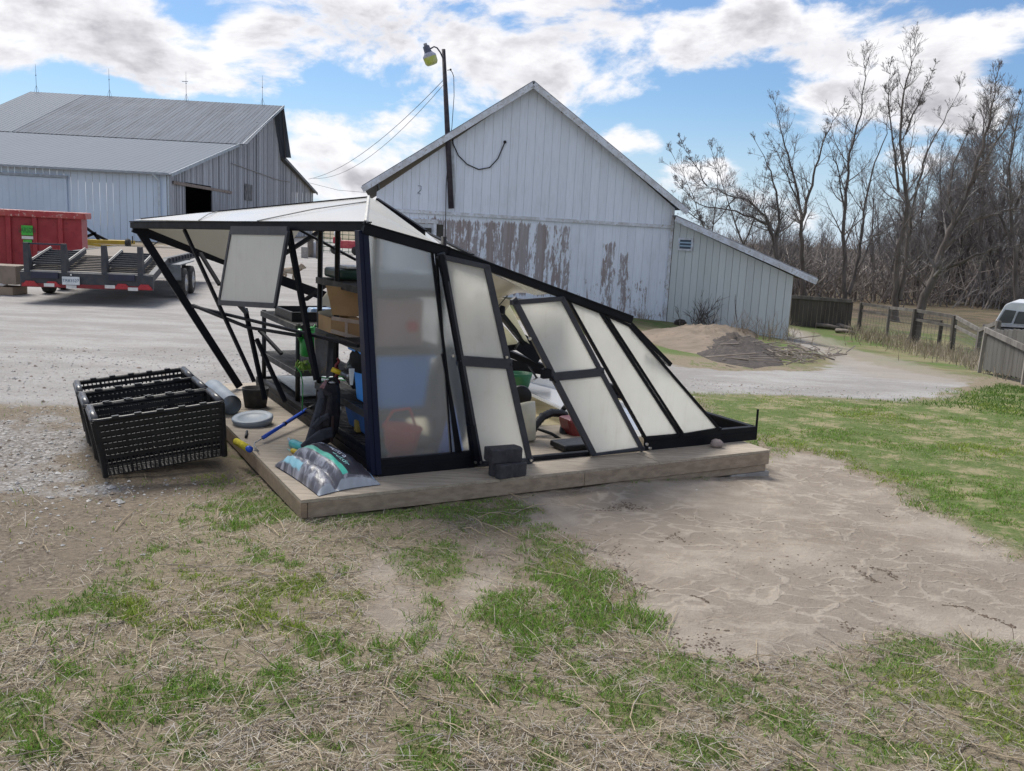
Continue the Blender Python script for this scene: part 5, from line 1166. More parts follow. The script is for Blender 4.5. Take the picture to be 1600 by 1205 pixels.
strap('shoulder_strap',[(503,612,.74),(517,618,.71),(514,640,.69),(509,665,.67)],0,.04,.03,cl)
strap('waist_strap',[(474,702,.64),(488,690,.63),(502,680,.63),(516,676,.64)],0,.075,.025,cl2)
strap('waist_strap',[(490,668,.66),(500,656,.65),(512,650,.65)],0,.04,.02,cl2)
mb=MB(); mb.tube([bp_(512,600,.8),bp_(516,592,.8),bp_(524,591,.8),bp_(528,600,.8)],.011,8); mb.build('carry_handle',cl,bpk,smooth=True)
mb=MB(); mb.plate([bp_(500,605,.76),bp_(508,594,.8),bp_(511,596,.8),bp_(506,607,.76)],.01); mb.build('lining',pbr('pink_lining',(.35,.12,.12),(.5,.3,.3),8,.8),bpk)
mb=MB(); mb.ell(bp_(519,598,.76),(.025,.01,.008),8); mb.build('buckle',steel,bpk)
strap('piping',[(520,650,.69),(519,668,.69),(518,690,.69)],0,.02,.012,pbr('brown_piping',(.08,.04,.035)))
# ---- bag of potting soil
cA,cB,cC_,cD_=gp(429,727,.11),gp(498,775,.105),gp(595,757,.105),gp(508,700,.13)
Nn=44; mb=MB(); TH=.135
def bagp(s,t):
    q=(cA*(1-s)+cB*s)*(1-t)+(cD_*(1-s)+cC_*s)*t
    ctr=(cA+cB+cC_+cD_)/4
    es=1-abs(2*s-1)**2.6; et=1-abs(2*t-1)**2.2
    pin=.045*(math.sin(math.pi*s)*( (1-abs(2*t-1))**0 ))
    q=q.lerp(ctr,.05*math.sin(math.pi*s)*abs(2*t-1)**3+.07*math.sin(math.pi*t)*abs(2*s-1)**3)
    hgt=TH*max(0,es)**.55*max(0,et)**.5
    wr=mnoise.fractal(Vector((s*5,t*9,1.3)),1,2,4)*.010+ .006*math.sin(s*46+3*math.sin(t*6))*(abs(2*t-1)**2)
    dent=-.045*math.exp(-((t-.26-.10*(s-.5))/.055)**2)
    hgt=max(0,hgt+ (wr+dent)*min(1,hgt/.05)); return q+Zv*hgt
vs=[];uvb=[]
for i in range(Nn+1):
    for j in range(Nn+1): vs.append(bagp(i/Nn,j/Nn)); uvb.append((i/Nn,j/Nn))
low=[Vector((p.x,p.y,.103)) for p in vs]; K=(Nn+1)**2
fs=[(i*(Nn+1)+j,(i+1)*(Nn+1)+j,(i+1)*(Nn+1)+j+1,i*(Nn+1)+j+1) for i in range(Nn) for j in range(Nn)]
mb.add(vs+low,fs+[tuple(K+q for q in f[::-1]) for f in fs])
bagm=bpy.data.materials.new('soil_bag_film'); bagm.use_nodes=True; t=bagm.node_tree; b=t.nodes['Principled BSDF']; uvn=nn(t,'ShaderNodeUVMap'); sp=nn(t,'ShaderNodeSeparateXYZ'); t.links.new(uvn.outputs[0],sp.inputs[0]); S_,T_=sp.outputs[0],sp.outputs[1]
nz1=noise_(t,vscale(t,uvn.outputs[0],(2.2,1.4,1)),5,6,.62,.8); c=mixc(t,maprange(t,nz1,.44,.66),(.10,.10,.12),(.36,.37,.42))
def bandf(o,lo,hi,e=.008): return math_(t,'MULTIPLY',maprange(t,o,lo-e,lo+e),maprange(t,o,hi-e,hi+e,1,0))
# teal sweep then dark printed panel
sw=math_(t,'SUBTRACT',T_,math_(t,'MULTIPLY_ADD',math_(t,'MULTIPLY',S_,S_),.10,-.0))
tealm=math_(t,'MULTIPLY',bandf(sw,.36,.45,.006),bandf(S_,.10,.93,.006)); dark=math_(t,'MULTIPLY',bandf(sw,.45,.90,.006),bandf(S_,.06,.94,.006))
c=mixc(t,dark,c,(.035,.034,.045)); c=mixc(t,tealm,c,mixc(t,S_,(.16,.42,.33),(.07,.52,.40)))
t2=math_(t,'MULTIPLY',bandf(T_,.04,.13,.01),bandf(S_,.1,.5,.02)); c=mixc(t,t2,c,(.25,.5,.6)); t3=math_(t,'MULTIPLY',bandf(T_,.93,.97,.01),bandf(S_,.3,.95,.02)); c=mixc(t,t3,c,(.35,.5,.7))
edge=maprange(t,S_,.955,.965); c=mixc(t,math_(t,'MULTIPLY',edge,.8),c,(.38,.42,.47))
t.links.new(c,b.inputs['Base Color']); b.inputs['Roughness'].default_value=.36; b.inputs['Specular IOR Level'].default_value=.5
bn=nn(t,'ShaderNodeBump'); bn.inputs['Strength'].default_value=.35; bn.inputs['Distance'].default_value=.01; t.links.new(nz1,bn.inputs['Height']); t.links.new(bn.outputs[0],b.inputs['Normal'])
bag=thing('soil_bag','full grey potting soil bag with teal stripe on the front corner of the deck','bag',gp(510,760,.1))
bo=mb.build('bag_body',bagm,bag,smooth=True); ul=bo.data.uv_layers.new(name='UVMap')
for l in bo.data.loops: ul.data[l.index].uv=uvb[l.vertex_index%K]
lw=pbr('print_white',(.62,.68,.82),rough=.5)
def onbag(cs,ct,k=1.0):
    def f(x,y):
        s=cs+x; t_=ct+y+.10*(s*s)
        return bagp(min(.97,max(.02,s)),min(.97,max(.02,t_)))+Zv*.0035
    return f
text_mesh('printed_words','organics',.12,lw,bag,onbag(.30,.66)); text_mesh('printed_words','ultra',.12,lw,bag,onbag(.60,.64)); text_mesh('printed_words','outdr',.11,pbr('print_teal',(.35,.75,.72)),bag,onbag(.72,.54))
# ---- landscaping blocks and rock
bk=pbr('charcoal_block',(.055,.053,.06),(.035,.034,.04),24,.9,bump=.7,bscale=90)
def keyblock(label,c,rot,L=.215,Wd=.12,h=.085):
    mb=MB(); a=Matrix.Rotation(rot,3,'Z'); out=[(-L/2,-Wd/2),(-L/2+.012,-Wd/2-.006),(-L*.08,-Wd/2-.004),(0,-Wd/2+.002),(L*.08,-Wd/2-.004),(L/2-.02,-Wd/2-.006),(L/2,-Wd/2+.012),(L/2+.010,0),(L/2-.005,Wd/2),(-L/2,Wd/2),(-L/2-.006,Wd*.2),(-L/2+.012,.0),(-L/2-.004,-Wd*.2)]
    pr=[(0,0.003),(.008,0),(h-.008,0),(h,.003)]; vs=[]
    for z,ins in pr:
        for (x,y) in out: vs.append(c+u*(x*(1-ins*6))+v*(y*(1-ins*9))+Zv*z)
    if rot: vs=[c+a@(p-c) for p in vs]
    n=len(out); fs=[tuple(range(n-1,-1,-1)),tuple((len(pr)-1)*n+k for k in range(n))]
    for i in range(len(pr)-1):
        for k in range(n): fs.append((i*n+k,i*n+(k+1)%n,(i+1)*n+(k+1)%n,(i+1)*n+k))
    mb.add(vs,fs); o=mb.build('edging_block',bk,bevel=.004); tag(o,label,'block'); o['group']='charcoal edging blocks on the deck edge'; return o
keyblock('lower charcoal edging block on the front edge of the deck',g(.765,-.24,.001),R(6)); keyblock('upper charcoal edging block resting on the other before the sliding door',g(.75,-.20,.087),R(-3))
mb=MB(); mb.ell(g(2.60,-.10,.030),(.048,.036,.034),14,jit=.10,seed=9); o=mb.build('rock',pbr('field_rock',(.34,.28,.26),(.25,.2,.19),20,.85,bump=.5),smooth=True); tag(o,'fist sized brown grey rock on the right end of the deck','rock')
# ---- inside the door opening
mb=MB(); pb_=gp(826,690,.1); ax=(onpl(822,634,g(0,1.0),v)-pb_); mb.lathe(pb_,[(0,0),(.055,0),(.11,.2),(.125,.27),(.115,.27),(.05,.02)],22,(-.35,.35,1)); o=mb.build('cream_bucket',pbr('cream_plastic',(.62,.60,.50),(.5,.48,.4),6,.5),smooth=True); tag(o,'cream plastic bucket tilted inside the door opening','bucket')
mb=MB(); wc=D(812,620,1.1); mb.lathe(wc-v*.02,[(.0,0),(.085,0),(.09,.01),(.09,.035),(.0,.04)],22,(-.2,1,.1)); o=mb.build('black_wheel',black_pl,smooth=True); tag(o,'round black plastic wheel behind the cream bucket','black_wheel')  # a plain black wheel
blw=thing('leaf_blower','red backpack leaf blower with ribbed black hose on the greenhouse floor','leaf blower',gp(885,688,.1))
mb=MB(); pts=[D(826,684,.62),D(836,665,.66),D(848,651,.7),D(862,645,.74),D(876,646,.76),D(886,650,.76)]; 
P=[]; rad=[]
for i in range(len(pts)-1):
    for k in range(6): P.append(pts[i].lerp(pts[i+1],k/6)); rad.append(.027 if k%2 else .033)
mb.tube(P,rad,12); mb.build('hose',black_pl,blw,smooth=True)
mb=MB(); mb.tube([D(886,652,.76),D(882,672,.68),D(880,690,.6)],[.035,.04,.03],10); mb.build('elbow',black_pl,blw,smooth=True)
mb=MB(); mb.box(D(897,668,.62)+u*.02,u*.10,v*.09,Zv*.085+u*-.03); mb.build('engine_cover',pbr('engine_red',(.22,.025,.03),(.16,.02,.025),5,.35),blw,bevel=.03)
mb=MB(); mb.box(gp(900,694,.13),u*.16,v*.1,Zv*.022); mb.build('base_plate',black_pl,blw,bevel=.012)
mb=MB(); mb.tube([D(840,670,.62),D(862,678,.55),D(885,692,.5)],.012,8); mb.tube([D(880,640,.8),D(886,632,.85)],.02,8); mb.build('control_bar',black_pl,blw,smooth=True)
mb=MB(); mb.lathe(D(812,604,1.7),[(0,-.02),(.075,-.02),(.10,.09),(.108,.12),(.1,.12),(.07,0)],20); o=mb.build('green_bucket',pbr('bucket_green',(.02,.16,.07),(.02,.12,.05),5,.5),smooth=True); tag(o,'green bucket seen through the gap right of the first door','bucket')
for px,lb_ in ((824,'dark blue tub at the back rail, left of the other blue tub'),(848,'brighter blue tub at the back rail, right of the dark blue tub')):
    mb=MB(); mb.lathe(D(px,612,2.75),[(0,0),(.095,0),(.105,.09),(.11,.095),(.1,.095),(.09,.02)],20); o=mb.build('blue_tub',pbr('tub_blue_%d'%px,(.02,.06,.17) if px<830 else (.02,.10,.26),rough=.5),smooth=True); tag(o,lb_,'tub')
# ================================================================ flatbed trailer
random.seed(5)
TA=R(-12); ta=Vector((math.sin(TA),math.cos(TA),0)); tw=Vector((math.cos(TA),-math.sin(TA),0))   # ta forward (away), tw to the right
tr0=gt(238,463); TO=aty(239,440,19.0); TO=Vector((TO.x,TO.y,Hf(TO.x,TO.y))); 
def tp(a,b,c): return TO+ta*a+tw*b+Zv*c     # a forward, b right (0 at right edge, negative to the left), c up
TW=2.62
trl=thing('flatbed_trailer','dark flatbed equipment trailer with folded rear ramps and licence plate on the gravel','trailer',tp(4,-1.3,0))
tsteel=pbr('trailer_steel',(.028,.032,.042),(.05,.052,.06),6,.55,bump=.15); tpl=woodmat('trailer_planks',(.27,.23,.19),(.17,.145,.12),ta,14,.85,.4)
mb=MB(); mb.box(tp(.06,-TW/2,.50),tw*TW/2,ta*.05,Zv*.16); mb.build('bumper',tsteel,trl,bevel=.01)
rt_=pbr('reflector_red',(.42,.02,.03),rough=.3); wt_=pbr('reflector_white',(.7,.7,.68),rough=.3); rtd=pbr('red_tape_band',(.22,.015,.02),rough=.5)
mb=MB(); mb.box(tp(.0,-TW/2,.385),tw*(TW/2-.03),ta*.006,Zv*.04); mb.build('reflective_strip',rtd,trl)
for b in (-2.42,-2.0,-.62,-.17):
    mb=MB(); mb.plate([tp(-.012,b-.17,.36),tp(-.012,b+.17,.36),tp(-.012,b+.08,.47),tp(-.012,b-.08,.47)],.02); mb.build('tail_light',rt_,trl)
for b,z in ((-2.05,.395),(-1.62,.37),(-.86,.40),(-.40,.365)):
    mb=MB(); mb.box(tp(-.03,b,z),tw*.10,ta*.008,Zv*.035); mb.build('reflector',wt_,trl)
mb=MB(); mb.box(tp(-.045,-1.62,.50),tw*.17,ta*.006,Zv*.085); pl_=mb.build('licence_plate',pbr('plate_white',(.72,.76,.78),rough=.4),trl)
def onpt(x,y): return tp(-.055,-1.62+x,.50+y)
text_mesh('plate_number','TR83527',.088,pbr('plate_ink',(.05,.12,.2)),pl_,onpt)
mb=MB(); mb.ell(tp(-.03,-1.62,.62),.02,8); mb.build('plate_lamp',wt_,trl)
# beavertail then flat bed
def slab(nm,a0,c0,a1,c1,b0,b1,th,mat):
    mb=MB(); A=tp(a0,(b0+b1)/2,c0-th/2);B=tp(a1,(b0+b1)/2,c1-th/2); mb.beam(A,B,abs(b1-b0),th); return mb.build(nm,mat,trl)
slab('beavertail',.12,.67,1.9,.93,-TW+.12,-.12,.05,tpl)
for k in range(1,10):
    a=.12+.18*k; c=.67+.26*(a-.12)/1.78; mb=MB(); mb.beam(tp(a,-TW+.12,c+.012),tp(a,-.12,c+.012),.03,.02); mb.build('cleat',tsteel,trl)
mb=MB(); mb.beam(tp(.1,-TW+.1,.675),tp(.1,-.1,.675),.06,.03); mb.build('edge_strip',pbr('worn_edge',(.42,.40,.37),rough=.5),trl)
slab('bed',1.9,.955,8.4,.955,-TW+.12,-.12,.05,tpl)
for b in (-.06,-TW+.06):
    mb=MB(); mb.beam(tp(0.1,b,.60),tp(1.9,b,.88),.11,.16); mb.beam(tp(1.9,b,.88),tp(8.5,b,.88),.11,.17)
    for k in range(14): mb.box(tp(2.1+k*.47,b+(.075 if b>-1 else -.075),.90),ta*.04,tw*.02,Zv*.05)
    mb.build('side_rail',tsteel,trl)
mb=MB(); mb.beam(tp(2,-.5,.75),tp(8.4,-.5,.75),.1,.2); mb.beam(tp(2,-TW+.5,.75),tp(8.4,-TW+.5,.75),.1,.2); mb.beam(tp(8.4,-TW+.5,.7),tp(10,-TW/2,.65),.1,.16); mb.beam(tp(8.4,-.5,.7),tp(10,-TW/2,.65),.1,.16); mb.beam(tp(8.45,-TW,.88),tp(8.45,0,.88),.1,.17); mb.build('chassis',tsteel,trl)
mb=MB(); mb.box(tp(3.25,.10,.80),ta*1.15,tw*.13,Zv*.012); mb.box(tp(2.1,.10,.62),ta*.02,tw*.15,Zv*.18); mb.build('fender',pbr('mudguard_grey',(.20,.22,.24),(.13,.14,.15),5,.6),trl)
wr=.355
whl=thing('tmp','tmp','tmp',tp(2.95,.13,wr)); 
def wheel(a,b,s):
    b+=.05*s
    mb=MB(); c=tp(a,b,wr); ax=tw*s
    mb.lathe(c,[(.19,-.11),(.30,-.12),(.345,-.10),(wr,-.05),(wr,.05),(.345,.10),(.30,.12),(.19,.11)],28,ax)
    w_=mb.build('wheel',rubber,trl,smooth=True)
    mb=MB(); mb.lathe(c,[(.19,-.1),(.19,.09),(.205,.112),(.19,.115),(.16,.08),(.09,.05),(.085,.11),(.05,.14),(0,.14)],24,ax)
    for k in range(6): 
        t_=k*math.pi/3; mb.ell(c+ax*.075+(ta*math.cos(t_)+Zv*math.sin(t_))*.125,.016,6)
    mb.build('rim',steel,w_,smooth=True)
bpy.data.objects.remove(whl)
for a in (2.62,3.78):
    for b,s in ((.13,1),(-TW-.13,-1)): wheel(a,b,s)
# two folded ramps with uprights
for b in (-2.13,-.62):
    W2=.36; rp_=MB()
    for s in (-1,1): rp_.beam(tp(.15,b+s*W2,.80),tp(1.75,b+s*W2,1.06),.06,.11)
    for k in range(7): a=.3+.22*k; rp_.beam(tp(a,b-W2,.80+(a-.15)*.162),tp(a,b+W2,.80+(a-.15)*.162),.05,.05)
    rr_=rp_.build('ramp',tsteel,trl)
    mb=MB()
    for s in (-1,1): mb.beam(tp(.15,b+s*W2,.87),tp(1.75,b+s*W2,1.125),.02,.02)
    mb.build('worn_rails',pbr('worn_edge',(.42,.40,.37)),rr_)
    for s in (-1,1):
        mb=MB(); mb.add([tp(.02,b+s*W2-.05,.60),tp(.34,b+s*W2-.05,.66),tp(.12,b+s*W2-.05,1.26),tp(.02,b+s*W2-.05,1.26),tp(.02,b+s*W2+.05,.60),tp(.34,b+s*W2+.05,.66),tp(.12,b+s*W2+.05,1.26),tp(.02,b+s*W2+.05,1.26)],[(0,1,2,3),(7,6,5,4),(0,4,5,1),(1,5,6,2),(2,6,7,3),(3,7,4,0)]); mb.build('ramp_foot',tsteel,rr_)
    mb=MB(); 
    if b<-1: mb.beam(tp(.07,b-W2,1.24),tp(.07,b+W2,1.24),.03,.03)
    mb.beam(tp(-.02,b-.26,.60),tp(-.02,b+.26,.60),.06,.13); mb.build('ramp_hinge',pbr('ramp_navy',(.02,.022,.05),rough=.5),rr_)
mb=MB(); mb.beam(tp(5.8,-.25,.8),tp(5.8,-.25,.05),.09,.09); mb.box(tp(5.8,-.25,.05),ta*.12,tw*.12,Zv*.015); mb.build('jack_leg',tsteel,trl)
mb=MB(); mb.tube([tp(8.3,-1.6,.95),tp(8.3,-1.2,1.25)],.02,6); mb.build('tie_rod',tsteel,trl)
# ================================================================ red dumpster
dr_=pbr('dumpster_red',(.30,.022,.030),(.36,.04,.045),2.2,.55,bump=.1,c3=(.24,.02,.03)); 
c0=aty(129,400,28.3); DB=Vector((c0.x,c0.y,Hf(c0.x,c0.y))); dx_=Vector((-math.cos(R(22)),-math.sin(R(22)),0)); dy_=Vector((-math.sin(R(22)),math.cos(R(22)),0))
def dp_(a,b,c): return DB+dx_*a+dy_*b+Zv*c
dm=thing('dumpster','red steel roll off dumpster with a green and white sticker, behind the trailer','dumpster',dp_(3,1.2,0))
HD=1.78
mb=MB(); L6=6.5
vs=[dp_(0,0,.12),dp_(L6,0,.12),dp_(L6,2.4,.12),dp_(0,2.4,.12),dp_(0,0,HD),dp_(L6,0,HD),dp_(L6,2.4,HD),dp_(0,2.4,HD)]; vi=[p+(dp_(3.2,1.2,0)-Vector((p.x,p.y,0))-Zv*0).normalized()*.0 for p in vs]
mb.add(vs,[(0,1,5,4),(1,2,6,5),(2,3,7,6),(3,0,4,7),(3,2,1,0)]); ins=[dp_(.06,.06,.2),dp_(L6-.06,.06,.2),dp_(L6-.06,2.34,.2),dp_(.06,2.34,.2),dp_(.06,.06,HD),dp_(L6-.06,.06,HD),dp_(L6-.06,2.34,HD),dp_(.06,2.34,HD)]
mb.add(ins,[(4,5,1,0),(5,6,2,1),(6,7,3,2),(7,4,0,3),(0,1,2,3)]); mb.build('tub',dr_,dm)
mb=MB()
for a_,b_ in (((-.07,-.07),(L6,-.07)),((-.07,-.07),(-.07,2.47)),((-.07,2.47),(L6,2.47))): mb.beam(dp_(*a_,HD-.02),dp_(*b_,HD-.02),.13,.20)
mb.build('top_rail',pbr('rail_red',(.36,.035,.04),(.42,.08,.07),3,.55,c3=(.55,.35,.3)),dm,bevel=.02)
for k in range(8):
    a=.55+k*.72 if k else .0
    mb=MB(); j=random.uniform(-.03,.03); mb.add([dp_(.6+k*.72-.09+j,-.001,.12),dp_(.6+k*.72-.06,-.10,.12),dp_(.6+k*.72+.06,-.10,.12),dp_(.6+k*.72+.09-j,-.001,.12),dp_(.6+k*.72-.09,-.001,HD-.1),dp_(.6+k*.72-.06-j,-.10,HD-.1),dp_(.6+k*.72+.06,-.10,HD-.1),dp_(.6+k*.72+.09,-.001,HD-.1)],[(0,1,5,4),(1,2,6,5),(2,3,7,6)]); mb.build('rib',dr_,dm)
def xy2a(px): 
    p=onpl(px,355,dp_(0,0,0),dy_); return (p-DB).dot(dx_)
a0,a1=xy2a(52),xy2a(34); 
gs_=pbr('sticker_green',(.06,.45,.05),rough=.5); am=(a0+a1)/2; aw=(a1-a0)/2
mb=MB(); mb.box(dp_(am,-.125,1.25),dx_*aw,dy_*.004,Zv*.15); s1_=mb.build('sticker',gs_,dm)
text_mesh('sticker_word','LARSON',.17,pbr('sticker_ink',(.03,.10,.04)),s1_,lambda x,y:dp_(am-x*.72,-.135,1.25+y*1.3))
mb=MB(); mb.box(dp_(am,-.125,1.03),dx_*aw,dy_*.004,Zv*.045); mb.build('sticker_band',wt_,dm)
mb=MB(); mb.box(dp_(am,-.125,.92),dx_*aw*.75,dy_*.004,Zv*.045); mb.build('sticker_band',gs_,dm)
mb=MB(); mb.plate([dp_(1.25,-.11,.62),dp_(1.0,-.11,.66),dp_(1.1,-.11,.5),dp_(1.3,-.11,.42)],.01); mb.build('paint_scrape',pbr('scrape',(.6,.5,.5)),dm)
cb0=gt(22,462); 
bx_=thing('cardboard_carton','big grey brown cardboard carton torn open at its foot, left of the trailer','box',cb0)
bc=pbr('old_cardboard',(.27,.215,.17),(.21,.17,.135),3,.85)
mb=MB(); q=cb0+Vector((-.42,.35,0)); mb.bx(q.x-.45,q.x+.47,q.y-.33,q.y+.33,cb0.z+.24,cb0.z+.66); mb.build('body',bc,bx_,bevel=.01)
mb=MB(); mb.bx(q.x-.45,q.x+.40,q.y-.36,q.y+.25,cb0.z,cb0.z+.18); mb.build('base',pbr('carton_tan',(.33,.25,.18),(.27,.2,.15),3,.85),bx_,bevel=.01)
mb=MB(); mb.ell((q.x+.02,q.y-.25,cb0.z+.23),(.2,.1,.05),10,jit=.2); mb.build('paper',white_pl,bx_)
# ---- yellow implement
yi=thing('mower_deck','yellow tractor mower deck with black hitch frame parked before the grey barn','mower',gt(165,392)); yo=gt(165,392); sc_=yo.y/FPX
def yp(px,py,o=0): return aty(px,py,yo.y+o)
mb=MB(); a=yp(134,377);b=yp(203,379); mb.beam(a+Zv*0,b,1.2,.18,up=Zv); mb.plate([yp(134,380,-.7),yp(185,384,-.7),yp(185,389,-.7),yp(130,382,-.7)],.05); mb.build('deck',pbr('mower_yellow',(.48,.33,.03),(.40,.27,.03),2,.6),yi)
mb=MB()
for p,q in (((128,351),(148,366)),((148,366),(168,376)),((130,372),(150,364)),((148,366),(156,377))): mb.beam(yp(*p),yp(*q),.1,.12)
mb.build('hitch_frame',black_al,yi)
mb=MB(); mb.lathe(yp(200,381,-.5),[(0,-.1),(.22,-.1),(.26,0),(.22,.1),(0,.1)],18,(1,.2,0)); mb.build('tail_wheel',rubber,yi,smooth=True)
mb=MB(); mb.beam(yp(207,369),yp(207,380),.04,.04); mb.build('skid',tsteel,yi)
# ---- far side of the lot, seen through the frame
far0=gt(560,374)
wp=pbr('old_posts',(.20,.17,.14),(.11,.10,.095),4,.9)
for i,(px,yt,yb,w,lb) in enumerate(((476,386,403,.9,'pale concrete stub at the far edge of the lot'),(485,372,402,.8,'dark square timber post at the far edge of the lot'),(497,374,404,.6,'grey timber post beside a white drum at the far lot edge'))):
    Pb=gt(px,yb+0.1); mb=MB(); T=aty(px,yt,Pb.y); mb.beam(Pb,Vector((Pb.x,Pb.y,T.z)),w*.35,w*.35); o=mb.build('post',[conc,wp,wp][i],bevel=.02); tag(o,lb,'post')
Pb=gt(491,402); mb=MB(); mb.lathe(Pb,[(.0,0),(.16,0),(.16,.8),(0,.85)],12); o=mb.build('white_drum',pbr('drum_white',(.55,.58,.65)),smooth=True); tag(o,'small white drum standing between the far posts','drum')
Pb=gt(545,398); fe=thing('wire_panel','rusty green welded wire panel at the far edge of the lot behind the red cart','fence',Pb+Vector((0,2,0)))
mb=MB()
for k in range(12): x_=-2.4+k*.4; mb.beam(Pb+Vector((x_,2,0)),Pb+Vector((x_,2,1.5)),.03,.03)
for k in range(6): mb.beam(Pb+Vector((-2.4,2,.1+k*.27)),Pb+Vector((2.1,2,.1+k*.27)),.03,.04)
mb.build('mesh',pbr('panel_green',(.10,.22,.12),(.06,.13,.08),2,.7),fe)
ct=thing('garden_cart','small red cart with a white tank at the far edge of the lot','cart',Pb); 
mb=MB(); mb.box(Pb+Vector((.1,0,.62)),(.62,0,0),(0,.35,0),(0,0,.24)); mb.box(Pb+Vector((-.75,0,.85)),(.2,0,0),(0,.3,0),(0,0,.2)); mb.build('body',pbr('cart_red',(.40,.03,.06),(.5,.1,.1),3,.5),ct,bevel=.05)
mb=MB(); mb.ell(Pb+Vector((-.7,-.2,1.25)),(.22,.2,.2),12); mb.build('tank',white_pl,ct,smooth=True)
mb=MB(); mb.beam(Pb+Vector((-1.0,0,.42)),Pb+Vector((.8,0,.42)),.5,.06); mb.build('chassis',black_al,ct)
for x_ in (-.8,.5):
    mb=MB(); mb.lathe(Pb+Vector((x_,-.4,.27)),[(0,-.07),(.24,-.07),(.27,0),(.24,.07),(0,.07)],18,(0,1,0)); mb.build('wheel',rubber,ct,smooth=True)
# dog walking across the lot, seen between the frame bars
Pb=gt(453,444)
def skin(name,chain,mat,parent=None,sub_=1):
    "chain: {joint:(pos,radius)}, edges; grown with a Skin modifier"
    J,Ed=chain; ks=list(J); me=bpy.data.meshes.new(name); org=ORG[parent.name] if parent else Vector((0,0,0))
    me.from_pydata([tuple(Vector(J[k][0])-org) for k in ks],[(ks.index(a),ks.index(b)) for a,b in Ed],[]); o=bpy.data.objects.new(name,me); col.objects.link(o)
    md=o.modifiers.new('skin','SKIN'); md.use_smooth_shade=True
    for i_,k in enumerate(ks): me.skin_vertices[0].data[i_].radius=(J[k][1],J[k][1]); me.skin_vertices[0].data[i_].use_root=(i_==0)
    sb_=o.modifiers.new('sub','SUBSURF'); sb_.levels=sub_; sb_.render_levels=sub_; me.materials.append(mat)
    if parent: o.parent=parent
    ORG[o.name]=org; return o
dogt=thing('dog','tan and grey shaggy dog walking over the gravel lot, seen between the frame bars','dog',Pb)
def dv(x,y,z): return Pb+Vector((x*.98-y*.2,x*.2+y*.98,z))
J={'pelvis':(dv(-.22,0,.44),.105),'belly':(dv(-.05,0,.42),.10),'chest':(dv(.15,0,.42),.13),'neck':(dv(.27,0,.50),.085),'head':(dv(.36,0,.56),.075),'muzzle':(dv(.45,0,.53),.038),'nose':(dv(.50,0,.52),.024),
 'tail1':(dv(-.33,0,.42),.045),'tail2':(dv(-.40,0,.30),.045),'tail3':(dv(-.42,0,.17),.02)}
Ed=[('pelvis','belly'),('belly','chest'),('chest','neck'),('neck','head'),('head','muzzle'),('muzzle','nose'),('pelvis','tail1'),('tail1','tail2'),('tail2','tail3')]
for s_,nm_,fx in ((-1,'l',.05),(1,'r',-.05)):
    J['hip'+nm_]=(dv(-.21,.07*s_,.37),.07); J['knee'+nm_]=(dv(-.15+fx,.07*s_,.27),.045); J['hock'+nm_]=(dv(-.26+fx,.07*s_,.15),.026); J['hfoot'+nm_]=(dv(-.23+fx,.07*s_,.02),.028); J['htoe'+nm_]=(dv(-.18+fx,.07*s_,.015),.02)
    J['sh'+nm_]=(dv(.17,.07*s_,.34),.06); J['elb'+nm_]=(dv(.14-fx,.07*s_,.24),.036); J['wr'+nm_]=(dv(.16-fx,.07*s_,.12),.026); J['ff'+nm_]=(dv(.17-fx,.07*s_,.02),.028); J['ft'+nm_]=(dv(.21-fx,.07*s_,.015),.02)
    Ed+=[('pelvis','hip'+nm_),('hip'+nm_,'knee'+nm_),('knee'+nm_,'hock'+nm_),('hock'+nm_,'hfoot'+nm_),('hfoot'+nm_,'htoe'+nm_),('chest','sh'+nm_),('sh'+nm_,'elb'+nm_),('elb'+nm_,'wr'+nm_),('wr'+nm_,'ff'+nm_),('ff'+nm_,'ft'+nm_)]
    J['ear'+nm_]=(dv(.33,.05*s_,.65),.018); Ed.append(('head','ear'+nm_))
skin('body',(J,Ed),pbr('dog_coat',(.36,.31,.24),(.20,.11,.06),3.2,.9,bump=1,bscale=60,c3=(.07,.06,.055)),dogt)
# ================================================================ soil heap and brush by the shed
def heap(name,label,cat,poly_base,peak_h,mat,seed,rough_=.25,n=40):
    P=[gt(*p) for p in poly_base]; cx=sum(p.x for p in P)/len(P); cy=sum(p.y for p in P)/len(P); mb=MB(); rings=16; vs=[]
    for i in range(rings+1):
        f=i/rings
        for k in range(n):
            t_=k/n*len(P); j=int(t_)%len(P); q=P[j].lerp(P[(j+1)%len(P)],t_-int(t_)); x=cx+(q.x-cx)*(1-f); y=cy+(q.y-cy)*(1-f)
            h=peak_h*(math.sin(f*math.pi/2)**1.1)*(1+rough_*(mnoise.fractal(Vector((x*1.6,y*1.6,seed)),1,2,4)))+.10*f*mnoise.fractal(Vector((x*5,y*5,seed)),1,2,4)
            vs.append((x+.05*mnoise.noise(Vector((x*4,y*4,1+seed))),y,Hf(x,y)-.05+max(0,h)+(.05 if f>0 else 0)))
    mb.add(vs,[(i*n+k,i*n+(k+1)%n,(i+1)*n+(k+1)%n,(i+1)*n+k) for i in range(rings) for k in range(n)]+[tuple(rings*n+k for k in range(n))])
    o=mb.build(name,mat,smooth=True); tag(o,label,cat); return o
heap('sand_heap','low heap of pale brown sandy soil in front of the white barn corner','heap',[(985,520),(1040,545),(1120,560),(1170,545),(1190,520),(1130,512),(1060,510)],.36,pbr('heap_sand',(.235,.185,.14),(.17,.135,.10),1.6,.95,bump=1,bscale=7,c3=(.14,.105,.075)),2)
heap('mulch_heap','dark heap of old mulch and roots at the foot of the shed wall','heap',[(1070,545),(1110,565),(1180,578),(1230,572),(1215,545),(1180,528),(1130,520),(1090,528)],.28,pbr('mulch',(.035,.029,.026),(.07,.057,.05),3,.95,bump=1,bscale=9,c3=(.13,.105,.085)),7,.5)
random.seed(31)
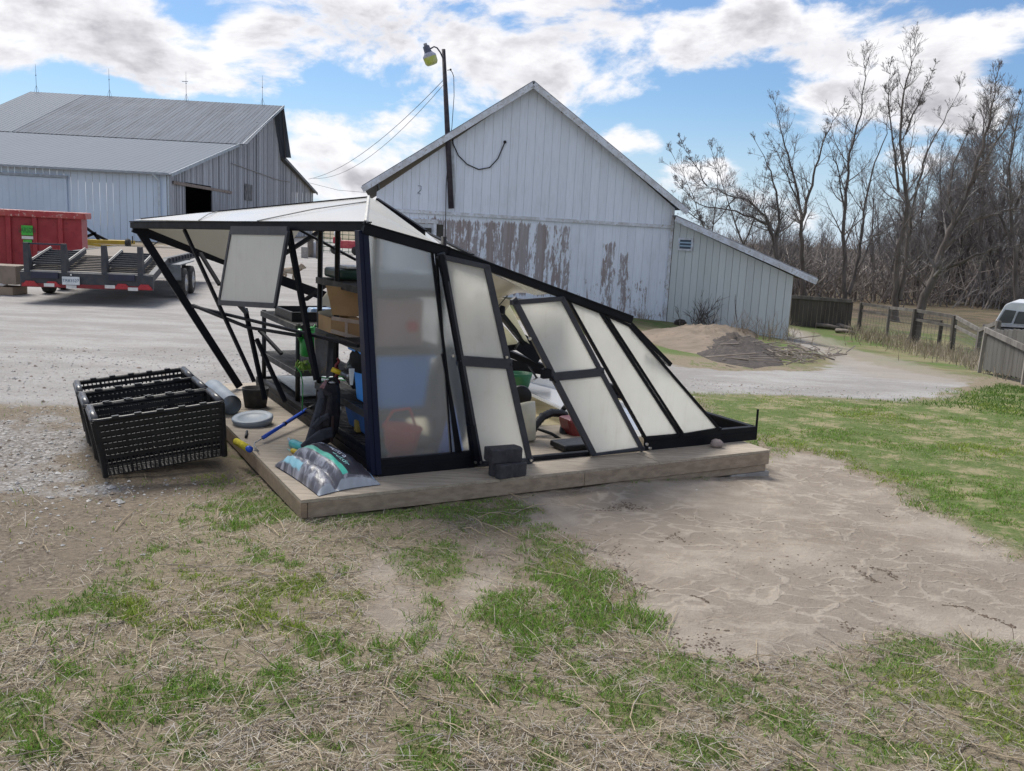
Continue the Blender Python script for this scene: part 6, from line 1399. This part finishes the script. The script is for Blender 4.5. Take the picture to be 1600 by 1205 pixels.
def brush(name,label,cat,c,n,h,sp,r,mat,lean=.35,twig=4):
    mb=MB()
    for k in range(n):
        b=Vector(c)+Vector((random.gauss(0,sp*.35),random.gauss(0,sp*.2),0)); b.z=Hf(b.x,b.y)-.02; d=Vector((random.gauss(0,lean),random.gauss(0,lean*.6),1)).normalized(); L=h*random.uniform(.45,1); p=b.copy(); pts=[p.copy()]
        for i in range(5): d=(d+Vector((random.gauss(0,.13),random.gauss(0,.1),-.03))).normalized(); p=p+d*L/5; pts.append(p.copy())
        mb.tube(pts,[r*(1-i/6.5) for i in range(6)],4,cap=False)
        for q in range(twig):
            i=random.randint(1,4); e=(d+Vector((random.gauss(0,.8),random.gauss(0,.5),random.uniform(-.2,.6)))).normalized(); s=pts[i]; l=L*random.uniform(.15,.4); mb.tube([s,s+e*l*.5+Vector((0,0,.01)),s+e*l],[r*.5,r*.4,r*.2],3,cap=False)
    o=mb.build(name,mat); tag(o,label,cat); return o
brk=pbr('brush_bark',(.09,.075,.07),(.16,.14,.125),9,.9); bry=pbr('dry_stalk',(.30,.25,.19),(.2,.165,.13),9,.9)
brush('bare_shrub','leafless many stemmed shrub before the shed wall behind the sand heap','shrub',gt(1098,512),22,1.25,.8,.013,brk,.5,6)
brush('dry_weeds','dense dry weed stalks along the right foot of the shed wall','weeds',gt(1190,530),70,.85,1.6,.008,bry,.22,3)
brush('tall_weed','single tall bare weed stalk leaning before the shed wall','weed',gt(1153,518),1,2.1,.02,.014,brk,.10,5)
brush('weed_pair','two thin dark weed stalks right of the tall leaning stalk','weed',gt(1172,520),3,1.2,.35,.011,brk,.12,5)
mb=MB()
for k in range(60):
    c=gt(random.gauss(1262,26),random.gauss(560,6)); a=random.uniform(0,3.14); l=random.uniform(.2,.8); mb.tube([c+Zv*.03,c+Vector((math.cos(a)*l,math.sin(a)*l,random.uniform(.04,.2)))],random.uniform(.008,.02),4)
for k in range(50):
    c=gt(random.uniform(1100,1240),random.uniform(532,575)); a=random.uniform(-.5,.2); l=random.uniform(.3,1.1); c.z+=.25*random.random(); mb.tube([c,c+Vector((math.cos(a)*l,math.sin(a)*l,random.uniform(-.1,.15)))],random.uniform(.006,.018),4)
kind(mb.build('twig_litter',[pbr('twig_grey',(.19,.16,.14),(.3,.26,.22),6,.9)]),'stuff','grey sticks and roots strewn over the mulch heap')
mb=MB(); mb.ell(gt(1062,508)+Zv*.06,(.22,.15,.12),10,jit=.15); o=mb.build('dark_lump',pbr('mulch',(.05,.05,.05))); tag(o,'small dark lump at the foot of the shed left of the shrub','lump')
for px,lb in ((1003,'left brown weed tuft at the foot of the white barn'),(1025,'right brown weed tuft at the foot of the white barn')): brush('weed_tuft',lb,'weed',gt(px,500),14,.45,.5,.009,bry,.3,2)
# ================================================================ bare trees
class TB(MB):
    def lite(s,pts,rad,n):
        b=len(s.v); prev=None; N=len(pts)
        for i in range(N):
            d=(pts[min(i+1,N-1)]-pts[max(i-1,0)])
            if d.length<1e-6: d=Vector((0,0,1))
            d.normalize(); a=(d.orthogonal() if prev is None else prev-d*prev.dot(d)); a.normalize(); prev=a; c=d.cross(a)
            for k in range(n):
                t=2*math.pi*k/n; q=pts[i]+(a*math.cos(t)+c*math.sin(t))*rad[i]; s.v.append((q.x,q.y,q.z))
        for i in range(N-1):
            for k in range(n): k2=(k+1)%n; s.f.append((b+i*n+k,b+i*n+k2,b+(i+1)*n+k2,b+(i+1)*n+k)); s.m.append(0)
def rvec(rs): 
    while True:
        p=Vector((rs.uniform(-1,1),rs.uniform(-1,1),rs.uniform(-1,1)))
        if .1<p.length<1: return p.normalized()
def grow(mb,rs,p,d,L,r,lv,up=.12,dens=1.0,segs=5,wob=.17):
    pts=[p.copy()];rad=[r]; d=d.copy()
    for i in range(segs):
        d=(d+rvec(rs)*wob+Vector((0,0,up*(.4+.6*i/segs)))).normalized(); p=p+d*L/segs; pts.append(p.copy()); rad.append(max(r*(1-.78*(i+1)/segs),.0045))
    mb.lite(pts,rad,4 if r>.03 else 3)
    if lv<=0: return
    n=int(round(rs.uniform(4.6,7.2)*dens))
    for k in range(n):
        f=rs.uniform(.15,1.0); i=min(int(f*segs),segs-1); q=pts[i].lerp(pts[i+1],f*segs-i); dd=(pts[i+1]-pts[i]).normalized()
        side=rvec(rs); side=(side-dd*side.dot(dd)).normalized(); nd=(dd*rs.uniform(.55,1.1)+side*rs.uniform(.5,1.0)+Vector((0,0,.1))).normalized()
        grow(mb,rs,q,nd,L*rs.uniform(.34,.62)*(1.1-.45*f),max(rad[i]*.55,.005),lv-1,up,dens,4,wob*1.15)
bark=pbr('bark',(.085,.07,.062),(.15,.13,.115),3,.95,bump=.8,bscale=25,stretch=(1,1,.3)); barkd=pbr('bark_dark',(.08,.068,.062),(.15,.13,.12),3,.95,bump=.8,bscale=25,stretch=(1,1,.3)); twigm=pbr('twigs',(.15,.135,.13),(.23,.21,.205),4,.9)
def tree(label,limbs,Y,seed,r0,lv=3,dens=1.0,nb=11,bmat=bark,up=.2,Lk=.42,zsp=1.0):
    "limbs: pixel paths of the main stems, first one starts at the ground"
    rs=random.Random(seed); P0=aty(limbs[0][0][0][0],limbs[0][0][0][1],Y); P0.z=Hf(P0.x,P0.y)-.1
    rt=thing('bare_tree',label,'tree',P0,'bare trees beyond the shed'); tr=TB(); cr=TB()
    for li,(path,rr0,dy) in enumerate(limbs):
        pts=[aty(x,y,Y+dy*i/len(path)*zsp) for i,(x,y) in enumerate(path)]
        if li==0: pts[0]=P0
        sm=[]
        for i in range(len(pts)-1):
            for k in range(4):
                a=pts[i].lerp(pts[i+1],k/4); sm.append(a+rvec(rs)*.05*(0 if i==0 and k==0 else 1))
        sm.append(pts[-1]); n=len(sm); rad=[max(.010,rr0*.62*(1-.96*(i/(n-1))**.8)) for i in range(n)]; 
        if li==0: rad[0]*=1.5; rad[1]*=1.15
        tr.lite(sm,rad,8); tot=sum((sm[i+1]-sm[i]).length for i in range(n-1))
        for k in range(3): grow(cr,rs,sm[-1],((sm[-1]-sm[-2]).normalized()+rvec(rs)*.5).normalized(),tot*.065,.014,2,up,dens)
        for k in range(int(nb*2.1) if li==0 else int(nb*1.5)):
            f=rs.uniform(.28 if li==0 else .15,.99); i=min(int(f*(n-1)),n-2); q=sm[i]; dd=(sm[i+1]-sm[i]).normalized(); side=rvec(rs); side=(side-dd*side.dot(dd)).normalized(); nd=(dd*rs.uniform(.5,1)+side*rs.uniform(.6,1)).normalized()
            grow(cr,rs,q,nd,tot*Lk*rs.uniform(.35,.85)*(1.18-.82*f),max(rad[i]*.5,.012),lv-1 if f<.95 else lv-2,up,dens)
    tr.build('trunk',bmat,rt,smooth=True); cr.build('crown',twigm,rt); return rt
def gy(px,py): return gt(px,py).y
tree('bare tree arching left over the shed roof with long drooping limbs',[([(1222,495),(1216,430),(1210,380),(1196,340),(1170,315),(1130,300),(1095,290)],.20,0),([(1212,400),(1218,330),(1205,270),(1180,220)],.15,.5),([(1200,350),(1150,330),(1090,320),(1060,285)],.09,-1),([(1150,308),(1110,360),(1080,330)],.05,1),([(1105,291),(1080,250),(1062,215)],.05,0)],38,3,.2,3,1.0,16,barkd,.10,.33)
tree('bare tree whose fine twigs spread left over the white barn eave',[([(1120,500),(1112,420),(1098,350),(1075,290),(1050,240)],.10,0),([(1108,390),(1120,310),(1125,240)],.07,1),([(1095,345),(1060,320),(1025,290)],.05,0)],47,41,.10,3,1.0,12,bark,.2,.36)
tree('slender bare tree left of the fork, above the middle of the shed roof',[([(1180,500),(1172,420),(1150,350),(1128,290),(1112,235)],.13,0),([(1160,385),(1190,320),(1200,250)],.08,1)],44,5,.13,3,1.0,12,bark,.16,.35)
tree('bare tree forking into a wide V over the end of the shed roof',[([(1256,500),(1252,400),(1253,335),(1240,270),(1222,215),(1212,165)],.24,0),([(1253,345),(1268,290),(1282,235),(1300,190),(1318,165)],.15,1.5),([(1248,320),(1225,260),(1200,215)],.08,-1)],46,8,.24,3,.95,12,bark,.16,.34)
tree('tall twin stemmed bare tree right of the shed eave',[([(1318,500),(1320,440),(1318,370),(1322,300),(1328,240),(1344,180),(1352,120),(1350,95)],.23,0),([(1326,460),(1342,400),(1350,330),(1362,270),(1385,210),(1392,150)],.18,2),([(1320,330),(1308,260),(1290,215)],.08,-1),([(1340,420),(1365,370),(1400,350),(1440,330)],.09,1)],45,12,.23,3,1.05,15,barkd,.17,.3)
tree('tallest bare tree, two dark trunks rising just behind the fence',[([(1398,505),(1400,450),(1404,390),(1418,320),(1408,240),(1408,170),(1420,110),(1430,72)],.27,0),([(1406,470),(1414,420),(1422,360),(1430,300),(1448,240),(1475,190),(1500,140)],.20,1.5),([(1404,300),(1395,220),(1388,150),(1390,105)],.10,-1),([(1415,210),(1440,150),(1462,100)],.08,1)],38,17,.27,3,1.0,16,bark,.17,.27)
tree('big leaning bare tree with wide limbs reaching to the right picture edge',[([(1424,540),(1440,480),(1462,420),(1486,360),(1512,300),(1535,230),(1550,170),(1556,125)],.30,0),([(1478,385),(1520,345),(1565,330),(1620,318)],.14,-1),([(1458,430),(1510,405),(1560,385),(1640,380)],.12,-1.5),([(1490,350),(1482,300),(1495,240),(1520,190)],.12,1),([(1520,285),(1560,220),(1592,150)],.12,1),([(1450,455),(1420,420),(1400,400)],.05,0)],29,23,.30,3,1.0,15,bark,.15,.25)
tree('bare tree at the right picture edge behind the leaning tree',[([(1590,500),(1588,420),(1580,340),(1578,260),(1590,190),(1600,140)],.22,0),([(1584,330),(1610,260),(1640,200)],.12,1),([(1582,380),(1550,310),(1530,240)],.12,1)],40,29,.22,3,1.0,14,barkd,.16,.3)
tree('bare tree mostly outside the right picture edge',[([(1680,500),(1676,400),(1668,300),(1665,200),(1670,130)],.25,0),([(1672,380),(1630,300),(1612,230)],.14,1)],44,31,.25,3,1.0,12,barkd,.16,.3)
# ---- wood behind: individual thin trees, copied from five
protos=[]
def woodtree(seed,Ht):
    rs=random.Random(seed); rt=thing('wood_tree','grey bare tree in the wood behind the fence','tree',Vector((0,0,0)),'bare trees of the wood behind'); tr=TB(); cr=TB(); p=Vector((0,0,-.2)); d=Vector((rs.uniform(-.08,.08),rs.uniform(-.08,.08),1)).normalized(); pts=[p.copy()]; rad=[.17]
    for i in range(9): d=(d+rvec(rs)*.10+Vector((0,0,.12))).normalized(); p=p+d*Ht/9; pts.append(p.copy()); rad.append(.17*(1-(i+1)/9.6))
    tr.lite(pts,rad,5)
    for k in range(26):
        f=rs.uniform(.18,1); i=min(int(f*9),8); q=pts[i].lerp(pts[i+1],f*9-i); side=rvec(rs); side.z=abs(side.z)*.6; grow(cr,rs,q,(Vector((0,0,.7))+side*.9).normalized(),Ht*.30*(1.15-.7*f),max(.02,rad[i]*.45),2,.14,1.3,4,.2)
    tr.build('trunk',barkd,rt,smooth=True); cr.build('crown',twigm,rt); return rt
for s,h_ in ((101,10),(102,11.5),(103,9),(104,12),(105,8)): protos.append(woodtree(s,h_))
rs=random.Random(77); spots=[]
for k in range(300):
    Y=rs.uniform(50,98); X=rs.uniform(.27,.74)*Y; q=X/Y
    dens=.42+.5*min(1,max(0,(q-.36)/.14))
    if rs.random()<dens*.66: spots.append((X,Y))
used_=set()
print('wood trees',len(spots))
for i,(X,Y) in enumerate(spots):
    j=i%5; o=protos[j] if j not in used_ else copy_tree(protos[j]); used_.add(j)
    o.location=(X,Y,Hf(X,Y)); o.rotation_euler=(0,0,rs.uniform(0,6.28)); s=rs.uniform(.82,1.1)*min(1.0,max(.45,.45+(X/Y-.34)*2.9)); o.scale=(s,s,s)
# undergrowth closing the view below the crowns
mb=TB(); rs=random.Random(5)
for k in range(5200):
    Y=rs.uniform(50,120); X=rs.uniform(.10,.8)*Y; h_=rs.uniform(1.2,3.6)*(1+.4*(Y>85)); p=Vector((X,Y,Hf(X,Y)-.1)); d=Vector((rs.gauss(0,.3),rs.gauss(0,.3),1)).normalized()
    pts=[p]; 
    for i in range(3): d=(d+rvec(rs)*.3).normalized(); pts.append(pts[-1]+d*h_/3)
    mb.lite(pts,[.045,.04,.03,.012],3)
    for q in range(3): i=rs.randint(1,2); e=(d+rvec(rs)*.9).normalized(); mb.lite([pts[i],pts[i]+e*h_*.25,pts[i]+e*h_*.4+Vector((0,0,.1))],[.025,.02,.01],3)
kind(mb.build('undergrowth',pbr('undergrowth',(.21,.18,.16),(.28,.25,.225),1,.95)),'stuff','dense bare brush filling the wood under the trees')
# brush tangle between shed and first trees
brush('brush_pile','tangle of pale broken branches between the shed eave and the fence','brush',gt(1300,470),60,3.4,6.5,.03,pbr('pale_branch',(.20,.175,.155),(.12,.10,.09),5,.9),.7,6)
brush('brush_thicket','dark thicket behind the shed roof left of the forked tree','thicket',aty(1150,460,50),90,4.2,9,.03,twigm,.45,7)
brush('brush_thicket','dark thicket right of the leaning tree behind the fence','thicket',gt(1530,480),90,2.8,6,.03,twigm,.5,7)
# ================================================================ fences
fw=pbr('fence_wood',(.20,.185,.17),(.11,.10,.092),3,.9,bump=.6,stretch=(1,1,.25)); fwd=pbr('fence_dark',(.06,.052,.047),(.10,.09,.08),3,.95,bump=.6,stretch=(1,1,.2))
A=gt(1233,508); B=gt(1326,516); fd=(B-A); fd.z=0; FL=fd.length; fd.normalize(); fn=Vector((fd.y,-fd.x,0)); fn=fn if fn.dot(C0-A)>0 else -fn
ft_=onpl(1300,467,A,fn).z-A.z
sf=thing('board_fence','dark solid board fence between the shed and the open fence','fence',A)
x=0;random.seed(12)
mb=MB()
while x<FL: w=random.uniform(.13,.2); c=A+fd*(x+w/2); z0=Hf(c.x,c.y)-.05; mb.box(Vector((c.x,c.y,z0+ft_/2+.0))+fn*random.uniform(-.012,.012),fd*(w/2-.0015),fn*.012,Zv*(ft_/2+random.uniform(-.03,.03))); x+=w
mb.build('boards',fwd,sf); mb=MB(); mb.beam(A+Zv*(ft_-.02)+fn*.03,B+Zv*(ft_-.02)+fn*.03,.06,.12); mb.build('top_rail',fw,sf)
of=thing('open_fence','old grey post and rail fence with wire mesh running to the right board panel','fence',gt(1422,539))
posts=[(1341,472,517,.12),(1385,478,526,.09),(1424,482,541,.13),(1486,492,552,.12),(1524,512,565,.10),(1548,500,575,.09)]; PT=[]
for (px,yt,yb,w) in posts:
    b_=gt(px,yb); t_=above(b_,px-4,yt); mb=MB(); mb.beam(b_-Zv*.1,t_+Vector((random.uniform(-.03,.03),0,0)),w,w); mb.build('post',fw if w<.12 else fwd,of,bevel=.01); PT.append((b_,t_))
for i in range(len(PT)-1):
    a,b=PT[i][1],PT[i+1][1]; mb=MB(); mb.beam(a-Zv*.05,b-Zv*.05,.05,.10); mb.build('rail',fw,of)
    if i in (0,2,3): mb=MB(); mb.beam(PT[i][0].lerp(a,.72),PT[i+1][0].lerp(b,.70),.04,.08); mb.build('rail',fw,of)
for i in range(len(PT)-1):
    mb=MB(); a0,a1=PT[i];b0,b1=PT[i+1]; n=int((b0-a0).length/.16)
    for k in range(1,n): f=k/n; mb.lite=None; mb.beam(a0.lerp(b0,f),a1.lerp(b1,f)-Zv*.1,.006,.006)
    for k in range(1,7): f=k/7; mb.beam(a0.lerp(a1,f),b0.lerp(b1,f),.006,.006)
    mb.build('wire_mesh',pbr('fence_wire',(.16,.16,.155),(.1,.1,.1)),of)
A=gt(1534,583); B=gt(1605,602); fd=(B-A); fd.z=0; FL=fd.length; fd.normalize(); fn=Vector((fd.y,-fd.x,0)); fn=fn if fn.dot(C0-A)>0 else -fn
rp_=thing('plank_fence','weathered grey board panel with pale posts at the right picture edge','fence',A); hp=onpl(1541,513,A,fn).z-A.z
mb=MB(); x=.06
while x<FL+2.4: w=random.uniform(.28,.4); c=A+fd*(x+w/2); mb.box(Vector((c.x,c.y,Hf(c.x,c.y)+.04+hp/2-.0)),fd*(w/2-.004),fn*.012,Zv*(hp/2-.04+random.uniform(-.015,.015))); x+=w
mb.build('boards',pbr('panel_wood',(.115,.11,.10),(.075,.07,.062),4,.9,bump=.6,stretch=(1,1,.2)),rp_)
pw=pbr('pale_post',(.34,.31,.28),(.24,.22,.19),4,.9,bump=.5,stretch=(1,1,.2))
for q,l in ((0,.05),(FL-.1,0)):
    c=A+fd*q; c.z=Hf(c.x,c.y); mb=MB(); mb.beam(c-fd*l+fn*.04,c+fn*.04+Zv*(hp+.03)+fd*l,.075,.06,up=fn); mb.build('post',pw,rp_,bevel=.008)
mb=MB(); mb.beam(A+Zv*(hp-.02)+fn*.035,A+fd*(FL+2.3)+Zv*(hp-.02)+fn*.035,.05,.09); mb.build('cap_rail',fw,rp_)
# camper top behind the panel
cY=21.5; K_=lambda x,y,o=0:aty(x,y,cY+o)
tc_=thing('camper_shell','white camper shell with two dark side windows behind the right board panel','camper shell',K_(1600,512))
wh=pbr('camper_white',(.72,.75,.78),(.62,.65,.68),3,.35)
mb=MB(); out=[(1552,507),(1571,476),(1580,472),(1700,478),(1700,515)]; F_=[K_(*p) for p in out]; Bk=[K_(*p)+Vector((1.15,1.7,0)) for p in out]; n=len(out)
mb.add(F_+Bk,[tuple(range(n)),tuple(range(2*n-1,n-1,-1))]+[(i,i+n,(i+1)%n+n,(i+1)%n) for i in range(n)]); mb.build('shell',wh,tc_,bevel=.03)
gl=pbr('camper_glass',(.05,.06,.07),(.08,.09,.1),3,.15)
for q in ([(1558,504),(1571,484),(1588,486),(1580,505)],[(1584,506),(1592,487),(1640,490),(1640,508)]):
    mb=MB(); mb.plate([K_(x,y,-.03) for x,y in q],.02); mb.build('window',gl,tc_)
mb=MB(); mb.beam(K_(1552,508,-.02),K_(1700,516,-.02),.04,.05); mb.build('trim',pbr('camper_trim',(.5,.5,.5)),tc_)
mb=MB(); mb.beam(K_(1556,520,.2),K_(1700,528,.2),1.3,.28); mb.build('base',pbr('camper_base',(.08,.08,.09)),tc_)
# logs, rubble, junk
lg=pbr('old_log',(.24,.21,.185),(.15,.13,.115),4,.95,bump=.6)
for i,(a,b,r,lb) in enumerate((((1275,512),(1312,517),.09,'long pale log at the foot of the dark board fence'),((1296,512),(1330,519),.11,'short thick log lying right of the long pale log'),((1306,520),(1335,524),.08,'thin log lying nearest the drive by the open fence'))):
    mb=MB(); p=gt(*a);q=gt(*b); mb.tube([p+Zv*r,p.lerp(q,.5)+Zv*(r+.03),q+Zv*r],[r,r*.9,r*.7],8); o=mb.build('log',lg,smooth=True); tag(o,lb,'log')
rb_=MB(); random.seed(3)
for k in range(34): p=aty(random.uniform(1343,1388),428+random.uniform(-4,2),62); rb_.ell(p,(random.uniform(.12,.34),.2,random.uniform(.06,.16)),8,jit=.2,seed=k)
kind(rb_.build('pale_rubble',pbr('rubble',(.50,.50,.49),(.32,.31,.3),3,.9)),'stuff','heap of pale broken rubble far behind the fence')
gtf=thing('wooden_hurdle','low wooden hurdle leaning behind the open fence','hurdle',gt(1478,545)); mb=MB(); q0=gt(1448,541)+Vector((0,.8,0)); q1=gt(1480,551)+Vector((0,.6,0)); mb.beam(q0,above(q0,1447,500),.07,.07); mb.beam(q1,above(q1,1480,505),.09,.09); mb.beam(above(q0,1447,500),above(q1,1480,503),.05,.07); mb.build('frame',fwd,gtf)
# dead grass along the fence
rs=random.Random(9); mb=TB()
for k in range(1500):
    f=rs.random(); px=1330+270*f+rs.gauss(0,6); py=518+66*f+rs.gauss(0,5)+4; p=gt(px,py); l=rs.uniform(.12,.42); mb.lite([p-Zv*.02,p+Vector((rs.gauss(0,.3)*l,rs.gauss(0,.3)*l,l))],[.012,.003],3)
kind(mb.build('dead_grass',pbr('dead_grass',(.42,.36,.27),(.31,.26,.19),5,.9)),'stuff','tan dead grass along the foot of the open fence')
